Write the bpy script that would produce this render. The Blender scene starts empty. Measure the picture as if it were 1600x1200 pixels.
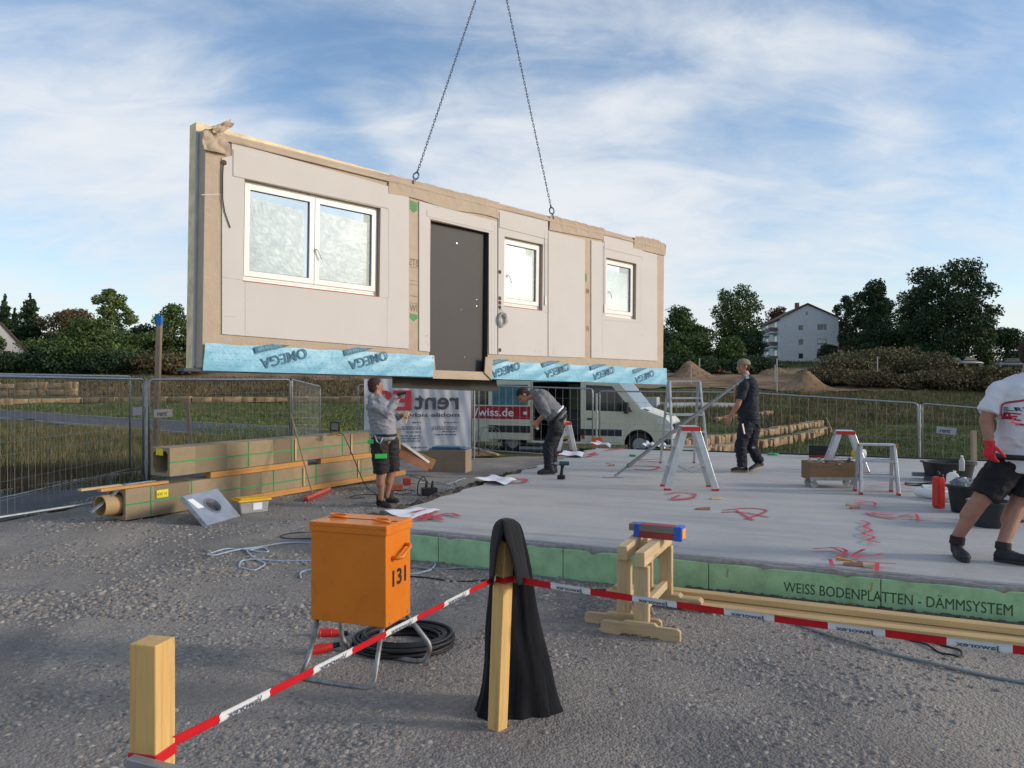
import bpy, math, random
import numpy as np
from mathutils import Vector, Matrix, noise as mnoise
from mathutils.geometry import tessellate_polygon
random.seed(7); RNG = np.random.default_rng(11)
S = bpy.context.scene
COL = S.collection
R = math.radians

# ------------------------------------------------------------------ camera
F, CAMH, CX, HY = 1200.0, 1.7, 800.0, 600.0        # focal length in photo pixels, eye height, principal point
cam_d = bpy.data.cameras.new('camera'); cam = bpy.data.objects.new('camera', cam_d); COL.objects.link(cam)
cam.location = (0, 0, CAMH); cam.rotation_euler = (R(90), 0, 0)
cam_d.sensor_width = 36; cam_d.lens = 27; cam_d.clip_start = 0.05; cam_d.clip_end = 3000
S.camera = cam
S.render.resolution_x, S.render.resolution_y = 1024, 768
S.view_settings.view_transform = 'Standard'; S.view_settings.look = 'None'
S.view_settings.gamma = 1.0; S.view_settings.exposure = 0.36; S.view_settings.use_curve_mapping = False

# ------------------------------------------------------------------ world: low morning sun, thin high cloud
SUN_EL, SUN_AZ = 18.0, 98.0                 # azimuth clockwise from +Y: sun low at the right
w = bpy.data.worlds.new('World'); S.world = w; w.use_nodes = True
nt = w.node_tree; nt.nodes.clear()
def N(t, typ, **kw):
    n = t.nodes.new(typ)
    for k, v in kw.items(): setattr(n, k, v)
    return n
def setin(n, **kw):
    for k, v in kw.items(): n.inputs[k.replace('_', ' ')].default_value = v
def math_(t, op, a, b=None, clamp=False):
    n = N(t, 'ShaderNodeMath', operation=op, use_clamp=clamp)
    for i, x in enumerate((a, b)):
        if x is None: continue
        if isinstance(x, (int, float)): n.inputs[i].default_value = x
        else: t.links.new(x, n.inputs[i])
    return n.outputs[0]
sky = N(nt, 'ShaderNodeTexSky', sky_type='NISHITA', sun_disc=False)
sky.sun_elevation = R(SUN_EL); sky.sun_rotation = R(SUN_AZ); sky.altitude = 400; sky.air_density = 1.0; sky.dust_density = 1.0; sky.ozone_density = 2.0
tc = N(nt, 'ShaderNodeTexCoord'); sep = N(nt, 'ShaderNodeSeparateXYZ'); nt.links.new(tc.outputs['Generated'], sep.inputs[0])
yy = math_(nt, 'MAXIMUM', sep.outputs['Y'], 0.12)
u_ = math_(nt, 'DIVIDE', sep.outputs['X'], yy); v_ = math_(nt, 'DIVIDE', sep.outputs['Z'], yy)
# cirrus noise lives on the direction plane (clouds at a fixed height)
zc = math_(nt, 'MAXIMUM', math_(nt, 'ADD', sep.outputs['Z'], 0.34), 0.2)
cu = math_(nt, 'DIVIDE', sep.outputs['X'], zc); cv = math_(nt, 'DIVIDE', sep.outputs['Y'], zc)
comb = N(nt, 'ShaderNodeCombineXYZ'); nt.links.new(cu, comb.inputs[0]); nt.links.new(cv, comb.inputs[1])
def cnoise(scale, detail, rough, dist, loc, rot, sc):
    mp = N(nt, 'ShaderNodeMapping'); mp.inputs['Location'].default_value = loc; mp.inputs['Rotation'].default_value = (0, 0, R(rot)); mp.inputs['Scale'].default_value = sc
    nt.links.new(comb.outputs[0], mp.inputs[0])
    n = N(nt, 'ShaderNodeTexNoise'); setin(n, Scale=scale, Detail=detail, Roughness=rough, Distortion=dist); nt.links.new(mp.outputs[0], n.inputs['Vector'])
    return n.outputs['Fac']
n1 = cnoise(1.5, 6, 0.5, 0.5, (1.3, 0.4, 0), 15, (1, 1.1, 1))
n2 = cnoise(4.2, 7, 0.58, 1.3, (4.0, 2.0, 0), 20, (.75, 1.5, 1))
n3 = cnoise(16.0, 5, 0.6, 0.6, (0, 7.0, 0), 15, (.8, 1.4, 1))
def blob(px, py, rx, ry, rot, amp):
    du = math_(nt, 'SUBTRACT', u_, (px-CX)/F); dv = math_(nt, 'SUBTRACT', v_, (HY-py)/F)
    c, s = math.cos(R(rot)), math.sin(R(rot))
    a = math_(nt, 'ADD', math_(nt, 'MULTIPLY', du, c*F/rx), math_(nt, 'MULTIPLY', dv, s*F/rx))
    b = math_(nt, 'ADD', math_(nt, 'MULTIPLY', du, -s*F/ry), math_(nt, 'MULTIPLY', dv, c*F/ry))
    q = math_(nt, 'ADD', math_(nt, 'MULTIPLY', a, a), math_(nt, 'MULTIPLY', b, b))
    return math_(nt, 'MULTIPLY', math_(nt, 'EXPONENT', math_(nt, 'MULTIPLY', q, -1.0)), amp)
#BLOBS#
BL = [(130, 190, 330, 150, -8, .50), (1250, 340, 560, 90, 3, .46), (1140, 215, 200, 60, 0, -.16), (560, 60, 250, 70, -5, -.30), (470, 150, 110, 80, -30, -.14),
      (585, 180, 40, 90, 45, .30), (850, 185, 260, 40, 8, .26), (700, 150, 80, 40, 20, .12), (1400, 215, 70, 90, -40, .30), (1200, 60, 300, 40, -6, .22), (1500, 140, 160, 40, 0, -.16), (700, 520, 1200, 120, 0, .30), (1010, 95, 150, 36, 5, -.16), (800, 330, 300, 60, 10, .16)]
acc = math_(nt, 'ADD', math_(nt, 'MULTIPLY', math_(nt, 'SUBTRACT', n1, .5), 1.35), math_(nt, 'MULTIPLY', math_(nt, 'SUBTRACT', n2, .5), .75))
acc = math_(nt, 'ADD', acc, math_(nt, 'MULTIPLY', math_(nt, 'SUBTRACT', n3, .5), .28))
acc = math_(nt, 'ADD', acc, .34)
for b in BL: acc = math_(nt, 'ADD', acc, blob(*b))
mr = N(nt, 'ShaderNodeMapRange', interpolation_type='SMOOTHSTEP'); setin(mr, From_Min=0.0, From_Max=1.0, To_Min=0.04, To_Max=0.97); nt.links.new(acc, mr.inputs[0])
mixn = N(nt, 'ShaderNodeMix', data_type='RGBA'); nt.links.new(mr.outputs[0], mixn.inputs['Factor'])
hs = N(nt, 'ShaderNodeHueSaturation'); setin(hs, Saturation=1.08, Value=1.55); nt.links.new(sky.outputs[0], hs.inputs['Color'])
nt.links.new(hs.outputs[0], mixn.inputs['A'])
mixn.inputs['B'].default_value = (6.5, 6.75, 7.05, 1)
bg = N(nt, 'ShaderNodeBackground'); bg.inputs['Strength'].default_value = 0.1
wo = N(nt, 'ShaderNodeOutputWorld'); nt.links.new(mixn.outputs['Result'], bg.inputs[0]); nt.links.new(bg.outputs[0], wo.inputs[0])

sl = bpy.data.lights.new('sun', 'SUN'); sl.energy = 1.8; sl.angle = R(10); sl.color = (1.0, 0.89, 0.76)
sun = bpy.data.objects.new('sun', sl); COL.objects.link(sun)
sd = Vector((math.sin(R(SUN_AZ))*math.cos(R(SUN_EL)), math.cos(R(SUN_AZ))*math.cos(R(SUN_EL)), math.sin(R(SUN_EL))))
sun.rotation_euler = sd.to_track_quat('Z', 'Y').to_euler()

# ------------------------------------------------------------------ terrain and picking
def sst(t):
    t = np.clip(t, 0, 1); return t*t*(3-2*t)
def terr(x, y):
    x = np.asarray(x, float); y = np.asarray(y, float)
    z = -0.4*sst((y-11)/10) - 0.45*sst((x-5)/3)*sst((y-(15.4-0.425*(x-1.8)))/1.3)
    z = z + 6.9*sst((y-50)/105) + 0.02*np.maximum(y-155, 0)
    k = sst((y-24)/20)
    z = z + k*(0.10*np.sin(x*0.31+1)*np.cos(y*0.23) + 0.06*np.sin(x*0.77+y*0.5) + 0.03*np.sin(x*1.9-y*1.3))
    return z
def tz(x, y): return float(terr(x, y))
def at(px, py, d): return Vector(((px-CX)/F*d, d, CAMH-(py-HY)/F*d))
def gz(px, py, z=0.0):
    d = (CAMH-z)*F/(py-HY); return at(px, py, d)
def gt(px, py, dz=0.0):
    d = np.concatenate([np.arange(1.5, 60, .02), np.arange(60, 300, .1)])
    x = (px-CX)/F*d; z = CAMH-(py-HY)/F*d
    i = int(np.argmax(z < terr(x, d)))
    return Vector((x[i], d[i], tz(x[i], d[i])+dz))

# ------------------------------------------------------------------ object helpers
WM = {}
def tag(o, label=None, cat=None, group=None, kind=None):
    if label: o['label'] = label
    if cat: o['category'] = cat
    if group: o['group'] = group
    if kind: o['kind'] = kind
    return o
def thing(name, label, cat, loc=(0, 0, 0), rz=0.0, group=None, M=None):
    o = bpy.data.objects.new(name, None); COL.objects.link(o); o.empty_display_size = .2
    m = M if M is not None else Matrix.Translation(Vector(loc)) @ Matrix.Rotation(rz, 4, 'Z')
    o.matrix_basis = m; WM[o.name] = m.copy()
    return tag(o, label, cat, group)
class MB:
    def __init__(s): s.v = []; s.f = []; s.mi = []; s.n = 0
    def add(s, vs, fs, m=0):
        b = s.n; s.v.extend([tuple(v) for v in vs]); s.n += len(vs)
        s.f.extend([tuple(i+b for i in f) for f in fs]); s.mi.extend([m]*len(fs)); return s
    def boxm(s, M, size, m=0):
        x, y, z = size[0]/2, size[1]/2, size[2]/2
        vs = [M @ Vector(p) for p in ((-x,-y,-z),(x,-y,-z),(x,y,-z),(-x,y,-z),(-x,-y,z),(x,-y,z),(x,y,z),(-x,y,z))]
        return s.add(vs, [(0,3,2,1),(4,5,6,7),(0,1,5,4),(1,2,6,5),(2,3,7,6),(3,0,4,7)], m)
    def box(s, c, size, rz=0.0, m=0): return s.boxm(Matrix.Translation(Vector(c)) @ Matrix.Rotation(rz, 4, 'Z'), size, m)
    def b2(s, a, b, m=0):
        return s.box([(a[i]+b[i])/2 for i in range(3)], [abs(b[i]-a[i]) for i in range(3)], m=m)
    def beam(s, p0, p1, w, h, up=(0, 0, 1), m=0):
        p0, p1 = Vector(p0), Vector(p1); d = (p1-p0); L = d.length; d.normalize()
        side = d.cross(Vector(up)); 
        if side.length < 1e-4: side = d.cross(Vector((1, 0, 0)))
        side.normalize(); u = side.cross(d)
        M = Matrix((d, side, u)).transposed().to_4x4(); M.translation = (p0+p1)/2
        return s.boxm(M, (L, w, h), m)
    def tube(s, pts, r, n=8, closed=False, cap=True, m=0):
        pts = [Vector(p) for p in pts]; k = len(pts)
        rs = r if hasattr(r, '__len__') else [r]*k
        t0 = (pts[1]-pts[0]).normalized(); a = t0.cross(Vector((0, 0, 1)))
        if a.length < 1e-3: a = t0.cross(Vector((1, 0, 0)))
        a.normalize(); vs = []
        for i, p in enumerate(pts):
            if closed: t = pts[(i+1) % k]-pts[i-1]
            else: t = pts[min(i+1, k-1)]-pts[max(i-1, 0)]
            t.normalize(); a = (a-t*a.dot(t)); a.normalize(); b = t.cross(a)
            for j in range(n):
                q = 2*math.pi*j/n; vs.append(p+(a*math.cos(q)+b*math.sin(q))*rs[i])
        fs = []
        for i in range(k if closed else k-1):
            i2 = (i+1) % k
            for j in range(n): fs.append((i*n+j, i*n+(j+1) % n, i2*n+(j+1) % n, i2*n+j))
        if cap and not closed: fs += [tuple(range(n-1, -1, -1)), tuple((k-1)*n+j for j in range(n))]
        return s.add(vs, fs, m)
    def cyl(s, p0, p1, r0, r1=None, n=16, m=0, cap=True): return s.tube([p0, p1], [r0, r0 if r1 is None else r1], n, cap=cap, m=m)
    def ring(s, c, axis, r0, r1, h, n=24, m=0):        # hollow cylinder along axis starting at c
        c, axis = Vector(c), Vector(axis).normalized(); a = axis.cross(Vector((0, 0, 1)))
        if a.length < 1e-3: a = Vector((1, 0, 0))
        a.normalize(); b = axis.cross(a); vs = []
        for rr, hh in ((r1, 0), (r1, h), (r0, h), (r0, 0)):
            for j in range(n):
                q = 2*math.pi*j/n; vs.append(c+axis*hh+(a*math.cos(q)+b*math.sin(q))*rr)
        fs = [(k*n+j, k*n+(j+1) % n, ((k+1) % 4)*n+(j+1) % n, ((k+1) % 4)*n+j) for k in range(4) for j in range(n)]
        return s.add(vs, fs, m)
    def ell(s, c, r, M=None, nu=14, nv=9, m=0):
        c = Vector(c); vs = []; M = M or Matrix.Identity(3)
        for i in range(1, nv):
            th = math.pi*i/nv
            for j in range(nu):
                q = 2*math.pi*j/nu; vs.append(c+M @ Vector((r[0]*math.sin(th)*math.cos(q), r[1]*math.sin(th)*math.sin(q), r[2]*math.cos(th))))
        vs += [c+M @ Vector((0, 0, r[2])), c+M @ Vector((0, 0, -r[2]))]; T = len(vs)-2
        fs = [(i*nu+j, (i+1)*nu+j, (i+1)*nu+(j+1) % nu, i*nu+(j+1) % nu) for i in range(nv-2) for j in range(nu)]
        fs += [(T, j, (j+1) % nu) for j in range(nu)] + [(T+1, (nv-2)*nu+(j+1) % nu, (nv-2)*nu+j) for j in range(nu)]
        return s.add(vs, fs, m)
    def cap(s, p0, r0, p1, r1, n=14, m=0):              # tapered capsule
        p0, p1 = Vector(p0), Vector(p1); d = p1-p0; L = d.length
        if L < 1e-6: return s.ell(p0, (r0, r0, r0))
        d.normalize(); pts = []; rs = []
        for k in (0.98, .85, .6, .3): pts.append(p0-d*r0*k); rs.append(r0*math.sqrt(1-k*k))
        pts += [p0, p1]; rs += [r0, r1]
        for k in (.3, .6, .85, .98): pts.append(p1+d*r1*k); rs.append(r1*math.sqrt(1-k*k))
        return s.tube(pts, rs, n, m=m)
    def loft(s, secs, n=20, m=0):                       # secs: (centre, half axis a, half axis b)
        vs = []; k = len(secs)
        for c, a, b in secs:
            c, a, b = Vector(c), Vector(a), Vector(b)
            for j in range(n):
                q = 2*math.pi*j/n; vs.append(c+a*math.cos(q)+b*math.sin(q))
        fs = [(i*n+j, i*n+(j+1) % n, (i+1)*n+(j+1) % n, (i+1)*n+j) for i in range(k-1) for j in range(n)]
        fs += [tuple(range(n-1, -1, -1)), tuple((k-1)*n+j for j in range(n))]
        return s.add(vs, fs, m)
    def plate(s, outline, holes, fn, t0, t1, m=0):      # 2-D polygon with holes, extruded from t0 to t1 through fn(a, b, t)
        loops = [outline]+list(holes); flat = [p for l in loops for p in l]
        tris = tessellate_polygon([[Vector((p[0], p[1], 0)) for p in l] for l in loops]); n = len(flat)
        vs = [fn(p[0], p[1], t0) for p in flat]+[fn(p[0], p[1], t1) for p in flat]; fs = []
        for t in tris: fs.append(tuple(t)); fs.append(tuple(n+i for i in reversed(t)))
        b = 0
        for l in loops:
            k = len(l)
            for i in range(k): j = (i+1) % k; fs.append((b+i, b+j, n+b+j, n+b+i))
            b += k
        return s.add(vs, fs, m)
    def quad(s, a, b, c, d, m=0): return s.add([a, b, c, d], [(0, 1, 2, 3)], m)
    def build(s, name, mat, parent=None, bevel=0.0, smooth=False, fix=True, local=False, origin=None, seg=1):
        me = bpy.data.meshes.new(name); vs = np.array(s.v, dtype=float).reshape(-1, 3)
        if parent is not None and not local:
            Mi = np.array(WM[parent.name].inverted()); vs = vs @ Mi[:3, :3].T + Mi[:3, 3]
        if parent is None:
            o3 = np.array(origin) if origin is not None else np.array([(vs[:, 0].min()+vs[:, 0].max())/2, (vs[:, 1].min()+vs[:, 1].max())/2, vs[:, 2].min()])
            vs = vs-o3
        me.from_pydata(vs.tolist(), [], s.f)
        for mm in (mat if isinstance(mat, (list, tuple)) else [mat]): me.materials.append(mm)
        if any(s.mi): me.polygons.foreach_set('material_index', s.mi)
        if fix:
            import bmesh
            bm = bmesh.new(); bm.from_mesh(me); bmesh.ops.recalc_face_normals(bm, faces=bm.faces); bm.to_mesh(me); bm.free()
        if smooth:
            me.polygons.foreach_set('use_smooth', [True]*len(me.polygons))
            if smooth != 'all': 
                try: me.set_sharp_from_angle(angle=R(40))
                except Exception: pass
        o = bpy.data.objects.new(name, me); COL.objects.link(o)
        if parent is not None: o.parent = parent; WM[o.name] = WM[parent.name].copy()
        else: o.location = o3; WM[o.name] = Matrix.Translation(Vector(o3))
        if bevel > 0:
            b = o.modifiers.new('bevel', 'BEVEL'); b.width = bevel; b.segments = seg; b.limit_method = 'ANGLE'; b.angle_limit = R(40); b.harden_normals = False
        return o
def npmesh(name, V, Fc, mat, parent=None, smooth=False, k=3, attr=None):
    """big meshes straight from arrays: V (n,3), Fc (m,k)"""
    me = bpy.data.meshes.new(name); V = np.asarray(V, dtype=np.float32); Fc = np.asarray(Fc, dtype=np.int32)
    if parent is not None:
        Mi = np.array(WM[parent.name].inverted()); V = (V @ Mi[:3, :3].T + Mi[:3, 3]).astype(np.float32)
    me.vertices.add(len(V)); me.vertices.foreach_set('co', V.ravel())
    me.loops.add(Fc.size); me.loops.foreach_set('vertex_index', Fc.ravel())
    me.polygons.add(len(Fc)); me.polygons.foreach_set('loop_start', np.arange(0, Fc.size, k, dtype=np.int32))
    try: me.polygons.foreach_set('loop_total', np.full(len(Fc), k, dtype=np.int32))
    except Exception: pass
    if smooth: me.polygons.foreach_set('use_smooth', np.ones(len(Fc), dtype=bool))
    if attr is not None:
        a = me.attributes.new('tone', 'FLOAT', 'FACE'); a.data.foreach_set('value', np.asarray(attr, dtype=np.float32))
    me.update(calc_edges=True); me.validate()
    for mm in (mat if isinstance(mat, (list, tuple)) else [mat]): me.materials.append(mm)
    o = bpy.data.objects.new(name, me); COL.objects.link(o)
    if parent is not None: o.parent = parent; WM[o.name] = WM[parent.name].copy()
    else: WM[o.name] = Matrix.Identity(4)
    return o
def dup(root, M, label=None, group=None):
    def rec(o, par):
        c = o.copy(); COL.objects.link(c); c.parent = par
        for ch in o.children: rec(ch, c)
        return c
    r = rec(root, None); r.matrix_basis = M
    if label: r['label'] = label
    if group: r['group'] = group
    return r
def TR(x, y, z, rz=0): return Matrix.Translation((x, y, z)) @ Matrix.Rotation(rz, 4, 'Z')

_tc = {}
def textmesh(s, size=1.0, bold=0.0):
    key = (s, size, bold)
    if key in _tc: return _tc[key]
    c = bpy.data.curves.new('t', 'FONT'); c.body = s; c.size = size; c.offset = bold; c.resolution_u = 3; c.fill_mode = 'FRONT'
    o = bpy.data.objects.new('t', c); COL.objects.link(o)
    dg = bpy.context.evaluated_depsgraph_get(); dg.update()
    me = bpy.data.meshes.new_from_object(o.evaluated_get(dg))
    vs = [(v.co.x, v.co.y) for v in me.vertices]; fs = [tuple(p.vertices) for p in me.polygons]
    bpy.data.objects.remove(o); bpy.data.curves.remove(c); bpy.data.meshes.remove(me)
    xs = [v[0] for v in vs] or [0]
    _tc[key] = (vs, fs, min(xs), max(xs)); return _tc[key]
def lettering(mb, s, size, fn, width=None, mirror=False, rot=0.0, bold=0.0, m=0, shear=0.0):
    """lay text through fn(a, b) -> 3-D; a runs 0..width"""
    vs, fs, x0, x1 = textmesh(s, size, bold); k = (width/(x1-x0)) if width else 1.0; W = (x1-x0)*k
    out = []
    for x, y in vs:
        a = (x-x0)*k + shear*y; b = y
        if mirror: a = W-a
        if rot: a, b = a*math.cos(rot)-b*math.sin(rot), a*math.sin(rot)+b*math.cos(rot)
        out.append(fn(a, b))
    mb.add(out, fs, m); return W

# ------------------------------------------------------------------ materials
def newmat(name):
    m = bpy.data.materials.new(name); m.use_nodes = True; t = m.node_tree
    return m, t, t.nodes['Principled BSDF']
def ramp(t, fac, stops):
    r = N(t, 'ShaderNodeValToRGB'); e = r.color_ramp.elements
    while len(e) < len(stops): e.new(0.5)
    for i, (p, c) in enumerate(stops): e[i].position = p; e[i].color = (c[0], c[1], c[2], 1)
    t.links.new(fac, r.inputs[0]); return r.outputs[0]
def coords(t, scale=(1, 1, 1), rot=(0, 0, 0), kind='Object'):
    tc = N(t, 'ShaderNodeTexCoord'); mp = N(t, 'ShaderNodeMapping'); mp.inputs['Scale'].default_value = scale; mp.inputs['Rotation'].default_value = rot
    t.links.new(tc.outputs[kind], mp.inputs[0]); return mp.outputs[0]
def noise_(t, vec, scale, detail=4, rough=.55, dist=0.0):
    n = N(t, 'ShaderNodeTexNoise'); setin(n, Scale=scale, Detail=detail, Roughness=rough, Distortion=dist); t.links.new(vec, n.inputs['Vector']); return n.outputs['Fac']
def mix_(t, fac, a, b, typ='MIX'):
    n = N(t, 'ShaderNodeMix', data_type='RGBA', blend_type=typ)
    for key, x in (('Factor', fac), ('A', a), ('B', b)):
        if hasattr(x, 'links') or hasattr(x, 'is_linked'): t.links.new(x, n.inputs[key])
        elif isinstance(x, (int, float)): n.inputs[key].default_value = x
        else: n.inputs[key].default_value = (x[0], x[1], x[2], 1)
    return n.outputs['Result']
def bump_(t, bsdf, h, strength=.3, dist=.01):
    b = N(t, 'ShaderNodeBump'); setin(b, Strength=strength, Distance=dist); t.links.new(h, b.inputs['Height']); t.links.new(b.outputs[0], bsdf.inputs['Normal'])
def plain(name, col, rough=.6, metal=0.0, var=.15, scale=6.0, bump=0.0, bscale=60.0, stretch=(1, 1, 1), bdist=.004, dirt=None, dirt_amt=.3, spec=.4, coat=0.0):
    m, t, b = newmat(name); v = coords(t, stretch)
    n = noise_(t, v, scale, 5, .6)
    lo = [c*(1-var) for c in col]; hi = [min(1, c*(1+var)) for c in col]
    c = ramp(t, n, [(.3, lo), (.7, hi)])
    if dirt:
        d = noise_(t, coords(t), scale*.6+1.3, 6, .65); c = mix_(t, ramp(t, d, [(.5-.2*dirt_amt, (0, 0, 0)), (.75, (dirt_amt*1.6,)*3)]), c, dirt)
    t.links.new(c, b.inputs['Base Color']); setin(b, Roughness=rough, Metallic=metal); b.inputs['Specular IOR Level'].default_value = spec
    if coat: b.inputs['Coat Weight'].default_value = coat
    if bump: bump_(t, b, noise_(t, v, bscale, 4, .6), bump, bdist)
    return m
def woodmat(name, col, axis='X', dark=.65, scale=9.0, knots=True):
    m, t, b = newmat(name); st = {'X': (.07, 1, 1), 'Y': (1, .07, 1), 'Z': (1, 1, .07)}[axis]
    v = coords(t, st); n = noise_(t, v, scale*4, 6, .6, .6); c = ramp(t, n, [(.25, [x*dark for x in col]), (.5, col), (.8, [min(1, x*1.15) for x in col])])
    n2 = noise_(t, coords(t), 2.2, 3, .5); c = mix_(t, ramp(t, n2, [(.35, (0, 0, 0)), (.75, (.35,)*3)]), c, [x*.72 for x in col])
    if knots:
        vo = N(t, 'ShaderNodeTexVoronoi'); setin(vo, Scale=5.0); t.links.new(coords(t, {'X': (.45, 1.6, 1.6), 'Y': (1.6, .45, 1.6), 'Z': (1.6, 1.6, .45)}[axis]), vo.inputs['Vector'])
        c = mix_(t, ramp(t, vo.outputs['Distance'], [(.06, (.8,)*3), (.17, (0, 0, 0))]), c, [x*.38 for x in col])
    t.links.new(c, b.inputs['Base Color']); setin(b, Roughness=.62); b.inputs['Specular IOR Level'].default_value = .3
    bump_(t, b, n, .25, .002); return m
M_ = {}
M_['galv'] = plain('galvanised_steel', (.34, .36, .38), .42, .75, .18, 14)
M_['alu'] = plain('aluminium', (.55, .56, .58), .38, .8, .1, 10, dirt=(.3, .29, .27), dirt_amt=.3)
M_['black'] = plain('black_plastic', (.012, .012, .014), .5, 0, .3, 8)
M_['rubber'] = plain('black_rubber', (.014, .014, .016), .55, 0, .3, 30, bump=.2)
M_['white'] = plain('white_plastic', (.72, .72, .70), .4, 0, .04, 5)
M_['paper'] = plain('white_paper', (.75, .76, .78), .8, 0, .03, 9)
M_['red'] = plain('red_plastic', (.55, .025, .02), .42, 0, .12, 8)
M_['yellow'] = plain('yellow_plastic', (.75, .42, .02), .45, 0, .1, 8)
M_['green'] = plain('green_band', (.03, .30, .10), .5, 0, .1, 8)
M_['pine'] = woodmat('pine_wood', (.62, .42, .20), 'X')
M_['pinez'] = woodmat('pine_wood_upright', (.66, .41, .15), 'Z')
M_['pineb'] = woodmat('pale_planed_wood', (.60, .44, .25), 'X')
M_['cardboard'] = plain('cardboard', (.30, .22, .15), .8, 0, .08, 4, bump=.1)
# ================================================================== the setting
def resample(pts, n):
    P = np.array([(p[0], p[1]) for p in pts], float); s = np.r_[0, np.cumsum(np.hypot(*np.diff(P, axis=0).T))]
    q = np.linspace(0, s[-1], n); return np.c_[np.interp(q, s, P[:, 0]), np.interp(q, s, P[:, 1])]
def ribbon(name, left, right, n, m, mat, dz=.02, wob=0.0, bumpy=0.0, zfn=None, kind='structure'):
    A, B = resample(left, n), resample(right, n)
    if wob:
        q = np.linspace(0, 1, n); A += wob*np.c_[np.sin(q*61)+np.sin(q*23+1), np.sin(q*47+2)+np.sin(q*97)]*.5; B += wob*np.c_[np.sin(q*53+4)+np.sin(q*31), np.sin(q*71)+np.sin(q*17+3)]*.5
    T = np.linspace(0, 1, m)[None, :, None]; G = A[:, None, :]*(1-T)+B[:, None, :]*T
    x, y = G[..., 0], G[..., 1]; z = (zfn or terr)(x, y)+dz
    if bumpy: z = z+bumpy*(RNG.random(z.shape)-.5)
    V = np.stack([x, y, z], -1).reshape(-1, 3); i = np.arange((n-1))[:, None]*m+np.arange(m-1)[None, :]; i = i.ravel()
    o = npmesh(name, V, np.c_[i, i+1, i+m+1, i+m], mat, smooth=True, k=4)
    return tag(o, kind=kind)

# ground sheet
def m_ground():
    m, t, b = newmat('meadow_soil'); v = coords(t)
    a = noise_(t, v, .12, 5, .6); c = noise_(t, v, 1.7, 8, .7); f = noise_(t, v, 22, 4, .7)
    col = ramp(t, a, [(.38, (.075, .095, .03)), (.5, (.115, .108, .045)), (.64, (.155, .112, .062))])
    col = mix_(t, ramp(t, c, [(.42, (0, 0, 0)), (.68, (.7,)*3)]), col, (.05, .065, .023))
    col = mix_(t, ramp(t, f, [(.5, (0, 0, 0)), (.8, (.45,)*3)]), col, (.17, .14, .075))
    t.links.new(col, b.inputs['Base Color']); setin(b, Roughness=.95); b.inputs['Specular IOR Level'].default_value = .1
    bump_(t, b, f, .8, .06); return m
ys = [-14.0]
while ys[-1] < 900: ys.append(ys[-1]+max(.5, .028*ys[-1]))
ys = np.array(ys); us = np.linspace(-1, 1, 181)
us = np.sign(us)*np.abs(us)**1.15
X = us[None, :]*(34+1.5*np.maximum(ys, 0))[:, None]; Y = np.repeat(ys[:, None], len(us), 1); Z = terr(X, Y)-.012
V = np.stack([X, Y, Z], -1).reshape(-1, 3); nn, mm_ = len(ys), len(us); i = (np.arange(nn-1)[:, None]*mm_+np.arange(mm_-1)[None, :]).ravel()
tag(npmesh('ground', V, np.c_[i, i+1, i+mm_+1, i+mm_], m_ground(), smooth=True, k=4), kind='structure')

def m_gravel():
    m, t, b = newmat('crushed_gravel'); v = coords(t)
    v1 = N(t, 'ShaderNodeTexVoronoi'); setin(v1, Scale=75.0, Randomness=1.0); t.links.new(v, v1.inputs['Vector'])
    v2 = N(t, 'ShaderNodeTexVoronoi'); setin(v2, Scale=34.0); t.links.new(v, v2.inputs['Vector'])
    s1 = N(t, 'ShaderNodeSeparateColor'); t.links.new(v1.outputs['Color'], s1.inputs[0])
    s2 = N(t, 'ShaderNodeSeparateColor'); t.links.new(v2.outputs['Color'], s2.inputs[0])
    base = ramp(t, s1.outputs[0], [(0, (.18, .16, .14)), (.5, (.29, .26, .228)), (1, (.41, .37, .33))])
    big = ramp(t, s2.outputs[1], [(0, (.16, .145, .13)), (.6, (.25, .225, .205)), (1, (.38, .355, .33))])
    patch = noise_(t, v, .9, 6, .65); patch2 = noise_(t, v, .33, 3, .5)
    col = mix_(t, ramp(t, noise_(t, v, 3.1, 5, .6), [(.45, (0, 0, 0)), (.6, (1, 1, 1))]), base, big)
    dust = ramp(t, patch, [(.42, (0, 0, 0)), (.62, (.85,)*3)])
    col = mix_(t, dust, col, (.25, .22, .192))
    col = mix_(t, ramp(t, patch2, [(.45, (0, 0, 0)), (.7, (.4,)*3)]), col, (.25, .215, .17))
    big_ = noise_(t, coords(t, (1, .45, 1), (0, 0, R(-35))), .55, 5, .6, .8); col = mix_(t, ramp(t, big_, [(.36, (.75,)*3), (.50, (0, 0, 0))]), col, (.15, .14, .135))
    col = mix_(t, ramp(t, big_, [(.52, (0, 0, 0)), (.66, (.75,)*3)]), col, (.36, .31, .255))
    t.links.new(col, b.inputs['Base Color']); setin(b, Roughness=.92); b.inputs['Specular IOR Level'].default_value = .2
    h = math_(t, 'ADD', math_(t, 'MULTIPLY', v1.outputs['Distance'], -1.0), math_(t, 'MULTIPLY', v2.outputs['Distance'], -1.2))
    h = math_(t, 'ADD', h, math_(t, 'MULTIPLY', noise_(t, v, 90, 3, .7), .5))
    bump_(t, b, h, .75, .010); return m
M_['gravel'] = m_gravel()
def gravz(x, y): return terr(x, y)-.018*np.exp(-((x*.5+y*.87-4.6+.3*np.sin(x*.7))/.22)**2)-.018*np.exp(-((x*.5+y*.87-6.2+.3*np.sin(x*.7))/.22)**2)+.010*np.sin(x*2.1+.6*y)*np.cos(y*1.7-x)+.006*np.sin(5.3*x+1)*np.sin(4.1*y)
ribbon('gravel_yard', [(-30, -13), (-6.6, 4), (-6.2, 9.2), (-5.3, 14), (-4.3, 21.0)], [(30, -13), (14, 4), (13, 9), (9, 13), (3.0, 22.5)], 260, 200, M_['gravel'], .02, zfn=gravz)

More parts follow.
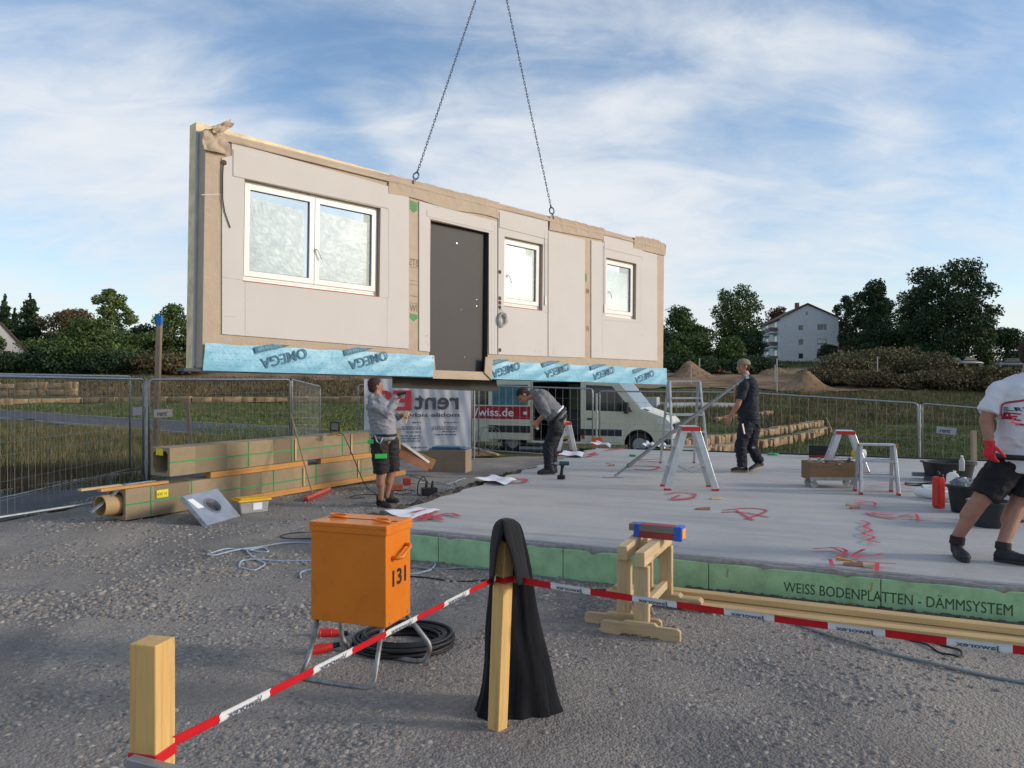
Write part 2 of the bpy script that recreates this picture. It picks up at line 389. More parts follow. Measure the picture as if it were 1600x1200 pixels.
# loose stones: one uncountable mass
def stones(name, n, region, smin, smax, mat, thr=.0, seed=3, zoff=.012, zfn=gravz):
    rg = np.random.default_rng(seed)
    ico = np.array([(-1,1.618,0),(1,1.618,0),(-1,-1.618,0),(1,-1.618,0),(0,-1,1.618),(0,1,1.618),(0,-1,-1.618),(0,1,-1.618),(1.618,0,-1),(1.618,0,1),(-1.618,0,-1),(-1.618,0,1)])/1.9
    fc = np.array([(0,11,5),(0,5,1),(0,1,7),(0,7,10),(0,10,11),(1,5,9),(5,11,4),(11,10,2),(10,7,6),(7,1,8),(3,9,4),(3,4,2),(3,2,6),(3,6,8),(3,8,9),(4,9,5),(2,4,11),(6,2,10),(8,6,7),(9,8,1)])
    x, y = region(rg, n)
    dens = np.sin(1.7*x+.9*y+1)+np.sin(2.9*x-2.3*y)+.8*np.sin(.8*x+3.7*y+2)+.6*np.sin(6.1*x+5.2*y)
    keep = rg.random(len(x)) < np.clip(.25+.45*(dens-thr), .05, 1); x, y = x[keep], y[keep]; n = len(x)
    r = smin+(smax-smin)*rg.random(n)**2.4
    ax = np.stack([r*(.75+.6*rg.random(n)), r*(.6+.5*rg.random(n)), r*(.38+.35*rg.random(n))], -1)
    J = ico[None]*(1+.85*(rg.random((n, 12, 1))-.5)); P = J*ax[:, None, :]
    a = rg.random(n)*6.283; ti = (rg.random(n)-.5)*.9
    ca, sa, ct, st = np.cos(a), np.sin(a), np.cos(ti), np.sin(ti)
    px, pz = P[..., 0]*ct[:, None]+P[..., 2]*st[:, None], -P[..., 0]*st[:, None]+P[..., 2]*ct[:, None]
    qx, qy = px*ca[:, None]-P[..., 1]*sa[:, None], px*sa[:, None]+P[..., 1]*ca[:, None]
    V = np.stack([qx+x[:, None], qy+y[:, None], pz+(zfn(x, y)+zoff+r*.12)[:, None]], -1)
    Fc = (fc[None]+12*np.arange(n)[:, None, None]).reshape(-1, 3)
    return tag(npmesh(name, V.reshape(-1, 3), Fc, mat, attr=np.repeat(rg.random(n), 20)), kind='stuff')
def m_stone():
    m, t, b = newmat('loose_stone'); at_ = N(t, 'ShaderNodeAttribute', attribute_name='tone')
    col = ramp(t, at_.outputs['Fac'], [(0, (.15, .134, .12)), (.45, (.25, .225, .20)), (.9, (.345, .312, .28)), (1, (.43, .39, .35))])
    col = mix_(t, .35, col, mix_(t, noise_(t, coords(t), 40, 4, .6), (.11, .10, .09), (.38, .35, .32)))
    t.links.new(col, b.inputs['Base Color']); setin(b, Roughness=.9); b.inputs['Specular IOR Level'].default_value = .2; return m
M_['stone'] = m_stone()
def reg(y0, y1, pw, spread=.78, off=.5):
    def f(rg, n):
        y = y0+(y1-y0)*rg.random(n)**pw; x = (rg.random(n)*2-1)*(spread*y+off)
        fr = 7.7-.455*(x+1.55)          # slab front edge
        ok = ~((x > -1.55+ (y-7.7)*.33) & (y > fr-.02)) & (x > -6.3)
        return x[ok], y[ok]
    return f
stones('gravel_stones', 120000, reg(1.8, 7.5, 1.35), .006, .024, M_['stone'], seed=3)
stones('gravel_stones', 55000, reg(5.5, 13.5, 1.15, .7), .010, .034, M_['stone'], thr=-.3, seed=5)

# roads and paths seen behind the site fence
M_['asphalt'] = plain('asphalt', (.062, .064, .070), .85, 0, .2, 3, bump=.4, bscale=160)
M_['kerb'] = plain('concrete_kerb', (.30, .28, .25), .85, 0, .2, 5, bump=.3)
ribbon('road', [(-9.6, -10), (-8.8, 4), (-7.9, 11.9), (-7.5, 14.7), (-6.3, 23), (-4, 30)], [(-6.6, -10), (-6.5, 4), (-6.3, 9.4), (-5.3, 14), (-4.2, 21.5), (-1.5, 30)], 90, 8, M_['asphalt'], .012)
kb = MB(); kp = [Vector((-8.85, 4, .06)), Vector((-7.95, 11.9, 0)), Vector((-7.55, 14.7, -.07)), Vector((-6.35, 23, -.37))]
for a, b_ in zip(kp, kp[1:]): kb.beam(a, b_, .10, .12)
tag(kb.build('kerb', M_['kerb'], bevel=.01), kind='structure')
pA = [gt(x, y) for x, y in ((-400, 640), (0, 642), (110, 650), (290, 661), (420, 668), (600, 681))]
pB = [gt(x, y) for x, y in ((-400, 662), (0, 655), (110, 664), (290, 679), (420, 688), (640, 704))]
ribbon('path', pA, pB, 80, 6, M_['asphalt'], .045)
kb = MB()
for L in (pA, pB):
    for a, b_ in zip(L, L[1:]): kb.beam(a+Vector((0, 0, .05)), b_+Vector((0, 0, .05)), .12, .10)
tag(kb.build('kerb', M_['kerb']), kind='structure')

# sandy building land far right, mounds of sand
def m_sand():
    m, t, b = newmat('sandy_soil'); v = coords(t)
    a = noise_(t, v, .25, 6, .65); c = noise_(t, v, 2.5, 6, .7)
    col = ramp(t, a, [(.35, (.16, .105, .06)), (.55, (.29, .20, .125)), (.7, (.36, .26, .17))])
    col = mix_(t, ramp(t, c, [(.45, (0, 0, 0)), (.7, (.6,)*3)]), col, (.13, .085, .05))
    t.links.new(col, b.inputs['Base Color']); setin(b, Roughness=.95); b.inputs['Specular IOR Level'].default_value = .1; bump_(t, b, c, .8, .15); return m
M_['sand'] = m_sand()
def pxs(l): return [gt(a, b) for a, b in l]
ribbon('sandy_ground', pxs([(960, 608), (1100, 607), (1250, 613), (1400, 612), (1480, 604)]), pxs([(960, 574), (1060, 572), (1200, 570), (1290, 588), (1470, 597)]), 120, 60, M_['sand'], .10, wob=1.2)
ribbon('bare_soil', pxs([(-100, 590), (150, 591), (400, 593), (700, 596)]), pxs([(-100, 583), (150, 585), (400, 583), (700, 583)]), 120, 20, M_['sand'], .10, wob=.6)
def mound(name, px, base, wpx, hpx, label, seed, rx=1.0):
    c = gt(px, base); d = c.y; w_ = wpx/F*d/2; h = hpx/F*d*1.0; n = 56; c.y += w_*.7
    xs = np.linspace(-1.25, 1.25, n); XX, YY = np.meshgrid(xs, xs); rr = np.sqrt(XX**2+YY**2)
    prof = (.35*np.maximum(0, 1-rr)+.65*(.5+.5*np.cos(np.pi*np.minimum(rr, 1))))*(1+.22*np.sin(XX*5+seed)+.15*np.cos(YY*7+seed*2))
    x, y = c.x+XX*w_*1.2, c.y+YY*w_*.8*rx
    z = terr(x, y)+h*prof+.04*h*np.sin(XX*23+seed)*np.sin(YY*19)*(rr < 1)+np.where(rr < 1, h*.05*(RNG.random(rr.shape)-.5), -.15)
    V = np.stack([x, y, z], -1).reshape(-1, 3); i = (np.arange(n-1)[:, None]*n+np.arange(n-1)[None, :]).ravel()
    o = npmesh(name, V, np.c_[i, i+1, i+n+1, i+n], M_['sand'], smooth=True, k=4)
    return tag(o, label, 'soil heap')
mound('sand_heap', 1266, 614, 96, 27, 'large sandy heap in front of the pale dirt road, behind the fence', 1)
mound('sand_heap', 1086, 592, 66, 21, 'brown sand heap just right of the hanging wall, left of the dirt road', 3)
mound('sand_heap', 1215, 588, 52, 15, 'low sand heap behind the walking man, right of the dirt track', 5)
mound('sand_heap', 1134, 580, 40, 7, 'small flat sand heap at the far end of the dirt track', 7)

# ------------------------------------------------------------------ foundation slab
ZS = .30
FL = Vector((-1.55, 7.70, 0)); FU = Vector((.9102, -.4142, 0)); BLc = Vector((1.82, 16.8, 0)); BU = Vector((.92, -.392, 0))
FR = FL+FU*12.5; BR = BLc+BU*12.8
slab = thing('foundation_slab', 'pale concrete floor slab edged with green insulation boards and sprayed red marks', 'concrete slab', FL)
def m_slab():
    m, t, b = newmat('fresh_concrete'); v = coords(t, (1, 1, 1), (0, 0, R(24)))
    mp = N(t, 'ShaderNodeMapping'); mp.inputs['Scale'].default_value = (.16, 1.0, 1); t.links.new(v, mp.inputs[0])
    st = noise_(t, mp.outputs[0], 3.2, 7, .62); pt = noise_(t, v, .55, 4, .5); fi = noise_(t, v, 45, 4, .7)
    mp2 = N(t, 'ShaderNodeMapping'); mp2.inputs['Scale'].default_value = (.05, 1.0, 1); t.links.new(v, mp2.inputs[0]); st2 = noise_(t, mp2.outputs[0], 22, 4, .6)
    col = ramp(t, st, [(.32, (.29, .29, .30)), (.5, (.38, .38, .38)), (.70, (.46, .455, .445))])
    col = mix_(t, ramp(t, pt, [(.38, (0, 0, 0)), (.6, (.7,)*3)]), col, (.47, .45, .42))
    col = mix_(t, ramp(t, st2, [(.3, (.3,)*3), (.55, (0, 0, 0))]), col, (.24, .25, .27))
    col = mix_(t, ramp(t, fi, [(.52, (0, 0, 0)), (.75, (.5,)*3)]), col, (.24, .235, .23))
    sn = noise_(t, v, 1.6, 7, .7, .5); col = mix_(t, ramp(t, sn, [(.54, (0, 0, 0)), (.68, (.45,)*3)]), col, (.27, .262, .25)); col = mix_(t, .12, col, (.5, .44, .36))
    t.links.new(col, b.inputs['Base Color']); setin(b, Roughness=.72); b.inputs['Specular IOR Level'].default_value = .35
    bump_(t, b, math_(t, 'ADD', st2, math_(t, 'MULTIPLY', fi, .5)), .35, .006); return m
mb = MB()
def pz(p, z): return Vector((p.x, p.y, z))
# ragged left edge
left = []
for k in range(41):
    q = k/40; p = FL.lerp(BLc, q); o = Vector((-.94, .33, 0))*(.05*math.sin(k*1.9)+.04*math.sin(k*4.3)) if 0 < k < 40 else Vector((0, 0, 0)); left.append(p+o)
out = [FL+FU*.0, FR, BR]+left[::-1][:-1]
mb.plate([(p.x, p.y) for p in out], [], lambda a, b, t: Vector((a, b, t)), .02, ZS)
mb.build('concrete', m_slab(), slab, bevel=.01)
# mortar lip + green insulation
FN = Vector((-.4142, -.9102, 0))
gi = plain('green_insulation', (.36, .58, .32), .85, 0, .12, 7, bump=.25, bscale=40, dirt=(.13, .19, .11), dirt_amt=.3)
mb = MB(); q = -.02; k = 0
for L in (1.0, .9, .35, 1.25, 1.25, 1.25, 1.25, 1.25, 1.25, 1.25, 1.25):
    a, b_ = FL+FU*(q+.003), FL+FU*(q+L-.003); q += L
    mb.beam(pz((a+b_)/2-(b_-a)/2+FN*.045, .125-.03), pz(b_+FN*.045, .125-.03), .08, .33)
ins = mb.build('insulation_board', gi, slab, bevel=.004)
mb = MB()
pts = [pz(FL+FU*(i*.1)+FN*(.045+.012*math.sin(i*1.3)+.006*math.sin(i*3.1)), .262+.006*math.sin(i*.9)) for i in range(126)]
mb.tube(pts, [.030+.006*math.sin(i*2.3) for i in range(126)], 7)
mb.build('mortar_edge', plain('mortar', (.25, .24, .22), .9, 0, .25, 20, bump=.6), slab, smooth='all')
dm = plain('green_lettering', (.04, .085, .045), .8, 0, .25, 25)
mb = MB()
def front(a0, b0): return lambda a, b: pz(FL+FU*(a0+a)+FN*.0875, b0+b)
# a0 for photo x 1222 .. 1575
def slab_a(px):
    m = (px-CX)/F; return (m*FL.y-FL.x)/(FU.x-m*FU.y)
a0, a1 = slab_a(1226)+.0, slab_a(1579)
lettering(mb, 'WEISS BODENPLATTEN - D\u00c4MMSYSTEM', .112, front(a0, .093), width=a1-a0)
mb.build('lettering', dm, ins, fix=False)
# nails / yellow crayon strokes on the board
mb = MB()
for px in (1360, 1138): 
    a = slab_a(px); mb.beam(front(a, .16)(0, 0), front(a+.012, .23)(0, 0), .008, .003, up=FN)
mb.build('crayon_mark', plain('yellow_crayon', (.45, .30, .03), .8), ins)
# lumpy soil along the slab's edges
soil = plain('damp_soil', (.115, .095, .075), .95, 0, .3, 12, bump=.8, bscale=30, bdist=.02)
def berm(name, line, wdt, h, n, zb, seed):
    L = resample(line, n); d = np.gradient(L, axis=0); d /= np.linalg.norm(d, axis=1)[:, None]; nx = np.c_[-d[:, 1], d[:, 0]]
    m = 11; T = np.linspace(-1, 1, m); rg = np.random.default_rng(seed)
    hh = h*(.55+.5*rg.random((n, m))); x = L[:, 0, None]+nx[:, 0, None]*T*wdt; y = L[:, 1, None]+nx[:, 1, None]*T*wdt
    x = x+(rg.random((n, m))-.5)*wdt*.25; y = y+(rg.random((n, m))-.5)*wdt*.25
    z = terr(x, y)+zb+hh*(1-T[None]**2)**.7-(.03)*(np.abs(T[None]) > .99)
    i = (np.arange(n-1)[:, None]*m+np.arange(m-1)[None]).ravel()
    return tag(npmesh(name, np.stack([x, y, z], -1).reshape(-1, 3), np.c_[i, i+1, i+m+1, i+m], soil, smooth=True, k=4), kind='structure')
lf = [FL.lerp(BLc, q) for q in (0, .3, .6, 1.0)]
berm('soil_edge', [(p.x-.16, p.y+.04) for p in lf], .30, .30, 190, .0, 2)
berm('soil_edge', [(FL+FU*a+FN*.13) [:2] for a in (3.3, 12)], .09, .07, 400, .0, 4)
# sprayed marks (polylines in the photograph, laid flat on the slab)
def smooth_line(P, k=4):
    if len(P) < 3: return P
    Q = []
    for i in range(len(P)-1):
        p0, p1, p2, p3 = P[max(i-1, 0)], P[i], P[i+1], P[min(i+2, len(P)-1)]
        for j in range(k): t = j/k; Q.append(.5*((2*p1)+(p2-p0)*t+(2*p0-5*p1+4*p2-p3)*t*t+(3*p1-p0-3*p2+p3)*t**3)*1.0)
    return Q+[P[-1]]
def marks(lst, width, mat, z=ZS+.004, name='paint_mark', par=slab):
    for line in lst:
        mb = MB(); P = [gz(x, y, z) for x, y in line]; P = smooth_line(P)
        for a, b_ in zip(P, P[1:]):
            d = (b_-a); 
            if d.length < 1e-4: continue
            d.normalize(); s_ = Vector((-d.y, d.x, 0))*width/2; a2, b2 = a-d*width*.3, b_+d*width*.3
            mb.quad(a2-s_, b2-s_, b2+s_, a2+s_); 
            z += .00025
            P = P
        # keep overlapping strokes apart in height
        vs = mb.v; mb.v = [(v[0], v[1], v[2]+.0003*(i//4)) for i, v in enumerate(vs)]
        mb.build(name, mat, par, fix=False)
def m_spray():
    m, t, b = newmat('red_spray_paint'); v = coords(t); n = noise_(t, v, 60, 4, .7)
    col = ramp(t, n, [(.35, (.60, .035, .06)), (.62, (.50, .05, .07)), (.8, (.42, .22, .22))])
    t.links.new(col, b.inputs['Base Color']); setin(b, Roughness=.8); return m
M_['spray'] = m_spray()
MW = .030
marks([[(1130, 797), (1168, 794), (1198, 798), (1165, 811)], [(1128, 800), (1160, 800), (1200, 808)], [(1150, 797), (1176, 812)],
       [(1040, 772), (1062, 769), (1086, 772), (1078, 779), (1050, 781)], [(1062, 773), (1050, 780), (1085, 777)],
       [(1352, 800), (1372, 806), (1398, 809), (1362, 801), (1400, 802)], [(1405, 806), (1430, 803), (1434, 812)], [(1410, 808), (1455, 810)],
       [(1346, 813), (1358, 818), (1350, 823), (1362, 829), (1348, 834), (1366, 840), (1356, 845), (1374, 849)],
       [(1272, 857), (1310, 856), (1322, 862), (1306, 871)], [(1300, 855), (1325, 866)], [(1350, 858), (1332, 870), (1380, 866)],
       [(1340, 877), (1398, 881)], [(1297, 874), (1301, 884)], [(1371, 880), (1370, 892)],
       [(1336, 781), (1366, 785)], [(1338, 786), (1362, 784), (1366, 790), (1336, 789)],
       [(1355, 754), (1385, 756), (1420, 758)], [(1360, 759), (1390, 756)], [(1410, 762), (1428, 764)]], MW, M_['spray'])
marks([[(1030, 717), (990, 719), (1035, 722)], [(985, 727), (1028, 729), (1018, 734), (992, 733)], [(920, 710), (930, 707), (922, 713)], [(915, 714), (935, 709)],
       [(952, 701), (975, 700), (945, 704)], [(780, 754), (800, 748), (822, 749), (815, 754), (790, 754)], [(1040, 703), (1060, 704)],
       [(640, 806), (668, 797), (680, 798), (655, 808)], [(660, 812), (700, 802), (716, 806)], [(645, 800), (676, 794)], [(668, 803), (690, 812)], [(640, 812), (672, 806)]], .055, M_['spray'])
marks([[(935, 717), (985, 718)], [(1210, 719), (1230, 718)], [(1195, 786), (1240, 791), (1280, 793)], [(1320, 771), (1400, 776)], [(640, 820), (900, 838), (1060, 853)]], .008, plain('blue_chalk', (.2, .23, .35), .9))
# ================================================================== the hanging wall element
def vat(px, py, d): return at(px, py, d)
BLp, BRp = at(316, 580, 9.17), at(1037, 600, 16.09)
ex = (BRp-BLp).normalized(); TLp = at(316, 194, 9.17)
ez = (TLp-BLp); ez = (ez-ex*ez.dot(ex)).normalized(); ey = ez.cross(ex)
WMx = Matrix((ex, ey, ez)).transposed().to_4x4(); WMx.translation = BLp
WI = WMx.inverted(); WL = (BRp-BLp).length
def wl(px, py, yl=0.0):
    ro = WI @ Vector((0, 0, CAMH)); rd = WI.to_3x3() @ Vector(((px-CX)/F, 1, -(py-HY)/F))
    t = (yl-ro.y)/rd.y; p = ro+rd*t; return (p.x, p.z)
def wq(l, yl=0.0): return [wl(x, y, yl) for x, y in l]
def wf(a, b, t): return WMx @ Vector((a, t, b))
wall = thing('wall_element', 'large prefabricated house wall with three windows and a dark door, hanging from two crane chains', 'wall panel', M=WMx)
M_['membrane'] = plain('brown_vapour_membrane', (.43, .335, .245), .62, 0, .08, 3, bump=.5, bscale=9, bdist=.02)
M_['board'] = plain('gypsum_board', (.58, .545, .51), .8, 0, .025, 1.5, bump=.05, dirt=(.56, .50, .44), dirt_amt=.15)
M_['joint'] = plain('board_joint', (.36, .31, .27), .9)
M_['osb'] = plain('yellow_fibre_board', (.85, .69, .43), .85, 0, .14, 6, bump=.3, dirt=(.30, .22, .12), dirt_amt=.3)
M_['greyfoam'] = plain('grey_edge_strip', (.38, .39, .42), .8, 0, .12, 5)
M_['film'] = None
def rect(q):     # bounding s,h rectangle of a quad
    xs = [p[0] for p in q]; zs = [p[1] for p in q]; return q
H1 = wq([(381, 279), (594, 325), (594, 463), (381, 438)])
H2 = wq([(788, 368), (848, 383), (848, 486), (788, 476)])
H3 = wq([(947, 402), (994, 412), (994, 499), (947, 494)])
HD = wq([(673, 343), (763, 364), (763, 578), (673, 577)])
def axis_rect(q):
    s0, s1 = (q[0][0]+q[3][0])/2, (q[1][0]+q[2][0])/2; z0, z1 = (q[2][1]+q[3][1])/2, (q[0][1]+q[1][1])/2
    return [(s0, z0), (s1, z0), (s1, z1), (s0, z1)]
H1, H2, H3, HD = map(axis_rect, (H1, H2, H3, HD))
TLh = wl(316, 200)[1]; TRh = wl(1037, 382)[1]
HT = (TLh+TRh)/2
HDo = [(HD[0][0], .02), (HD[1][0], .02), HD[2], HD[3]]
mb = MB(); mb.plate([(0, .04), (WL, .04), (WL, HT), (0, HT)], [H1, H2, H3, HDo], wf, .016, .19)
mb.build('membrane', M_['membrane'], wall, bevel=.006)
mb = MB(); mb.plate([(-.02, .06), (-.02, HT+.01), (WL+.01, HT+.01), (WL+.01, .06)], [H1, H2, H3, HDo], wf, .192, .24)
mb.build('edge_strip', M_['greyfoam'], wall)
mb = MB(); mb.plate([(-.02, .0), (WL+.01, .0), (WL+.01, HT+.02), (-.02, HT+.13)], [H1, H2, H3, HDo], wf, .243, .43)
mb.build('facade_board', M_['osb'], wall, bevel=.004)
# plasterboard sheets
def sheet(px, holes=(), t0=0.0, t1=.0145, mat='board', name='plasterboard', lay=None):
    mb = MB(); mb.plate(wq(px), holes, wf, t0, t1); return mb.build(name, M_[mat], wall, bevel=.0015)
def joint(px, w_=.004, t=-.0012, mat='joint', name='joint'):
    mb = MB(); P = wq(px)
    for a, b in zip(P, P[1:]):
        d = Vector((b[0]-a[0], b[1]-a[1])).normalized()*w_/2; n_ = Vector((-d.y, d.x))
        mb.quad(wf(a[0]-d.x-n_.x, a[1]-d.y-n_.y, t), wf(b[0]+d.x-n_.x, b[1]+d.y-n_.y, t), wf(b[0]+d.x+n_.x, b[1]+d.y+n_.y, t), wf(a[0]-d.x+n_.x, a[1]-d.y+n_.y, t)); t -= .0002
    return mb
sheet([(347, 522), (639, 545), (639, 306), (607, 299), (607, 291), (362, 222), (362, 243), (347, 247)], [H1])
sheet([(655, 548), (672, 550), (672, 342), (764, 364), (764, 553), (777, 554), (777, 346), (655, 314)], [])
sheet([(778.5, 554), (856, 557), (856, 343), (779, 323)], [H2])
sheet([(857, 557), (914, 559), (914, 374), (857, 361)])
sheet([(924, 559), (1027, 564), (1027, 398), (1004, 392), (1004, 380), (943, 363), (943, 379), (924, 375)], [H3])
# header boards in front
sheet([(364, 275), (606, 326), (606, 301), (364, 233)], t0=-.010, t1=-.0005, name='header_board')
sheet([(780, 355), (855.5, 374), (855.5, 350), (780, 331)], t0=-.010, t1=-.0005, name='header_board')
sheet([(944, 388), (1003, 402), (1003, 391), (944, 376)], t0=-.008, t1=-.0005, name='header_board')
sheet([(667, 338), (770, 362), (770, 352), (667, 328)], t0=-.006, t1=-.0005, name='header_board')
J = MB()
for l in ([(383, 440), (383, 524)], [(605, 465), (605, 543)], [(383, 278), (383, 240)], [(607, 326), (607, 466), (594, 464)], [(768, 350), (768, 554)],
          [(773, 352), (773, 554)], [(855, 376), (855, 557)], [(941, 380), (941, 560)], [(943, 500), (1000, 504), (1000, 416)], [(381, 438), (347, 433)],
          [(848, 487), (856, 488)], [(864, 540), (866, 557)], [(1003, 402), (1004, 410)], [(350, 494), (368, 495)], [(730, 342), (730, 352)]):
    q = joint(l); J.add(q.v, q.f)
J.build('joint', M_['joint'], wall, fix=False)
pm = plain('pencil_mark', (.25, .22, .2), .9)
J = MB(); rg = random.Random(4)
for k in range(26):
    x, y = rg.choice([(rg.uniform(386, 388), rg.uniform(455, 520)), (rg.uniform(672, 700), rg.uniform(322, 332)), (rg.uniform(664, 668), rg.uniform(520, 548)), (rg.uniform(612, 650), rg.uniform(530, 543)), (rg.uniform(820, 870), rg.uniform(545, 556)), (rg.uniform(978, 1020), rg.uniform(500, 540))])
    q = joint([(x, y), (x+rg.uniform(-1, 2.5), y+rg.uniform(-1.5, 1.5))], .005, -.0014); J.add(q.v, q.f)
J.build('pencil_mark', pm, wall, fix=False)
# printed marks on the visible membrane strips
gl = plain('green_print', (.10, .26, .09), .7); gr = plain('grey_print', (.22, .17, .11), .8)
mb = MB()
for (x0, x1, yt, yb) in ((641, 653, 312, 334), (641, 653, 489, 503)):
    a = wl(x0, yt); b = wl(x1, yb); c0 = (a[0]+b[0])/2
    mb.add([wf(a[0], a[1], .0145), wf(b[0], a[1]-.02, .0145), wf(b[0], b[1]+.05, .0145), wf(c0, b[1], .0145), wf(a[0], b[1]+.05, .0145)], [(0, 1, 2, 3, 4)])
a = wl(916, 432); mb.add([wf(a[0]+.04*math.cos(i*.5), a[1]-.02+.09*math.sin(i*.5), .0145) for i in range(13)], [tuple(range(13))])
mb.build('print_mark', gl, wall, fix=False)
mb = MB()
def wtext(mb, s, px, py, size, mirror=True, t=.0143, rot=0, bold=.002, width=None):
    o = wl(px, py); lettering(mb, s, size, lambda a, b: wf(o[0]+a, o[1]+b, t), mirror=mirror, rot=rot, bold=bold, width=width)
wtext(mb, 'BTS', 640.5, 414, .15, width=.17); wtext(mb, 'IW', 641, 486, .15, width=.14)
wtext(mb, 'MB', 916, 458, .13, width=.10); wtext(mb, 'ER', 916, 517, .13, width=.10)
for y in (417, 438, 444, 462, 473):
    a = wl(641, y); b = wl(653, y+2); mb.quad(wf(a[0], a[1], .0143), wf(b[0], b[1], .0143), wf(b[0], b[1]+.008, .0143), wf(a[0], a[1]+.008, .0143))
mb.build('print_mark', gr, wall, fix=False)

# membrane folded and bunched over the top edge
def wavy(name, s0, s1, h0, h1, n, amp, depth0, depth1, seed, mat='membrane'):
    m = 12; rg = np.random.default_rng(seed); V = []; 
    for i in range(n):
        q = i/(n-1); s = s0+(s1-s0)*q
        for j in range(m):
            r = j/(m-1); h = h0(q)+(h1(q)-h0(q))*r
            w_ = amp*(math.sin(q*37+seed+r*3)*.4+math.sin(q*91+r*5)*.25+math.sin(q*13+2*seed)*.35)
            V.append(tuple(wf(s+.3*w_*r, h+w_*.6*r, depth0+(depth1-depth0)*r**3-.01-abs(w_)*.5*math.sin(r*3.1))))
    i = (np.arange(n-1)[:, None]*m+np.arange(m-1)[None]).ravel()
    return npmesh(name, V, np.c_[i, i+1, i+m+1, i+m], M_[mat], wall, smooth=True, k=4)
sA, sB = wl(360, 210)[0], WL-.05
wavy('membrane_fold', sA-.25, sB, lambda q: HT-.10, lambda q: HT+.055, 240, .045, -.004, .30, 2)
wavy('membrane_fold', wl(607, 290)[0], wl(779, 330)[0], lambda q: HT-.27+.02*math.sin(9*q), lambda q: HT+.005, 90, .015, .006, -.01, 5)
wavy('membrane_fold', wl(858, 350)[0], wl(942, 378)[0], lambda q: HT-.25+.05*q, lambda q: HT+.01, 60, .022, .006, -.02, 7)
wavy('membrane_fold', wl(990, 385)[0], WL+.02, lambda q: HT-.22, lambda q: HT+.05*math.sin(q*3.1)+.01, 50, .035, .006, -.02, 9)
# crumpled corner pieces at top left
mb = MB(); rg = np.random.default_rng(3)
def crumple(px, n=22, amp=.05, y0=-.03):
    P = wq(px); k = n
    a, b, c, d = [Vector((p[0], p[1])) for p in P]
    vs = []
    for i in range(k):
        for j in range(k):
            u, v = i/(k-1), j/(k-1); p = (a*(1-u)+b*u)*(1-v)+(d*(1-u)+c*u)*v
            e = amp*(math.sin(u*6+v*3)+math.sin(v*8-u*4)+.5*math.sin(u*13+v*9))*.5
            vs.append(wf(p.x+.25*e, p.y+.25*e, y0-abs(e)))
    mb.add(vs, [(i*k+j, (i+1)*k+j, (i+1)*k+j+1, i*k+j+1) for i in range(k-1) for j in range(k-1)])
crumple([(314, 206), (345, 197), (359, 243), (315, 234)], amp=.028)
crumple([(324, 201), (357, 188), (360, 200), (334, 213)], n=16, amp=.04, y0=-.05)
mb.build('membrane_fold', M_['membrane'], wall, smooth='all', fix=False)
# darker reflective tape strips of membrane at the left edge (overlap seams)
q = joint([(316, 304), (345, 303), (345, 312)], .006, .012); q.build('joint', M_['paper'], wall, fix=False)

# blue foil along the bottom
foil = plain('blue_foil', (.165, .43, .58), .42, 0, .05, 2.5, bump=.5, bscale=7, bdist=.02, spec=.5)
fd = plain('blue_print', (.045, .15, .22), .6)
def foilpiece(px, n, seed):
    P = [Vector(p) for p in wq(px)]; m = 16; V = []
    for i in range(n):
        u = i/(n-1)
        for j in range(m):
            v = j/(m-1); p = (P[0]*(1-u)+P[1]*u)*(1-v)+(P[3]*(1-u)+P[2]*u)*v
            e = .012*(math.sin(u*29+seed+v*2)+math.sin(u*53+v*4+seed)*.5+.7*math.sin(v*6+u*9))
            V.append(tuple(wf(p.x, p.y+.006*math.sin(u*40)*(v == 0), -.016-.012*math.sin(v*2.4)-abs(e)*.5)))
    i = (np.arange(n-1)[:, None]*m+np.arange(m-1)[None]).ravel()
    return npmesh('foil_strip', V, np.c_[i, i+1, i+m+1, i+m], foil, wall, smooth=True, k=4)
F1 = foilpiece([(319, 536), (677, 556), (674, 589), (315, 579)], 120, 1)
F2 = foilpiece([(766, 564), (1040, 576), (1040, 601), (764, 592)], 120, 4)
for Fp, xs in ((F1, [(406, 584, 1), (544, 585, 1), (668, 592, 0)]), (F2, [(768, 597, 1), (851, 597, 1), (926, 600, 1), (992, 604, 1)])):
    for (px, py, full) in xs:
        mb = MB(); o = wl(px, py, -.04)
        if full:
            # text turned upside down (180 degrees), rising to the right
            def fr(o, da, db, rot=R(15)):
                def g(a, b):
                    a, b = -a, -b; x = a*math.cos(rot)-b*math.sin(rot); y = a*math.sin(rot)+b*math.cos(rot); return wf(o[0]+da+x, o[1]+db+y, -.046)
                return g
            Wd = .66; c_, s_ = math.cos(R(15)), math.sin(R(15))
            lettering(mb, 'OMEGA', .19, fr(o, .66*c_, .66*s_+.185), width=Wd, bold=.002)
            # banner with small lettering above it
            x0, y0 = o[0]-.06, o[1]+.250
            def gb(a, b, t=-.047): return wf(x0+a*c_-b*s_, y0+a*s_+b*c_, t)
            L = .50
            mb.quad(gb(0, 0, -.0455), gb(L, 0, -.0455), gb(L-.26, .07, -.0455), gb(0, .085, -.0455))
            st = mb.build('foil_print', fd, Fp, fix=False); mb = MB(); x0, y0 = o[0]-.06, o[1]+.250; 
            lettering(mb, 'DUO Folie light', .07, lambda a, b: wf(x0+(.37-a)*c_-(.062-b*.7)*s_, y0+(.37-a)*s_+(.062-b)*c_, -.047), width=.33); mb.build('foil_print', foil, Fp, fix=False)
mb = MB()
for k in range(120):
    for j in range(4):
        s = .08+k*.083+(j % 2)*.02; 
        if wl(674, 580)[0] < s < wl(770, 580)[0] or s > WL-.05: continue
        h = .075+j*.075
        if h > .31: continue
        mb.quad(wf(s, h, -.0455), wf(s+.016, h, -.0455), wf(s+.016, h+.006, -.0455), wf(s, h+.006, -.0455))
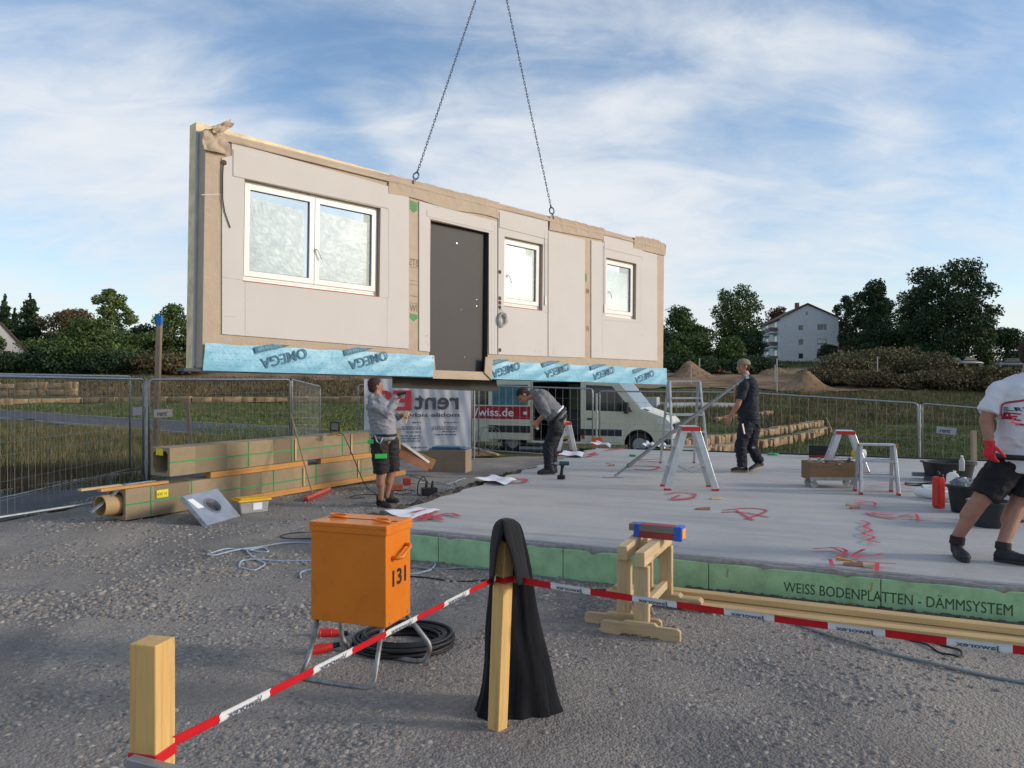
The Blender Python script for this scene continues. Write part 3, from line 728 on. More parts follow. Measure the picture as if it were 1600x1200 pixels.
mb.build('foil_print', plain('foil_dot', (.10, .29, .40), .6), F1, fix=False)
mb = MB(); mb.b2((0, 0, 0), (1, 1, 1)); mb = MB()
a0_, a1_ = wl(677, 580)[0], wl(762, 580)[0]
mb.boxm(WMx @ Matrix.Translation((wl(495, 580)[0], .09, .014)), (a0_-.02, .20, .035)); mb.boxm(WMx @ Matrix.Translation(((a1_+WL)/2, .09, .014)), (WL-a1_-.02, .20, .035))
mb.build('bottom_batten', plain('dark_batten', (.05, .07, .09), .7), wall)
# door sill membrane and black flap hanging below
mb = MB(); mb.plate([(a0_-.03, -.015), (a1_+.03, -.02), (a1_+.01, .10), (a1_-.06, .115), (a0_+.02, .115), (a0_, .32), (a0_-.04, .32)], [], wf, -.03, .012)
mb.plate([(a1_-.12, .10), (a1_+.05, -.02), (a1_+.06, .34), (a1_-.10, .36)], [], wf, -.055, -.035)
mb.build('door_sill_membrane', M_['membrane'], wall, bevel=.004)
fl = wq([(613, 589), (775, 592), (777, 612), (613, 606)], .26)
mb = MB(); mb.plate(fl[::-1], [], wf, .25, .262); mb.build('hanging_flap', plain('black_sheet', (.009, .009, .010), .6, 0, .2, 4), wall)

# windows
def m_glass(nm, bumpy):
    m, t, b = newmat(nm); o = [x for x in t.nodes if x.type == 'OUTPUT_MATERIAL'][0]
    g = N(t, 'ShaderNodeBsdfGlossy'); g.inputs['Roughness'].default_value = .04; g.inputs['Color'].default_value = (.9, .93, .95, 1)
    tr = N(t, 'ShaderNodeBsdfTransparent'); tr.inputs['Color'].default_value = (.90, .93, .93, 1)
    mx = N(t, 'ShaderNodeMixShader'); fr = N(t, 'ShaderNodeLayerWeight'); fr.inputs['Blend'].default_value = .2
    t.links.new(fr.outputs['Facing'], mx.inputs[0]); t.links.new(tr.outputs[0], mx.inputs[1]); t.links.new(g.outputs[0], mx.inputs[2]); t.links.new(mx.outputs[0], o.inputs[0])
    t.nodes.remove(b); return m
def m_film():
    m, t, b = newmat('plastic_film'); o = [x for x in t.nodes if x.type == 'OUTPUT_MATERIAL'][0]; t.nodes.remove(b)
    v = coords(t, (1, 1, 1)); n = noise_(t, v, 5, 5, .6, 2.5); wv = N(t, 'ShaderNodeTexWave'); setin(wv, Scale=3.0, Distortion=9.0, Detail=3.0); t.links.new(coords(t, (1, 1, 1), (0, R(50), 0)), wv.inputs['Vector'])
    hh = math_(t, 'ADD', n, math_(t, 'MULTIPLY', wv.outputs['Fac'], .0)); bp = N(t, 'ShaderNodeBump'); setin(bp, Strength=.5, Distance=.02); t.links.new(hh, bp.inputs['Height'])
    g = N(t, 'ShaderNodeBsdfGlossy'); g.inputs['Roughness'].default_value = .3; t.links.new(bp.outputs[0], g.inputs['Normal'])
    tr = N(t, 'ShaderNodeBsdfTransparent'); df = N(t, 'ShaderNodeBsdfTranslucent'); df.inputs[0].default_value = (.9, .93, .95, 1); dd = N(t, 'ShaderNodeBsdfDiffuse'); dd.inputs[0].default_value = (.62, .64, .65, 1)
    m0 = N(t, 'ShaderNodeMixShader'); m0.inputs[0].default_value = .4; t.links.new(df.outputs[0], m0.inputs[1]); t.links.new(dd.outputs[0], m0.inputs[2])
    m1 = N(t, 'ShaderNodeMixShader'); t.links.new(ramp(t, noise_(t, coords(t, (1.2, 1, .35), (0, R(35), 0)), 9, 5, .6, 1.2), [(.35, (.58,)*3), (.62, (.70,)*3)]), m1.inputs[0]); t.links.new(tr.outputs[0], m1.inputs[1]); t.links.new(m0.outputs[0], m1.inputs[2])
    m2 = N(t, 'ShaderNodeMixShader'); m2.inputs[0].default_value = .08; t.links.new(m1.outputs[0], m2.inputs[1]); t.links.new(g.outputs[0], m2.inputs[2]); t.links.new(m2.outputs[0], o.inputs[0]); return m
M_['glass'] = m_glass('window_glass', 0); M_['film'] = m_film()
M_['pvc'] = plain('white_pvc', (.78, .76, .73), .35, 0, .02, 4)
def window(hr, sashes, handle_px, y0, strip=True, offs=.0):
    s0, z0, s1, z1 = hr[0][0], hr[0][1], hr[2][0], hr[2][1]
    s1 -= offs
    fr = MB(); g = .03; fw = .045
    fr.plate([(s0+.002, z0+.035), (s1-.002, z0+.035), (s1-.002, z1-.003), (s0+.002, z1-.003)], [[(s0+fw, z0+fw+.035), (s1-fw, z0+fw+.035), (s1-fw, z1-fw), (s0+fw, z1-fw)]], wf, y0, y0+.07)
    fr.plate([(s0, z0), (s1-.002, z0), (s1-.002, z0+.034), (s0, z0+.034)], [], wf, y0-.004, y0+.06)
    W_ = fr.build('window', M_['pvc'], wall, bevel=.004)
    n = sashes; cw = (s1-s0-2*fw+.03)/n
    for k in range(n):
        a = s0+fw-.015+k*cw+.002; b = a+cw-.004; c, d = z0+fw+.02, z1-fw+.015; sw = .075
        mb = MB(); mb.plate([(a, c), (b, c), (b, d), (a, d)], [[(a+sw, c+sw), (b-sw, c+sw), (b-sw, d-sw), (a+sw, d-sw)]], wf, y0-.018, y0+.05)
        mb.build('sash', M_['pvc'], W_, bevel=.005)
        mb = MB(); mb.plate([(a+sw, c+sw), (b-sw, c+sw), (b-sw, d-sw), (a+sw, d-sw)], [[(a+sw+.007, c+sw+.007), (b-sw-.007, c+sw+.007), (b-sw-.007, d-sw-.007), (a+sw+.007, d-sw-.007)]], wf, y0+.002, y0+.012)
        mb.build('gasket', M_['black'], W_)
        mb = MB(); mb.plate([(a+sw, c+sw), (b-sw, c+sw), (b-sw, d-sw), (a+sw, d-sw)], [], wf, y0+.014, y0+.018); mb.build('pane', M_['glass'], W_)
        mb = MB(); mb.plate([(a+sw+.012, c+sw+.012), (b-sw-.05, c+sw+.012), (b-sw-.05, d-sw-.12), (a+sw+.012, d-sw-.09)], [], wf, y0+.034, y0+.035); mb.build('protective_film', M_['film'], W_)
    mb = MB(); p = Vector(wl(*handle_px, y0-.03)); mb.plate([(p.x-.014, p.y-.035), (p.x+.014, p.y-.035), (p.x+.014, p.y+.035), (p.x-.014, p.y+.035)], [], wf, y0-.026, y0-.018)
    mb.tube([wf(p.x, p.y, y0-.018), wf(p.x, p.y, y0-.055), wf(p.x+.03, p.y-.035, y0-.06), wf(p.x+.075, p.y-.125, y0-.058)], .010, 8)
    mb.build('handle', M_['white'], W_, smooth=True)
    if strip:
        mb = MB(); mb.plate([(s0, z0-.012), (s1, z0-.012), (s1, z0-.001), (s0, z0-.001)], [], wf, -.004, .05); mb.build('seal_strip', plain('red_seal', (.45, .08, .06), .7), wall)
    return W_
window(H1, 2, (494, 390), .075); window(H2, 1, (793, 430), .075); window(H3, 1, (951, 456), .075, strip=False)
# door
dd_ = .13
ds0, ds1 = HD[0][0], HD[1][0]; dz1 = HD[2][1]
mb = MB(); mb.plate([(ds0+.002, .03), (ds1-.002, .03), (ds1-.002, dz1-.002), (ds0+.002, dz1-.002)], [[(ds0+.05, .09), (ds1-.05, .09), (ds1-.05, dz1-.05), (ds0+.05, dz1-.05)]], wf, dd_-.02, dd_+.07)
drk = plain('anthracite_lacquer', (.046, .042, .044), .6, 0, .06, 1.5)
door = mb.build('door', drk, wall, bevel=.003)
mb = MB(); mb.plate([(ds0+.012, .05), (ds1-.045, .05), (ds1-.045, dz1-.02), (ds0+.012, dz1-.02)], [], wf, dd_-.055, dd_-.02); mb.build('door_leaf', drk, door, bevel=.004)
mb = MB(); mb.plate([(ds1-.008, .03), (ds1-.001, .03), (ds1-.001, dz1-.002), (ds1-.008, dz1-.002)], [], wf, .0, dd_-.02)
mb.plate([(ds0+.001, dz1-.009), (ds1-.009, dz1-.009), (ds1-.009, dz1-.002), (ds0+.001, dz1-.002)], [], wf, .0, dd_-.06)
mb.build('door_lining', drk, door)
mb = MB()
for (px, py, r) in ((745, 468, .007), (745, 478, .010), (721, 484, .005), (726, 558, .005), (714, 380, .011)):
    a = wl(px, py, .07); mb.cyl(wf(a[0], a[1], .072), wf(a[0], a[1], .078), r, n=10)
mb.build('lock', M_['alu'], door)
# electrical boxes, shutter straps, loose cable
bh = plain('box_hole', (.09, .05, .03), .8)
mb = MB()
for (px, py) in ((781, 425), (781, 466), (781, 473), (781, 480), (781, 547), (350, 254)):
    a = wl(px, py); mb.cyl(wf(a[0], a[1], -.0015), wf(a[0], a[1], .004), .034, n=18)
mb.build('box_hole', bh, wall)
mb = MB()
for l in ([(852, 362), (852, 474)], [(944.5, 384), (944.5, 486)]):
    a, b = wq(l, -.01); mb.tube([wf(a[0], a[1], -.012), wf(b[0], b[1], -.012)], .007, 6); mb.boxm(WMx @ Matrix.Translation((b[0], -.014, b[1]+.05)), (.03, .02, .16))
mb.build('shutter_strap', M_['pvc'], wall)
mb = MB(); P = wq([(349, 256), (348, 275), (348, 310), (351, 330), (356, 345), (360, 356)], -.012); mb.tube([wf(a, b, -.012) for a, b in P], .006, 6)
mb.build('cable', M_['rubber'], wall, smooth='all')
cc = wl(785, 499, -.03); cm = plain('grey_cable', (.42, .41, .40), .45)
mb = MB(); pts = []; rg = random.Random(2)
for i in range(150):
    q = i/149*2*math.pi*6; r_ = .095+.018*math.sin(q*.37)+.01*math.sin(q*1.7); pts.append(wf(cc[0]+r_*math.cos(q)*.9, cc[1]+r_*1.05*math.sin(q), -.03-.02*math.sin(q*.5+1)))
a = wl(781, 482); pts = [wf(a[0], a[1], -.002), wf(a[0]+.02, a[1]-.03, -.03)]+pts
mb.tube(pts, .0065, 6)
tag(mb.build('cable_coil', cm, smooth='all'), 'coiled grey cable hanging from a box hole beside the door of the hanging wall', 'cable')

# lifting chains
apex = at(773, -88, 12.5); M_['chain'] = plain('chain_steel', (.075, .08, .09), .5, .7, .2, 20)
def chain(px, py, label, yl=.0):
    a = wl(px, py, yl); p = wf(a[0], a[1], yl); root = thing('lifting_chain', label, 'chain', p, group='lifting chains of the crane')
    d = (apex-p); L = d.length; d.normalize(); s0 = d.cross(Vector((0, 1, 0))).normalized(); s1 = d.cross(s0)
    mb = MB(); pitch = .05; k = int((L-.25)/pitch)
    for i in range(k):
        c = p+d*(.22+i*pitch); a_, b_ = (s0, s1) if i % 2 else (s1, s0)
        pts = [c+d*(.034*math.cos(q))+a_*(.0140*math.sin(q)) for q in [j*math.pi/4 for j in range(8)]]
        mb.tube(pts, .0050, 5, closed=True)
    mb.build('chain_links', M_['chain'], root, smooth='all', fix=False)
    mb = MB(); c = p+d*.10
    pts = [c+d*(.055*math.cos(q))+s0*(.04*math.sin(q)) for q in [j*math.pi/6 for j in range(12)]]; mb.tube(pts, .013, 7, closed=True)
    c = p+d*.0; pts = [c+d*(.045*math.cos(q))+s1*(.04*math.sin(q))+s0*.0 for q in [j*math.pi/6 for j in range(12)]]; mb.tube(pts, .014, 7, closed=True)
    mb.cyl(p+d*.15, p+d*.21, .02, .014, 10)
    mb.build('shackle', plain('shackle_steel', (.16, .20, .25), .4, .6), root, smooth='all')
chain(647, 284, 'left lifting chain, running up to the right from the top of the hanging wall')
chain(864, 338, 'right lifting chain, running up to the left from the top of the hanging wall')

# ================================================================== foreground: posts, tape, cloth
def post(name, label, px, topy, d, wdt, rz, below=.3, lean=0, top=None):
    c = at(px, topy, d); z1 = c.z; root = thing(name, label, 'post', (c.x, c.y, 0), rz)
    mb = MB(); mb.b2((-wdt/2, -wdt/2, -.05), (wdt/2, wdt/2, z1)); 
    o = mb.build('post_timber', M_['pinez'], root, bevel=.004, local=True, seg=2)
    if lean: root.matrix_basis = Matrix.Translation((c.x-math.tan(lean)*z1, c.y, 0)) @ Matrix.Rotation(lean, 4, 'Y') @ Matrix.Rotation(rz, 4, 'Z')
    return root, z1
p1, z1 = post('wooden_post', 'square pine post nearest the camera at the lower left, barrier tape tied to it', 238.5, 1000, 2.15, .084, R(77))
p2, z2 = post('wooden_post', 'tall pine post standing in front of the black cloth', 788, 843, 3.73, .070, R(50), lean=R(2.1))
# barrier tape
def m_tape():
    m, t, b = newmat('barrier_tape_white'); setin(b, Roughness=.35); b.inputs['Base Color'].default_value = (.74, .75, .77, 1); return m
M_['tw'] = plain('tape_white', (.74, .75, .78), .35, 0, .05, 20); M_['tr'] = plain('tape_red', (.58, .012, .02), .38, 0, .08, 20)
M_['tk'] = plain('tape_print', (.10, .11, .15), .5)
def tape(label, A, B, sag, seglen, wdt, phase, txt, fold=.0, n=None, group='barrier tapes', tsize=.035, tend=1.0):
    A, B = Vector(A), Vector(B); L = (B-A).length; root = thing('barrier_tape', label, 'barrier tape', A, group=group)
    d = (B-A).normalized(); side = d.cross(Vector((0, 0, 1))).normalized()
    def P(s): q = s/L; return A+(B-A)*q-Vector((0, 0, 4*sag*q*(1-q)))
    def up(s):
        q = .35+.25*math.sin(s*1.3); return (Vector((0, 0, 1))*math.cos(q)+side*math.sin(q)*.6).normalized()
    T_, K = MB(), MB(); s = -phase; i = 0; base = None
    while s < L:
        a, b = max(0, s), min(L, s+seglen)
        if b > a:
            k = 8; rows = []
            for j in range(k+1):
                x = a+(b-a)*j/k; p = P(x); u = up(x); nrm = d.cross(u)
                rows.append([p-u*wdt/2, p-u*wdt*.18+nrm*.004, p+u*wdt*.1-nrm*.003, p+u*wdt/2+nrm*.002])
            if base is not None: rows = rows[1:]
            off = -4 if base is not None else 0; k2 = k; base = 1
            vs = [v for r_ in rows for v in r_]; T_.add(vs, [(j*4+c+off, (j+1)*4+c+off, (j+1)*4+c+1+off, j*4+c+1+off) for j in range(k) for c in range(3)], i % 2)
            if i % 2 and b-a > seglen*.8 and a/L < tend:
                x0 = a+seglen*.14; wtx = seglen*.68
                def fn(aa, bb, x0=x0):
                    x = x0+aa; u = up(x); nn = d.cross(u)
                    if nn.y > 0: nn = -nn
                    return P(x)+u*(bb-tsize*.36)+nn*.006
                K = MB(); lettering(K, txt, tsize, fn, width=wtx, mirror=True, bold=.0006); K.build('tape_print', M_['tk'], root, fix=False)
        s += seglen; i += 1
    T_.build('tape_strip', [M_['tr'], M_['tw']], root, smooth='all', fix=False)
    return root
tA = at(268, 1160, 2.17); tB = at(775, 903, 3.68)
tape('barrier tape rising from the left pine post to the post with the black cloth', tA, tB, .0, .194, .037, .03, 'Jaworex', tsize=.036)
tC = at(802, 905, 3.72); tD = Vector((2.34, 2.39, .785))
tape('barrier tape running right from the post with the black cloth past the sawhorses', tC, tD, .02, .203, .036, .0, 'Jaworex', tsize=.028)
post('wooden_post', 'pine post outside the right edge holding the far end of the tape', 1975, 1050, 2.39, .09, R(20))
mb = MB(); c = at(786.5, 904, 3.73); M0 = Matrix.Translation((c.x, c.y, c.z)) @ Matrix.Rotation(R(2.1), 4, 'Y') @ Matrix.Rotation(R(50), 4, 'Z')
for hz, mt in ((.0, 'tr'),):
    mb.boxm(M0, (.077, .077, .030))
tag(mb.build('tape_wrap', M_['tr'], bevel=.002), 'band of red and white tape wrapped round the post with the black cloth', 'barrier tape')
c = at(238.5, 1176, 2.15); mb = MB(); mb.boxm(Matrix.Translation((c.x, c.y, c.z)) @ Matrix.Rotation(R(77), 4, 'Z'), (.090, .090, .032))
tag(mb.build('tape_wrap', M_['tr'], bevel=.002), 'band of red tape wrapped round the nearest pine post', 'barrier tape')
# galvanised rail end in front of the left post
rl = thing('metal_rail', 'grey metal rail end crossing in front of the nearest post at the bottom edge', 'metal rail', at(300, 1215, 2.0))
mb = MB(); a, b = at(203, 1190, 2.02), at(420, 1246, 1.90); mb.beam(a, b, .03, .030)
mb.beam((a.x+.02, a.y, 0), (a.x+.02, a.y, a.z-.018), .03, .03); mb.beam((b.x-.02, b.y, 0), (b.x-.02, b.y, b.z-.018), .03, .03)
mb.build('rail', M_['galv'], rl, bevel=.003)

# black cloth draped over a stake behind the post
def cloth():
    mb = MB(); secs = []
    prof = [(812, 780, 804, 3.86), (816, 774, 810, 3.87), (824, 770, 814, 3.88), (850, 766, 819, 3.90), (890, 764, 826, 3.94), (930, 762, 833, 3.97), (980, 755, 843, 3.99), (1030, 749, 856, 3.99), (1080, 742, 864, 3.98), (1108, 737, 871, 3.97), (1132, 741, 876, 3.96), (1146, 752, 870, 3.96)]
    n = 96; vs = []
    for k, (py, x0, x1, d) in enumerate(prof):
        a, b = at(x0, py, d), at(x1, py, d); c = (a+b)/2; hw = (b-a).length/2; q = k/(len(prof)-1)
        for j in range(n):
            t = 2*math.pi*j/n; fold = 1+(.03+.34*q)*(math.sin(3*t+1+1.2*q)*.7+math.sin(7*t+2.2+q+.8*math.sin(2*t))*.35*(1+math.sin(t+1))*.6+math.sin(13*t+3*q)*.12)
            x = c.x+hw*math.cos(t)*(1+.3*(fold-1)); y = c.y+hw*.62*math.sin(t)*fold; z = c.z+(.03*math.sin(3*t+1)*q*q)
            e = mnoise.noise(Vector((x*4, y*4, z*1.5)))*.085*q+mnoise.noise(Vector((x*11, y*11, z*3)))*.04*(q+.15); x += e; y -= abs(e)*.8
            vs.append((x, y, max(z, .012)))
    fs = [(i*n+j, i*n+(j+1) % n, (i+1)*n+(j+1) % n, (i+1)*n+j) for i in range(len(prof)-1) for j in range(n)]
    top = len(vs); c0 = at(796, 810, 4.06); vs.append(tuple(c0)); fs += [(top, (j+1) % n, j) for j in range(n)]
    mb.add(vs, fs); m, t, b = newmat('black_cloth'); v = coords(t); nn_ = noise_(t, v, 6, 5, .6); t.links.new(ramp(t, nn_, [(.3, (.006, .006, .008)), (.8, (.013, .013, .016))]), b.inputs['Base Color']); setin(b, Roughness=.9); b.inputs['Specular IOR Level'].default_value = .15
    b.inputs['Sheen Weight'].default_value = .05; bump_(t, b, noise_(t, coords(t, (1, 1, .25)), 9, 3, .5), .8, .03)
    o = mb.build('black_cloth', m, smooth='all', fix=True); s = o.modifiers.new('s', 'SUBSURF'); s.levels = 1; s.render_levels = 1
    tag(o, 'black cloth draped to the ground behind the tall pine post', 'cloth')
    hd_ = MB(); rows = [(811, 779, 805, 786, 786), (816, 773, 811, 786, 786), (824, 769, 815, 786, 786), (836, 767, 817, 785, 787), (850, 765, 819, 780, 793), (868, 764, 822, 776, 799), (890, 764, 826, 773, 803), (915, 763, 831, 770, 807)]; m_ = 7; vs = []
    for py, x0, x1, ol, orr in rows:
        for k in range(m_): q = k/(m_-1); vs.append(at(x0+(ol-x0)*q, py, 3.88-.280*math.sin(q*1.57)))
        for k in range(m_): q = k/(m_-1); vs.append(at(orr+(x1-orr)*q, py, 3.88-.280*math.cos(q*1.57)))
    w2 = 2*m_; fs = [(i*w2+j, (i+1)*w2+j, (i+1)*w2+j+1, i*w2+j+1) for i in range(len(rows)-1) for j in list(range(m_-1))+list(range(m_, w2-1))]
    fs += [(i*w2+m_-1, (i+1)*w2+m_-1, (i+1)*w2+m_, i*w2+m_) for i in range(2)]; tp = len(vs); vs.append(at(791, 808, 3.86)); fs += [(j, j+1, tp) for j in range(w2-1)]
    hd_.add(vs, fs); ho = hd_.build('cloth_hood', m, o, smooth='all', fix=False); sl_ = ho.modifiers.new('t', 'SOLIDIFY'); sl_.thickness = .006; s2 = ho.modifiers.new('s', 'SUBSURF'); s2.levels = 1; s2.render_levels = 1
cloth()

# ------------------------------------------------------------------ orange power distribution box
OA = R(-19.8); oc = Vector((-.714, 4.35, 0))         # near vertical edge
ob = thing('distribution_box', 'orange steel site power box numbered 131 on a bent tube stand', 'power box', oc, OA)
def m_orange():
    m, t, b = newmat('orange_paint'); v = coords(t); n = noise_(t, v, 3, 4, .5); d = noise_(t, v, 9, 6, .7)
    c = ramp(t, n, [(.3, (.66, .17, .006)), (.7, (.74, .20, .008))]); c = mix_(t, ramp(t, d, [(.52, (0, 0, 0)), (.78, (.55,)*3)]), c, (.36, .11, .015))
    t.links.new(c, b.inputs['Base Color']); setin(b, Roughness=.38); bump_(t, b, noise_(t, v, 120, 2, .5), .05, .001); return m
M_['orange'] = m_orange(); ow, od, z0, z1 = .50, .30, .315, .868
mb = MB(); mb.b2((-ow, 0, z0), (0, od, z1)); mb.build('box_body', M_['orange'], ob, bevel=.006, local=True, seg=2)
mb = MB(); mb.b2((-ow-.008, -.008, z1+.002), (.008, od+.012, z1+.026)); mb.b2((-ow-.008, -.008, z1-.03), (.008, -.0015, z1+.002)); mb.b2((.0015, -.0015, z1-.03), (.008, od+.012, z1+.002))
lid = mb.build('lid', M_['orange'], ob, bevel=.004, local=True)
mb = MB(); mb.b2((-ow+.02, .148, z1+.026), (-.01, .152, z1+.029)); mb.build('lid_seam', plain('dark_seam', (.12, .04, .01), .6), lid, local=True)
for cx_, cy_ in ((-ow+.09, .16), (-.085, .10)):
    mb = MB(); pts = [(cx_+.055*math.cos(q), cy_+.03*math.sin(q), z1+.032+.012*math.sin(q/2)) for q in [j*2*math.pi/14 for j in range(14)]]; mb.tube(pts, .008, 6, closed=True); mb.build('lid_handle', M_['orange'], lid, smooth='all', local=True)
mb = MB(); hz = .73; mb.tube([(.0, .07, hz-.03), (.035, .075, hz-.03), (.05, .10, hz-.028), (.052, .15, hz-.005), (.05, .20, hz+.012), (.035, .225, hz+.018), (0, .23, hz+.018)], .011, 8)
mb.build('side_handle', M_['orange'], ob, smooth='all', local=True)
mb = MB(); lettering(mb, '131', .125, lambda a, b: ob.matrix_basis @ Vector((.0022, .075+a, .535+b)), width=.165, bold=.003); mb.build('number', M_['black'], ob, fix=False)
mb = MB()
for y, z in ((.045, z0+.02), (.26, z0+.03)): mb.cyl((.0, y, z), (.004, y, z), .010, n=10)
mb.build('screw', M_['alu'], ob, local=True)
def m_tubest():
    m, t, b = newmat('worn_tube'); n = noise_(t, coords(t), 9, 6, .7); t.links.new(ramp(t, n, [(.4, (.30, .31, .32)), (.6, (.16, .12, .10)), (.75, (.12, .055, .035))]), b.inputs['Base Color']); setin(b, Roughness=.5, Metallic=.45); return m
tm = m_tubest()
def bez(pts, r=.05, k=4):      # round the corners of a polyline
    out = [Vector(pts[0])]
    for a, b, c in zip(pts, pts[1:], pts[2:]):
        a, b, c = Vector(a), Vector(b), Vector(c); u, v = (a-b), (c-b); q = min(r, u.length*.49, v.length*.49); u.normalize(); v.normalize(); p0, p2 = b+u*q, b+v*q
        for i in range(k+1): t = i/k; out.append(p0*(1-t)**2+b*2*t*(1-t)+p2*t*t)
    out.append(Vector(pts[-1])); return out
mb = MB(); mb.tube(bez([(-ow+.03, .02, z0), (-ow+.01, -.03, .10), (-ow+.02, -.14, .022), (.0, -.14, .022), (-.035, -.02, .20), (-.03, .02, z0)], .06), .015, 8)
mb.build('tube_stand', tm, ob, smooth='all', local=True)
mb = MB(); mb.tube(bez([(-ow+.03, od-.02, z0), (-ow+.0, od+.03, .10), (-ow+.05, od+.06, .022), (.08, od+.02, .022), (.13, od+.03, .12), (-.02, od-.02, z0)], .06), .015, 8)
mb.build('tube_stand', tm, ob, smooth='all', local=True)
# coil of black cable
ccx = gz(632, 1010); mb = MB(); pts = []; rg = random.Random(5)
for i in range(560):
    q = i/559*2*math.pi*14; k = i/559; r_ = .20+.075*(.5+.5*math.sin(q*.13+1))+.02*math.sin(q*.71); pts.append((ccx.x+1.18*r_*math.cos(q)+.02*math.sin(q*.3), ccx.y+r_*.98*math.sin(q), .02+.075*(.5+.5*math.sin(q*.217))*(.6+.4*k)))
mb.tube(pts, .0105, 7)
tag(mb.build('cable_coil', M_['rubber'], smooth='all'), 'thick black cable coiled on the gravel under and behind the orange box', 'cable')
# red CEE plugs
def plug(p, d, label):
    p, d = Vector(p), Vector(d).normalized(); root = thing('power_plug', label, 'plug', p)
    mb = MB(); mb.cyl(p, p+d*.07, .034, .034, 18); mb.cyl(p-d*.012, p, .040, .040, 18); mb.cyl(p+d*.07, p+d*.125, .031, .022, 18); mb.build('housing', M_['red'], root, bevel=.003, smooth=True)
    mb = MB(); mb.cyl(p+d*.125, p+d*.17, .018, .015, 12); mb.build('cable_gland', M_['black'], root)
plug(gz(488, 1026)+Vector((0, 0, .036)), (.9, .35, .12), 'red power plug lying beside the left leg of the orange box')
plug(gz(503, 998)+Vector((0, 0, .035)), (1, .05, 0), 'red power plug half hidden behind the left legs of the orange box')
# cables and hoses on the ground
def line_on_ground(name, pts, r, mat, label, cat, zoff=None, group=None):
    P = [gz(x, y) if not (hasattr(z_, '__len__')) else z_ for (x, y), z_ in [(p, 0) for p in pts]]
    Q = []
    for i in range(len(P)-1):          # Catmull-Rom
        p0, p1, p2, p3 = P[max(i-1, 0)], P[i], P[i+1], P[min(i+2, len(P)-1)]
        for k in range(8):
            t = k/8; Q.append(.5*((2*p1)+(p2-p0)*t+(2*p0-5*p1+4*p2-p3)*t*t+(3*p1-p0-3*p2+p3)*t**3))
    Q.append(P[-1]); Q = [Vector((q.x, q.y, float(gravz(q.x, q.y))+.02+r*1.1+.004*math.sin(i*.7))) for i, q in enumerate(Q)]
    mb = MB(); mb.tube(Q, r, 7); return tag(mb.build(name, mat, smooth='all'), label, cat, group)
M_['hose'] = plain('pale_hose', (.36, .42, .50), .45, 0, .1, 20); M_['hose2'] = plain('grey_hose', (.20, .22, .22), .5)
line_on_ground('hose', [(640, 848), (480, 852), (400, 860), (340, 872), (325, 871), (360, 863), (390, 866), (418, 868), (412, 862), (386, 866), (400, 878), (414, 884), (398, 892), (375, 889), (380, 880), (410, 879), (500, 882), (640, 884)], .0085, M_['hose'], 'pale blue hose looped on the gravel to the left of the orange box', 'hose')
line_on_ground('hose', [(470, 905), (478, 895), (560, 900), (640, 903), (668, 898), (680, 888), (672, 878), (640, 874), (560, 878)], .0085, M_['hose'], 'pale hose loop showing on both sides of the orange box', 'hose')
line_on_ground('hose', [(640, 893), (690, 895), (760, 892), (860, 898), (960, 907), (1080, 930), (1200, 965), (1320, 1010), (1450, 1045), (1620, 1078), (1700, 1090)], .010, M_['hose2'], 'long grey hose crossing the gravel behind the sawhorses to the lower right', 'hose')
line_on_ground('cable', [(560, 905), (640, 907), (720, 912), (830, 910), (860, 925), (960, 929), (1060, 935), (1150, 958), (1240, 975), (1330, 985), (1430, 1010), (1470, 1028), (1500, 1033), (1495, 1020), (1450, 1010), (1500, 1006), (1560, 1018), (1640, 1030)], .0065, M_['rubber'], 'thin black cable with a loop on the gravel at the right, below the planks', 'cable')
line_on_ground('cable', [(560, 828), (480, 832), (440, 840), (450, 845), (520, 845), (600, 840)], .006, M_['rubber'], 'thin black cable on the gravel just left of the top of the orange box', 'cable')
line_on_ground('cable', [(1440, 970), (1480, 985), (1540, 1000), (1620, 1012)], .005, M_['rubber'], 'short black cable lying along the front plank at the right edge', 'cable')

# ------------------------------------------------------------------ sawhorses
def sawhorse_at(o2, ang, label):
    root = thing('sawhorse', label, 'sawhorse', (o2[0], o2[1], 0), ang, group='wooden sawhorses in front of the slab')
    Hh = .58; L = .72
    mb = MB(); mb.b2((-.06, -.035, Hh-.10), (L+.06, .035, Hh)); mb.build('top_beam', M_['pineb'], root, bevel=.005, local=True)
    for x in (0, L):
        mb = MB(); mb.b2((x-.028, -.05, .075), (x+.028, .05, Hh-.101)); mb.build('leg', M_['pinez'] if 0 else woodleg, root, bevel=.004, local=True)
        mb = MB(); mb.plate([(-.27, .02), (-.25, .012), (-.14, .012), (-.12, .03), (.12, .03), (.14, .012), (.25, .012), (.27, .02), (.27, .085), (.25, .10), (.12, .10), (.10, .118), (-.10, .118), (-.12, .10), (-.25, .10), (-.27, .085)], [], lambda a, b, t: Vector((x+t, a, b)), -.066 if x == 0 else -.031, -.031 if x == 0 else .066)
        mb.build('foot_beam', woodfoot, root, bevel=.004, local=True)
    mb = MB(); mb.b2((.0285, -.02, .16), (L-.0285, .02, .22)); mb.build('stretcher', M_['pineb'], root, bevel=.003, local=True)
    return root
woodleg = woodmat('pale_leg_wood', (.58, .42, .23), 'Z'); woodfoot = woodmat('pale_foot_wood', (.54, .39, .22), 'Y')
sa = R(66)
sawhorse_at((.873, 5.16), sa, 'right sawhorse of the pair, nearer to the camera, in front of the slab')
sawhorse_at((.785, 5.36), sa+R(2), 'left sawhorse of the pair, standing just behind the other one')
pk = thing('wrapped_package', 'small red and grey package with blue ends resting across the two sawhorses', 'package', at(1028, 840.5, 5.6), R(-28))
mb = MB(); mb.b2((-.17, -.05, 0), (.17, .05, .045), 0); mb.build('lower_box', plain('dark_red_card', (.28, .035, .03), .6), pk, bevel=.003, local=True)
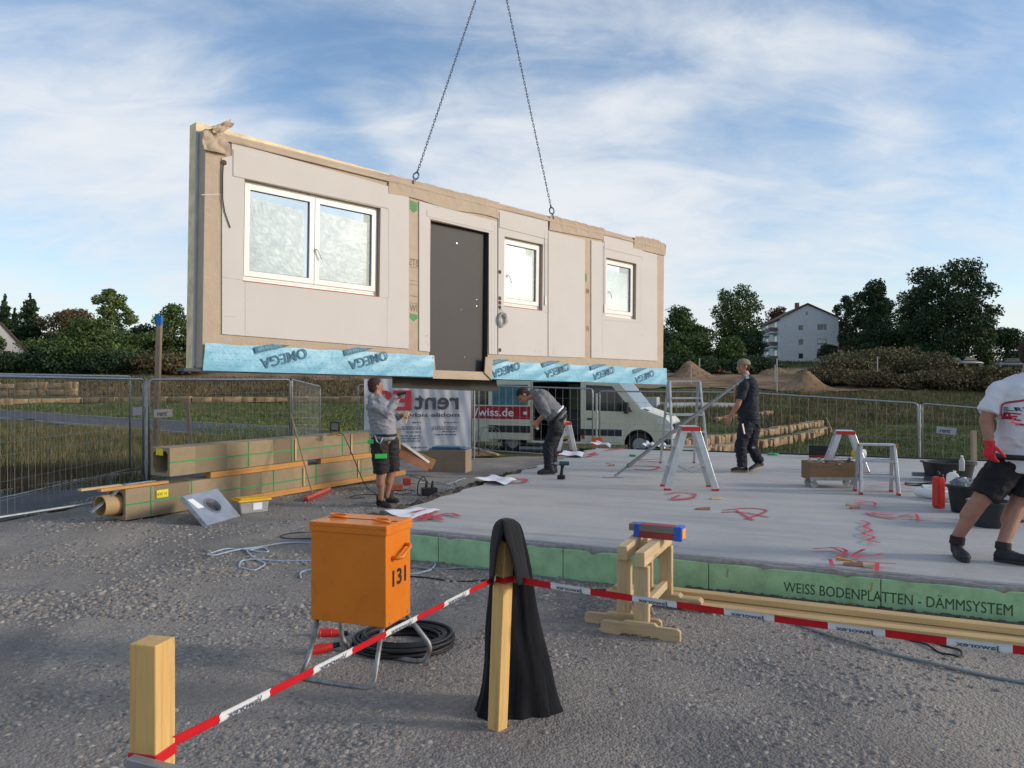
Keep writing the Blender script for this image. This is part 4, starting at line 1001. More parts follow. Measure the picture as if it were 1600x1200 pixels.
mb = MB(); mb.b2((-.205, -.05, .046), (.15, .05, .095)); mb.build('upper_box', plain('grey_card', (.20, .16, .14), .7), pk, bevel=.003, local=True)
bw_ = plain('blue_wrap', (.015, .10, .50), .4)
for a, b in (((-.165, -.054, -.003), (-.125, .054, .099)), ((.13, -.055, -.003), (.19, .055, .10))): mb = MB(); mb.b2(a, b); mb.build('blue_wrap', bw_, pk, bevel=.006, local=True)
mb = MB(); mb.b2((-.12, -.045, .0955), (.12, .045, .098)); mb.build('red_label', plain('red_label', (.35, .05, .06), .6), pk, local=True)
mb = MB(); mb.b2((.1905, -.042, .01), (.193, .042, .085)); mb.build('end_label', plain('orange_label', (.75, .30, .06), .6), pk, local=True)

# planks along the foot of the slab
bn = 'planks lying along the foot of the slab'
for i, (a0q, off, z, Lq, lab) in enumerate(((3.05, .33, .02, 6.9, 'plank lying closest to the green boards, at the back of the row'), (2.75, .455, .02, 7.4, 'middle plank of the row lying in front of the slab'),
                                            (3.35, .57, .02, 6.7, 'front plank of the row in front of the slab, nearest the camera'), (3.25, .40, .066, 6.7, 'top plank resting on the row in front of the slab'))):
    p = FL+FU*a0q+FN*off; root = thing('wooden_plank', lab, 'plank', (p.x, p.y, z), math.atan2(FU.y, FU.x)+R([-.3, .25, .5, -.2][i]), group=bn)
    mb = MB(); mb.b2((0, -.05, 0), (Lq, .05, .042)); mb.build('board', M_['pine'], root, bevel=.003, local=True)
# ================================================================== site fences
M_['wire'] = plain('fence_wire', (.26, .27, .28), .45, .6, .1, 10)
M_['sign'] = plain('fence_sign', (.40, .41, .44), .5, .2, .05, 8)
fg = 'mobile fence panels round the site'
def fence(label, A, B, zA, zB, H=2.0, sign=None, sp=.16, foot=False):
    """A, B ground xy; zA, zB top heights"""
    A3, B3 = Vector((A[0], A[1], zA)), Vector((B[0], B[1], zB)); d = (B3-A3); L = d.length; d.normalize(); dn = Vector((0, 0, -1))
    root = thing('mobile_fence', label, 'mobile fence', (A[0], A[1], zA-H), group=fg)
    mb = MB(); r = .021
    e = .0
    mb.tube(bez([A3+dn*H, A3, B3, B3+dn*H], .09, 4), r, 8)
    mb.build('fence_frame', M_['galv'], root, smooth='all')
    mb = MB(); mb.tube([A3+dn*(H-.16)+d*r, B3+dn*(H-.16)-d*r], .015, 6); mb.build('bottom_rail', M_['galv'], root, smooth='all')
    mb = MB(); n = int(L/sp)
    for i in range(1, n):
        p = A3+d*(L*i/n); mb.tube([p+dn*.0, p+dn*(H-.16)], .0024, 4, cap=False)
    for h in (.28, .85, 1.02, 1.60): mb.tube([A3+dn*h, B3+dn*h],   .0027, 4, cap=False)
    mb.build('wire_mesh', M_['wire'], root, fix=False)
    if sign:
        for (q, h) in sign:
            p = A3+d*(L*q)+dn*h; s_ = Vector((0, -.012, 0)); a, b = p+s_, p+s_+d*.38
            m2 = MB(); m2.beam(a+dn*.08, b+dn*.08, .006, .15); sg = m2.build('fence_sign', M_['sign'], root)
            tx = MB(); nn = Vector((d.y, -d.x, 0)); nn = nn if nn.y < 0 else -nn
            lettering(tx, 'rent', .13, lambda u, v: a+d*(.06+u)+Vector((0, 0, 1))*(v-.125)+nn*.006, width=.20, bold=.002, shear=.2)
            tx.build('sign_print', M_['black'], sg, fix=False)
    return root
def P2(px, d): return ((px-CX)/F*d, d)
fence('long fence panel at the left edge with a small sign near its right post', P2(-160, 8.1), P2(224, 14.2), 1.80, 1.785, sign=[(.93, .50)])
fence('fence panel right of the doubled posts, standing behind the timber bundles', P2(233, 14.3), P2(453, 17.1), 1.785, 1.80, sign=[(.03, .56)])
fence('second fence panel standing behind the long left one, its top rail a little higher', P2(-60, 10.6), P2(203, 15.3), 1.84, 1.85, sp=.5)
fence('short looking fence panel folded back from the post left of the man in the hoodie', P2(456, 17.3), P2(500, 20.7), 1.80, 1.63)
bf = fence('fence panel carrying the white mesh banner, behind the cardboard box', P2(560, 21.0), P2(737, 21.2), 1.68, 1.68)
fence('fence panel in front of the van, left of its open door', P2(748, 22.0), P2(926, 20.7), 1.66, 1.57, sp=.2)
fence('fence panel in front of the cab of the van and behind the tall stepladder', P2(937, 20.3), P2(1160, 19.0), 1.51, 1.49, sp=.2)
fence('fence panel between the walking man and the doubled posts on the right', P2(1166, 19.0), P2(1434, 17.0), 1.49, 1.275, sp=.2)
fence('fence panel at the right edge with a small pale sign', P2(1441, 17.0), P2(1790, 15.0), 1.27, .96, sign=[(.07, .47)], sp=.2)
# doubled posts, clamps
def fpost(px, d, zt, zb, label):
    p = P2(px, d); mb = MB(); mb.cyl((p[0], p[1], zb), (p[0], p[1], zt), .024, n=10); mb.cyl((p[0], p[1], zt-.5), (p[0], p[1], zt-.44), .034, n=10); mb.cyl((p[0], p[1], zb+.5), (p[0], p[1], zb+.56), .034, n=10)
    tag(mb.build('steel_post', M_['galv'], smooth=True), label, 'fence post')
fpost(228.5, 14.0, 1.80, -.25, 'upright tube between the two left fence panels, beside the blue-tipped stake')
fpost(741, 21.3, 1.62, -.40, 'upright tube at the right end of the white banner')
fpost(932, 20.4, 1.45, -.45, 'upright tube standing in the orange fence foot in front of the van')
fpost(1437, 16.9, 1.25, -.75, 'upright tube between the two right fence panels')
def ffoot(px, py, d, col, label, s=(.62, .22, .13)):
    c = at(px, py, d); mb = MB(); x, y, z = s
    mb.plate([(-x/2, 0), (x/2, 0), (x/2*.9, z), (-x/2*.9, z)], [], lambda a, b, t: Vector((c.x+a, c.y+t, c.z+b)), -y/2, y/2)
    for k in (-.6, -.2, .2, .6): mb.cyl((c.x+k*x/2, c.y, c.z+z), (c.x+k*x/2, c.y, c.z+z+.012), .035, n=10)
    tag(mb.build('ballast_block', col, bevel=.01), label, 'fence foot')
ffoot(933, 697, 20.3, plain('orange_foot', (.55, .12, .02), .6), 'orange fence foot at the back corner of the slab, in front of the van', (.30, .22, .22))
ffoot(228, 762, 14.1, M_['black'], 'dark fence foot under the doubled posts on the left', (.6, .25, .12))

# banner (seen from behind)
bn_ = thing('fence_banner', 'white mesh banner tied to the fence, its lettering seen mirrored from behind', 'banner', (P2(562, 21.0)[0], 20.9, -.35))
def bfn(px, py, t=0): return at(px, py, 20.90+t)
n, m = 60, 24; V = []
for i in range(n):
    for j in range(m):
        u, v = i/(n-1), j/(m-1); p = bfn(569+167*u, 592+113*v+1.2*math.sin(u*19)*(v > .9)); V.append((p.x, p.y+.012*math.sin(u*31+v*4)+.008*math.sin(u*67-v*9), p.z))
i = (np.arange(n-1)[:, None]*m+np.arange(m-1)[None]).ravel()
npmesh('banner_cloth', V, np.c_[i, i+1, i+m+1, i+m], plain('banner_cloth', (.56, .57, .62), .7, 0, .04, 3), bn_, smooth=True, k=4)
def btxt(s, px0, px1, py, size, mt, shear=0.0, bold=.0):
    mb = MB(); W_ = (px1-px0)/F*20.85; o = bfn(px0, py)
    lettering(mb, s, size, lambda a, b: Vector((o.x+a, 20.86, o.z+b)), width=W_, mirror=True, bold=bold, shear=shear); mb.build('banner_lettering', mt, bn_, fix=False)
gk = plain('banner_grey', (.075, .072, .09), .6); rk = plain('banner_red', (.50, .045, .06), .6)
btxt('rent', 648, 717, 639, .66, gk, -.0, .012); btxt('ES', 584, 643, 640, .74, rk, 0, .02)
btxt('mobile sicherheit', 604, 718, 651, .155, gk, 0, .003)
mb = MB(); rg = random.Random(3)
def bl(x0, x1, y, h=.035):
    a, b = bfn(x0, y), bfn(x1, y); k = a.x
    while k < b.x:
        w_ = rg.uniform(.03, .11); mb.quad((k, 20.862, a.z), (min(k+w_, b.x), 20.862, a.z), (min(k+w_, b.x), 20.862, a.z+h), (k, 20.862, a.z+h)); k += w_+.025
for y, x0, x1 in ((661, 694, 716), (668, 676, 714), (671, 675, 714), (675, 691, 714), (680, 679, 713), (661, 644, 658), (668, 628, 658), (671, 616, 658), (676, 635, 658), (682, 600, 658), (686, 612, 658), (690, 622, 658), (700, 618, 668)): bl(x0, x1, y)
mb.build('banner_small_print', plain('banner_small', (.16, .16, .20), .6), bn_, fix=False)

# ================================================================== left: chimney-element bundles
def m_bundle():
    m, t, b = newmat('mineral_board'); v = coords(t); 
    vo = N(t, 'ShaderNodeTexVoronoi', voronoi_dimensions='1D'); se = N(t, 'ShaderNodeSeparateXYZ'); t.links.new(v, se.inputs[0]); t.links.new(se.outputs[0], vo.inputs['W']); vo.inputs['Scale'].default_value = 2.2
    sc = N(t, 'ShaderNodeSeparateColor'); t.links.new(vo.outputs['Color'], sc.inputs[0])
    c = ramp(t, sc.outputs[0], [(0, (.20, .155, .095)), (.5, (.29, .225, .14)), (1, (.36, .28, .17))]); c = mix_(t, ramp(t, noise_(t, v, 9, 5, .6), [(.4, (0, 0, 0)), (.8, (.4,)*3)]), c, (.17, .13, .09))
    t.links.new(c, b.inputs['Base Color']); setin(b, Roughness=.85); bump_(t, b, noise_(t, v, 60, 3, .6), .2, .004); return m
M_['bund'] = m_bundle()
bo = Vector((-4.72, 9.38, 0)); bang = math.atan2(5.0, 2.75); BUg = 'long bundles of chimney elements'
def bundle(name, label, org, ang, L, Wd, Hh, z0, hollow=True, straps=()):
    root = thing(name, label, 'strapped bundle', (org[0], org[1], z0), ang, group=BUg)
    Mx = root.matrix_basis
    mb = MB(); t = .045      # hollow casing: open at both ends; local x along, y = away from camera (left), z up
    def f(a, b, c): return Vector((c, a, b))
    hole = [(t, t), (Wd-t, t), (Wd-t, Hh-t), (t, Hh-t)]
    c = .04; hole = [(t+c, t), (Wd-t-c, t), (Wd-t, t+c), (Wd-t, Hh-t-c), (Wd-t-c, Hh-t), (t+c, Hh-t), (t, Hh-t-c), (t, t+c)]
    mb.plate([(0, 0), (Wd, 0), (Wd, Hh), (0, Hh)], [hole], f, 0, L); mb.build('casing', M_['bund'], root, bevel=.004, local=True)
    mb = MB(); mb.plate(hole, [], f, .5, .51); mb.build('hollow_shade', M_['black'], root, local=True)  # black plate across the casing stands in for the shade of its hollow
    g = MB(); hz = Hh*.5
    g.b2((0, -.004, hz-.009), (L, -.0008, hz+.009)); g.build('strap', M_['green'], root, local=True)
    for s in straps:
        g = MB(); g.b2((s-.009, -.0065, -.003), (s+.009, -.0045, Hh+.004)); g.b2((s-.009, -.0065, Hh+.001), (s+.009, Wd+.003, Hh+.004)); g.build('strap', M_['green'], root, local=True)
    return root
b1 = bundle('element_bundle', 'lower long box bundle on the gravel, a cardboard tube sticking out of its left end', bo, bang, 5.3, .38, .38, .03, straps=(.35, .95, 2.4, 3.3, 4.4))
q0 = Vector((math.cos(bang), math.sin(bang), 0)); nq = Vector((-math.sin(bang), math.cos(bang), 0))
b2 = bundle('element_bundle', 'upper long box bundle lying on timbers above the lower one, its open end facing left', bo+q0*.62-nq*.0, bang, 4.9, .38, .37, .50, straps=(1.3, 2.15, 3.3, 4.0))
def bpt(a, n_, z): p = bo+q0*a+nq*n_; return Vector((p.x, p.y, z))
def btimber(a0, a1, n0, n1, z0, z1, label, mt='pine'):
    p = bpt(a0, n0, z0); root = thing('timber', label, 'timber', p, bang)
    mb = MB(); mb.b2((0, 0, 0), (a1-a0, n1-n0, z1-z0)); mb.build('beam', M_[mt], root, bevel=.003, local=True)
M_['otim'] = woodmat('orange_timber', (.55, .27, .08), 'X')
btimber(1.25, 3.1, -.012, .09, .415, .495, 'orange timber between the two bundles, near their left end', 'otim')
btimber(3.4, 4.9, -.012, .09, .415, .495, 'orange timber between the two bundles, left of the man in the hoodie', 'otim')
btimber(1.7, 5.6, -.06, -.008, .021, .10, 'orange timber on the ground along the lower bundle', 'otim')
btimber(-.30, .62, .02, .10, .415, .45, 'short plank on the left end of the lower bundle', 'otim'); btimber(-.38, .15, .28, .36, .415, .44, 'thin plank on the left end beside the metal flashing')
tb = MB(); p0, p1 = bpt(-.20, .20, .22), bpt(.55, .19, .20); tb.ring(p0, (p1-p0), .115, .128, (p1-p0).length, 28)
tag(tb.build('cardboard_tube', plain('tube_card', (.42, .28, .14), .7), smooth=True), 'brown cardboard tube sticking out of the left end of the lower bundle', 'tube')
mb = MB(); a, b = bpt(.10, .14, .455), bpt(-.34, .16, .17); mb.beam(a, b, .07, .006); mb.beam(bpt(.5, .14, .457), a, .07, .006)
tag(mb.build('metal_flashing', M_['galv']), 'bent strip of grey metal on top of the left bundle end, hanging over the tube', 'metal strip')
for (a_, z_, l) in ((.43, .32, 'lower'), ): pass
def ylabel(root, x, z, y=-.009, end=False):
    mb = MB()
    if not end: mb.b2((x, y-.002, z), (x+.17, y, z+.10))
    else: mb.b2((-.004, .13, z), (-.001, .27, z+.09))
    k = mb.build('yellow_label', plain('label_yellow', (.72, .60, .03), .6), root, local=True)
    t = MB(); 
    if not end: lettering(t, 'KW 14', .055, lambda a, b: root.matrix_basis @ Vector((x+.015+a, y-.0035, z+.03+b)), width=.13); t.build('label_print', M_['black'], k, fix=False)
ylabel(b1, .42, .22); ylabel(b2, 0, .27, end=True)
for s in (3.0, 4.3):
    mb = MB(); mb.b2((s, -.02, .02), (s+.03, -.0075, .36)); mb.build('batten', M_['pine'], b1, local=True)
for s in (2.2, 3.5):
    mb = MB(); mb.b2((s, -.02, .02), (s+.03, -.0075, .35)); mb.build('batten', M_['pine'], b2, local=True)
# steel rods on the ground to the left
mb = MB(); a, b = gz(-120, 834), gz(150, 797); mb.tube([a+Vector((0, 0, .05)), b+Vector((0, 0, .10))], .022, 8)
tag(mb.build('steel_tube', M_['galv'], smooth=True), 'grey steel tube lying at the left edge beside the bundles', 'tube')
# leaning square vent plate
A, B = gz(324, 821, .02), gz(376, 806, .02); C_, D_ = at(339, 765, B.y+.12), at(286, 773, A.y+.12)
ux = (B-A).normalized(); uy = ((D_+C_)/2-(A+B)/2); uy = (uy-ux*uy.dot(ux)); hh_ = uy.length; uy.normalize(); uz = ux.cross(uy); LW = (B-A).length
Mv = Matrix((ux, uy, uz)).transposed().to_4x4(); Mv.translation = A
vp = thing('vent_plate', 'silver square plate with a round dark opening leaning against the lower bundle', 'vent plate', M=Mv)
mb = MB(); sk = (D_-A).dot(ux); cen = (LW*.52+sk*.5, hh_*.52)
circ = [(cen[0]+.115*math.cos(q), cen[1]+.105*math.sin(q)) for q in [j*math.pi/14 for j in range(28)]]
o4 = [(0, 0), (LW, 0), (LW+sk, hh_), (sk, hh_)]
mb.plate(o4, [circ], lambda a, b, t: Vector((a, b, t)), -.06, 0)
vm = plain('silver_film', (.38, .41, .47), .28, .5, .2, 5, bump=.5, bscale=12, bdist=.01); mb.build('plate', vm, vp, bevel=.004, local=True)
mb = MB(); mb.plate([(cen[0]+(p[0]-cen[0])*1.14, cen[1]+(p[1]-cen[1])*1.14) for p in circ], [circ], lambda a, b, t: Vector((a, b, t)), .001, .012); mb.build('collar', M_['galv'], vp, local=True)
mb = MB(); mb.plate(circ, [], lambda a, b, t: Vector((a, b, t)), -.055, -.05); mb.build('opening', plain('dark_grey', (.05, .05, .06), .6), vp, local=True)
mb = MB(); mb.plate([(.03+.06, .26), (.15+.06, .26), (.12+.03, .42), (.02+.03, .42)], [], lambda a, b, t: Vector((a, b, t)), .001, .003); mb.build('paper_label', M_['paper'], vp, local=True)
# plastic box with yellow lid
bx = gz(392, 802); bxr = thing('storage_box', 'clear plastic box with a yellow lid standing in front of the lower bundle', 'storage box', bx, bang-R(20))
def m_clear():
    m, t, b = newmat('clear_plastic'); b.inputs['Base Color'].default_value = (.55, .54, .55, 1); setin(b, Roughness=.3, Alpha=.55); return m
M_['clear'] = m_clear(); mb = MB(); mb.plate([(-.18, 0), (.18, 0), (.20, .15), (-.20, .15)], [], lambda a, b, t: Vector((a, t, b+.02)), -.12, .14); mb.build('tub', M_['clear'], bxr, bevel=.01, local=True)
mb = MB(); mb.b2((-.15, -.1, .04), (.12, .1, .11)); mb.build('contents', plain('box_content', (.30, .17, .10), .8, 0, .5, 12), bxr, local=True)
mb = MB(); mb.b2((-.22, -.15, .171), (.22, .16, .20)); mb.b2((-.18, -.11, .2005), (.18, .12, .215)); mb.build('lid', M_['yellow'], bxr, bevel=.006, local=True)
mb = MB(); mb.b2((-.02, -.126, .06), (.10, -.123, .15)); mb.build('paper_label', M_['paper'], bxr, local=True)
# broom
br = thing('broom', 'broom with a red head leaning against the bundles', 'broom', gz(497, 780))
h0, h1 = at(488, 770, 11.0), at(454, 645, 11.6); mb = MB(); mb.tube([h0, h1], .012, 8); mb.build('broom_handle', plain('broom_stick', (.28, .20, .12), .7), br, smooth=True)
a, b = gz(478, 786)+Vector((0, 0, .07)), gz(514, 770)+Vector((0, 0, .07)); mb = MB(); mb.beam(a, b, .06, .04); mb.build('broom_block', plain('broom_block', (.45, .10, .08), .7), br, bevel=.006)
mb = MB(); mb.beam(a-Vector((0, 0, .048)), b-Vector((0, 0, .048)), .065, .055); mb.build('bristles', plain('red_bristles', (.28, .03, .02), .9, 0, .3, 60, bump=.6, bscale=200), br)
# work light on the upper bundle
wx = at(523, 676, 12.3); wlr = thing('work_light', 'small black floodlight on a stand on top of the upper bundle', 'floodlight', wx)
mb = MB(); 
def wv(x, y, z=0): return wx+Vector((x, z, y))
fr_ = [(-.075, .03), (.075, .02), (.08, .17), (-.07, .18)]; inn = [(-.058, .045), (.06, .036), (.065, .155), (-.055, .165)]
mb.plate(fr_, [inn], lambda a, b, t: wv(a, b, t), -.02, .05); mb.build('lamp_housing', M_['black'], wlr, bevel=.004)
mb = MB(); mb.plate(inn, [], lambda a, b, t: wv(a, b, t), .0, .005); mb.build('lamp_glass', plain('lamp_glass', (.22, .23, .23), .2, 0, .05, 8), wlr)
mb = MB(); mb.tube([wv(-.08, .10, .02), wv(-.10, .0, .02), wv(.0, -.03, .02), wv(.10, .0, .02), wv(.085, .09, .02)], .008, 6); mb.tube([wv(-.11, -.04, -.05), wv(.11, -.03, .08)], .009, 6); mb.tube([wv(-.10, -.03, .1), wv(.12, -.04, -.04)], .009, 6); mb.build('lamp_stand', plain('stand_yellow', (.40, .22, .02), .5), wlr, smooth='all')
mb = MB(); pts = [at(x, y, d) for x, y, d in ((528, 676, 12.25), (536, 678, 12.1), (545, 697, 11.3), (555, 722, 11.1), (566, 750, 11.0), (576, 765, 10.95))]+[gz(590, 776)+Vector((0, 0, .03)), gz(575, 775)+Vector((0, 0, .03)), gz(548, 778)+Vector((0, 0, .03)), gz(546, 782)+Vector((0, 0, .03)), gz(570, 781)+Vector((0, 0, .03))]
mb.tube(bez(pts, .3, 5), .007, 6); tag(mb.build('cable', M_['rubber'], smooth='all'), 'black cable running down from the floodlight to the ground beside the man in the hoodie', 'cable')
# stakes on the left
def stake(px0, py0, px1, py1, d, r, col, label, tip=None, cat='stake', d1=None):
    a, b = at(px0, py0, d), at(px1, py1, d1 or d); z = tz(a.x, a.y); root = thing('stake', label, cat, (a.x, a.y, z))
    mb = MB(); e = (b-a).normalized(); foot = a-e*max(.0, (a.z-z+.1)); mb.beam(foot, b, r*2, r*2, up=(0, 1, 0)); mb.build('stake_timber', col, root, bevel=r*.1)
    if tip: mb = MB(); L_ = (b-a).length; mb.beam(a+e*(L_*(1-tip[0])), b+e*.004, r*2.1, r*2.1, up=(0, 1, 0)); mb.build('painted_tip', tip[1], root)
    return root
gw = woodmat('weathered_wood', (.30, .22, .16), 'Z'); bp = plain('blue_paint', (.02, .16, .42), .6); pw = plain('pale_stake', (.42, .40, .34), .8)
stake(243, 700, 249.5, 493, 15.6, .048, gw, 'tall wooden stake with a blue painted tip behind the left fence', (.075, bp))
stake(298, 692, 292, 624, 15.5, .032, gw, 'short leaning wooden stake behind the bundles')

# cartons, tools behind
def carton(name, label, px, py, d, size, rz, mt, lid=None, z=None):
    c = at(px, py, d); z = tz(c.x, c.y)+.02 if z is None else z; root = thing(name, label, 'cardboard box', (c.x, c.y, z), rz); x, y, h = size
    mb = MB(); mb.b2((-x/2, -y/2, 0), (x/2, y/2, h)); mb.build('carton_body', mt, root, bevel=.008, local=True)
    mb = MB(); mb.b2((-x/2-.001, -y/2-.002, h*.42), (x/2+.001, -y/2-.0005, h*.43)); mb.b2((x/2+.0005, -y/2, h*.42), (x/2+.002, y/2, h*.43)); mb.build('carton_seam', M_['joint'], root, local=True)
    return root
cb = carton('cardboard_box', 'brown cardboard box with blue film on top, in front of the banner', 703, 728, 17.0, (.86, .50, .50), R(-12), M_['cardboard'])
mb = MB(); mb.b2((-.42, -.24, .505), (.42, .24, .525)); mb.b2((-.36, -.2, .526), (.3, .2, .56)); mb.build('blue_film', plain('blue_film', (.05, .13, .22), .35, 0, .3, 5, bump=.6, bscale=8, bdist=.03), cb, bevel=.01, local=True)
cr = thing('open_carton', 'long brown carton with a white strip lying slanted beside the man in the hoodie', 'cardboard box', at(650, 726, 16))
a, b = at(618, 700, 15.6), at(672, 725, 15.9); mb = MB(); mb.beam(a, b, .5, .22); mb.build('carton_body', plain('open_card', (.32, .18, .08), .8), cr, bevel=.01)
mb = MB(); mb.beam(a+Vector((.18, -.22, .10)), b+Vector((-.02, -.22, .06)), .12, .05); mb.build('white_strip', M_['paper'], cr)
mb = MB(); mb.beam(a+Vector((.0, -.26, -.02)), b+Vector((0, -.26, -.05)), .05, .16); mb.build('front_flap', plain('flap_card', (.34, .15, .09), .8), cr)
# chipboard sheet and frame left of slab
a = gt(770, 713); mb = MB(); mb.plate([(-.6, -.7), (.75, -.5), (.2, .9), (-.9, .7)], [], lambda x, y, t: Vector((a.x+x-.4, a.y+y, tz(a.x, a.y)+.05+t)), 0, .03)
tag(mb.build('board', plain('muddy_board', (.20, .125, .06), .9, 0, .3, 5), bevel=.004), 'brown muddy board lying on the ground right of the cardboard box', 'board')
mb = MB(); mb.beam(gt(738, 704)+Vector((0, 0, .1)), gt(778, 716)+Vector((0, 0, .1)), .08, .05); tag(mb.build('plank', M_['pine'], bevel=.003), 'thin plank along the edge of the muddy board by the fence', 'plank')
# socket box, tools on the gravel
pb = thing('socket_box', 'small black box with plugged-in black cables on the gravel beside the slab edge', 'socket box', gz(671, 776)); c = gz(671, 776)
mb = MB(); mb.box(c+Vector((0, 0, .08)), (.22, .16, .12), R(20)); mb.build('box_body', M_['black'], pb, bevel=.01)
for dx, r_ in ((-.05, .0), (.04, .4)):
    mb = MB(); mb.cyl(c+Vector((dx, -.01, .14)), c+Vector((dx+.01, 0, .24)), .022, .016, 10); mb.build('plug', M_['black'], pb)
mb = MB(); mb.tube(bez([c+Vector((-.05, 0, .24)), c+Vector((-.09, 0, .32)), c+Vector((-.17, -.02, .22)), c+Vector((-.18, -.03, .05)), c+Vector((-.12, -.12, .02))], .08), .009, 6); mb.build('cable', M_['rubber'], pb, smooth='all')
for px, py, lab, cc_, s in ((621, 768, 'orange-red hand tool on the gravel right of the boots of the man in the hoodie', (.36, .10, .05), (.19, .13, .10)), (636, 760, 'small red tool case on the gravel, right of the orange-red tool', (.40, .04, .03), (.13, .10, .12))):
    c = gz(px, py); r0 = thing('hand_tool', lab, 'tool', c); mb = MB(); mb.box(c+Vector((0, 0, s[2]/2+.02)), s, R(10)); mb.build('tool_body', plain('tool_col', cc_, .6, 0, .3, 20), r0, bevel=.012)
    mb = MB(); mb.cyl(c+Vector((s[0]/2, 0, s[2]/2)), c+Vector((s[0]/2+.07, .02, s[2]/2)), .02, n=10); mb.build('tool_nose', M_['galv'], r0)
line_on_ground('cable', [(640, 735), (660, 742), (672, 753)], .006, M_['rubber'], 'black cable leading to the socket box from the bundles', 'cable')
line_on_ground('cable', [(610, 772), (630, 775), (648, 771), (640, 768)], .006, M_['rubber'], 'black cable under the orange-red hand tool', 'cable')
line_on_ground('hose', [(640, 733), (690, 737), (735, 732), (790, 730)], .007, M_['hose2'], 'grey hose in front of the cardboard box', 'hose')
line_on_ground('hose', [(725, 742), (700, 752), (680, 749), (655, 752), (700, 756), (706, 762), (699, 766)], .008, M_['hose'], 'pale blue hose tangled right of the socket box', 'hose')
line_on_ground('hose', [(716, 737), (728, 740), (712, 749), (716, 757)], .008, M_['hose'], 'short pale hose end by the slab edge', 'hose')

# ================================================================== things on the slab
def G3(px, py): return gz(px, py, ZS)
# stepladders: local x = walking direction (A shape), y = width
def stepladder(label, loc, rz, H, half, wb, wt, n, caps=True, cap_y=None, ts=.05):
    root = thing('stepladder', label, 'stepladder', loc, rz, group='aluminium stepladders')
    tp = ts
    for sx in (-1, 1):
        for sy in (-1, 1):
            mb = MB(); a, b = Vector((sx*half, sy*wb/2, 0.02)), Vector((sx*tp, sy*wt/2, H-.03)); mb.beam(a, b, .085 if caps else .065, .03, up=(0, 1, 0)); mb.build('leg', M_['alu'], root, bevel=.003, local=True)
            mb = MB(); mb.beam(Vector((sx*half, sy*wb/2, .0)), Vector((sx*half, sy*wb/2, .028)), .098 if caps else .06, .034, up=(0, 1, 0)); mb.build('foot_cap', M_['red'] if caps else M_['black'], root, bevel=.004, local=True)
        for k in range(1, n):
            q = k/n; x = sx*(half+(tp-half)*q); wdt = wb+(wt-wb)*q
            mb = MB(); mb.box((x*.97, 0, .03+(H-.05)*q), (.085, wdt-.035, .028)); mb.build('tread', M_['alu'], root, bevel=.003, local=True)
    mb = MB(); mb.box((0, 0, H-.012), (tp*2+.075, wt+.03, .024)); mb.build('top_plate', M_['alu'], root, bevel=.004, local=True)
    if caps:
        for sy in ((-1, 1) if cap_y is None else cap_y):
            mb = MB(); mb.box((0, sy*(wt/2+.022), H-.03), (tp*2+.10, .022, .055)); mb.build('hinge_cap', M_['red'], root, bevel=.006, local=True)
    mb = MB(); 
    for sy in (-1, 1): mb.tube([Vector((-half*.62, sy*(wb*.5-.02), H*.38)), Vector((0, sy*(wb*.5-.02), H*.28)), Vector((half*.62, sy*(wb*.5-.02), H*.38))], .004, 5)
    mb.build('spreader_strap', M_['galv'], root, smooth='all', local=True)
    return root
c = (G3(1038, 765)+G3(1110, 767))/2; stepladder('silver three-step ladder with red caps, the nearest one left of the walking man', (c.x+.06, c.y+.16, ZS), R(-4), .84, .31, .40, .30, 3, cap_y=(-1,), ts=.075)
c = G3(1078, 732); stepladder('tallest grey stepladder, seen from the front behind the nearest one', (c.x, c.y+.45, ZS), R(93), 1.46, .42, .60, .52, 5, caps=False)
c = G3(1322, 738); stepladder('silver stepladder with a red cap standing behind the wooden dolly', (c.x+.02, c.y+.1, ZS), R(-18), .66, .30, .42, .34, 2, ts=.09)
c = (G3(1343, 771)+G3(1400, 774))/2; stepladder('low silver stepladder right of the wooden dolly, seen from the front', (c.x+.04, c.y+.12, ZS), R(78), .635, .17, .44, .40, 3, cap_y=(-1,))
# stepladder glimpsed behind the bending man
c = G3(884, 706); stepladder('narrow white stepladder half hidden behind the bending man', (c.x, c.y+.1, ZS), R(5), .62, .17, .34, .30, 2)
# push-pull prop
pr = thing('push_pull_prop', 'long grey steel prop leaning from the slab up to the shoulder of the walking man', 'steel prop', G3(962, 748))
a, b = G3(962, 746)+Vector((0, 0, .03)), at(1166, 588, 11.95); d = (b-a); mb = MB(); mb.cyl(a+d*.10, a+d*.93, .028, n=12); mb.cyl(a, a+d*.10, .017, n=10); mb.cyl(a+d*.93, b, .020, n=10); mb.cyl(a+d*.09, a+d*.105, .036, n=12); mb.cyl(a+d*.915, a+d*.93, .036, n=12); mb.build('prop_tube', plain('prop_steel', (.20, .21, .215), .5, .6, .2, 20), pr, smooth=True)
mb = MB(); mb.box(a-Vector((.04, 0, .022)), (.28, .12, .012), R(5)); mb.box(a+Vector((0, 0, .0)), (.04, .05, .05)); mb.build('foot_plate', M_['galv'], pr, bevel=.002)
mb = MB(); mb.box(b, (.05, .10, .08)); mb.build('head_plate', M_['galv'], pr, bevel=.002)
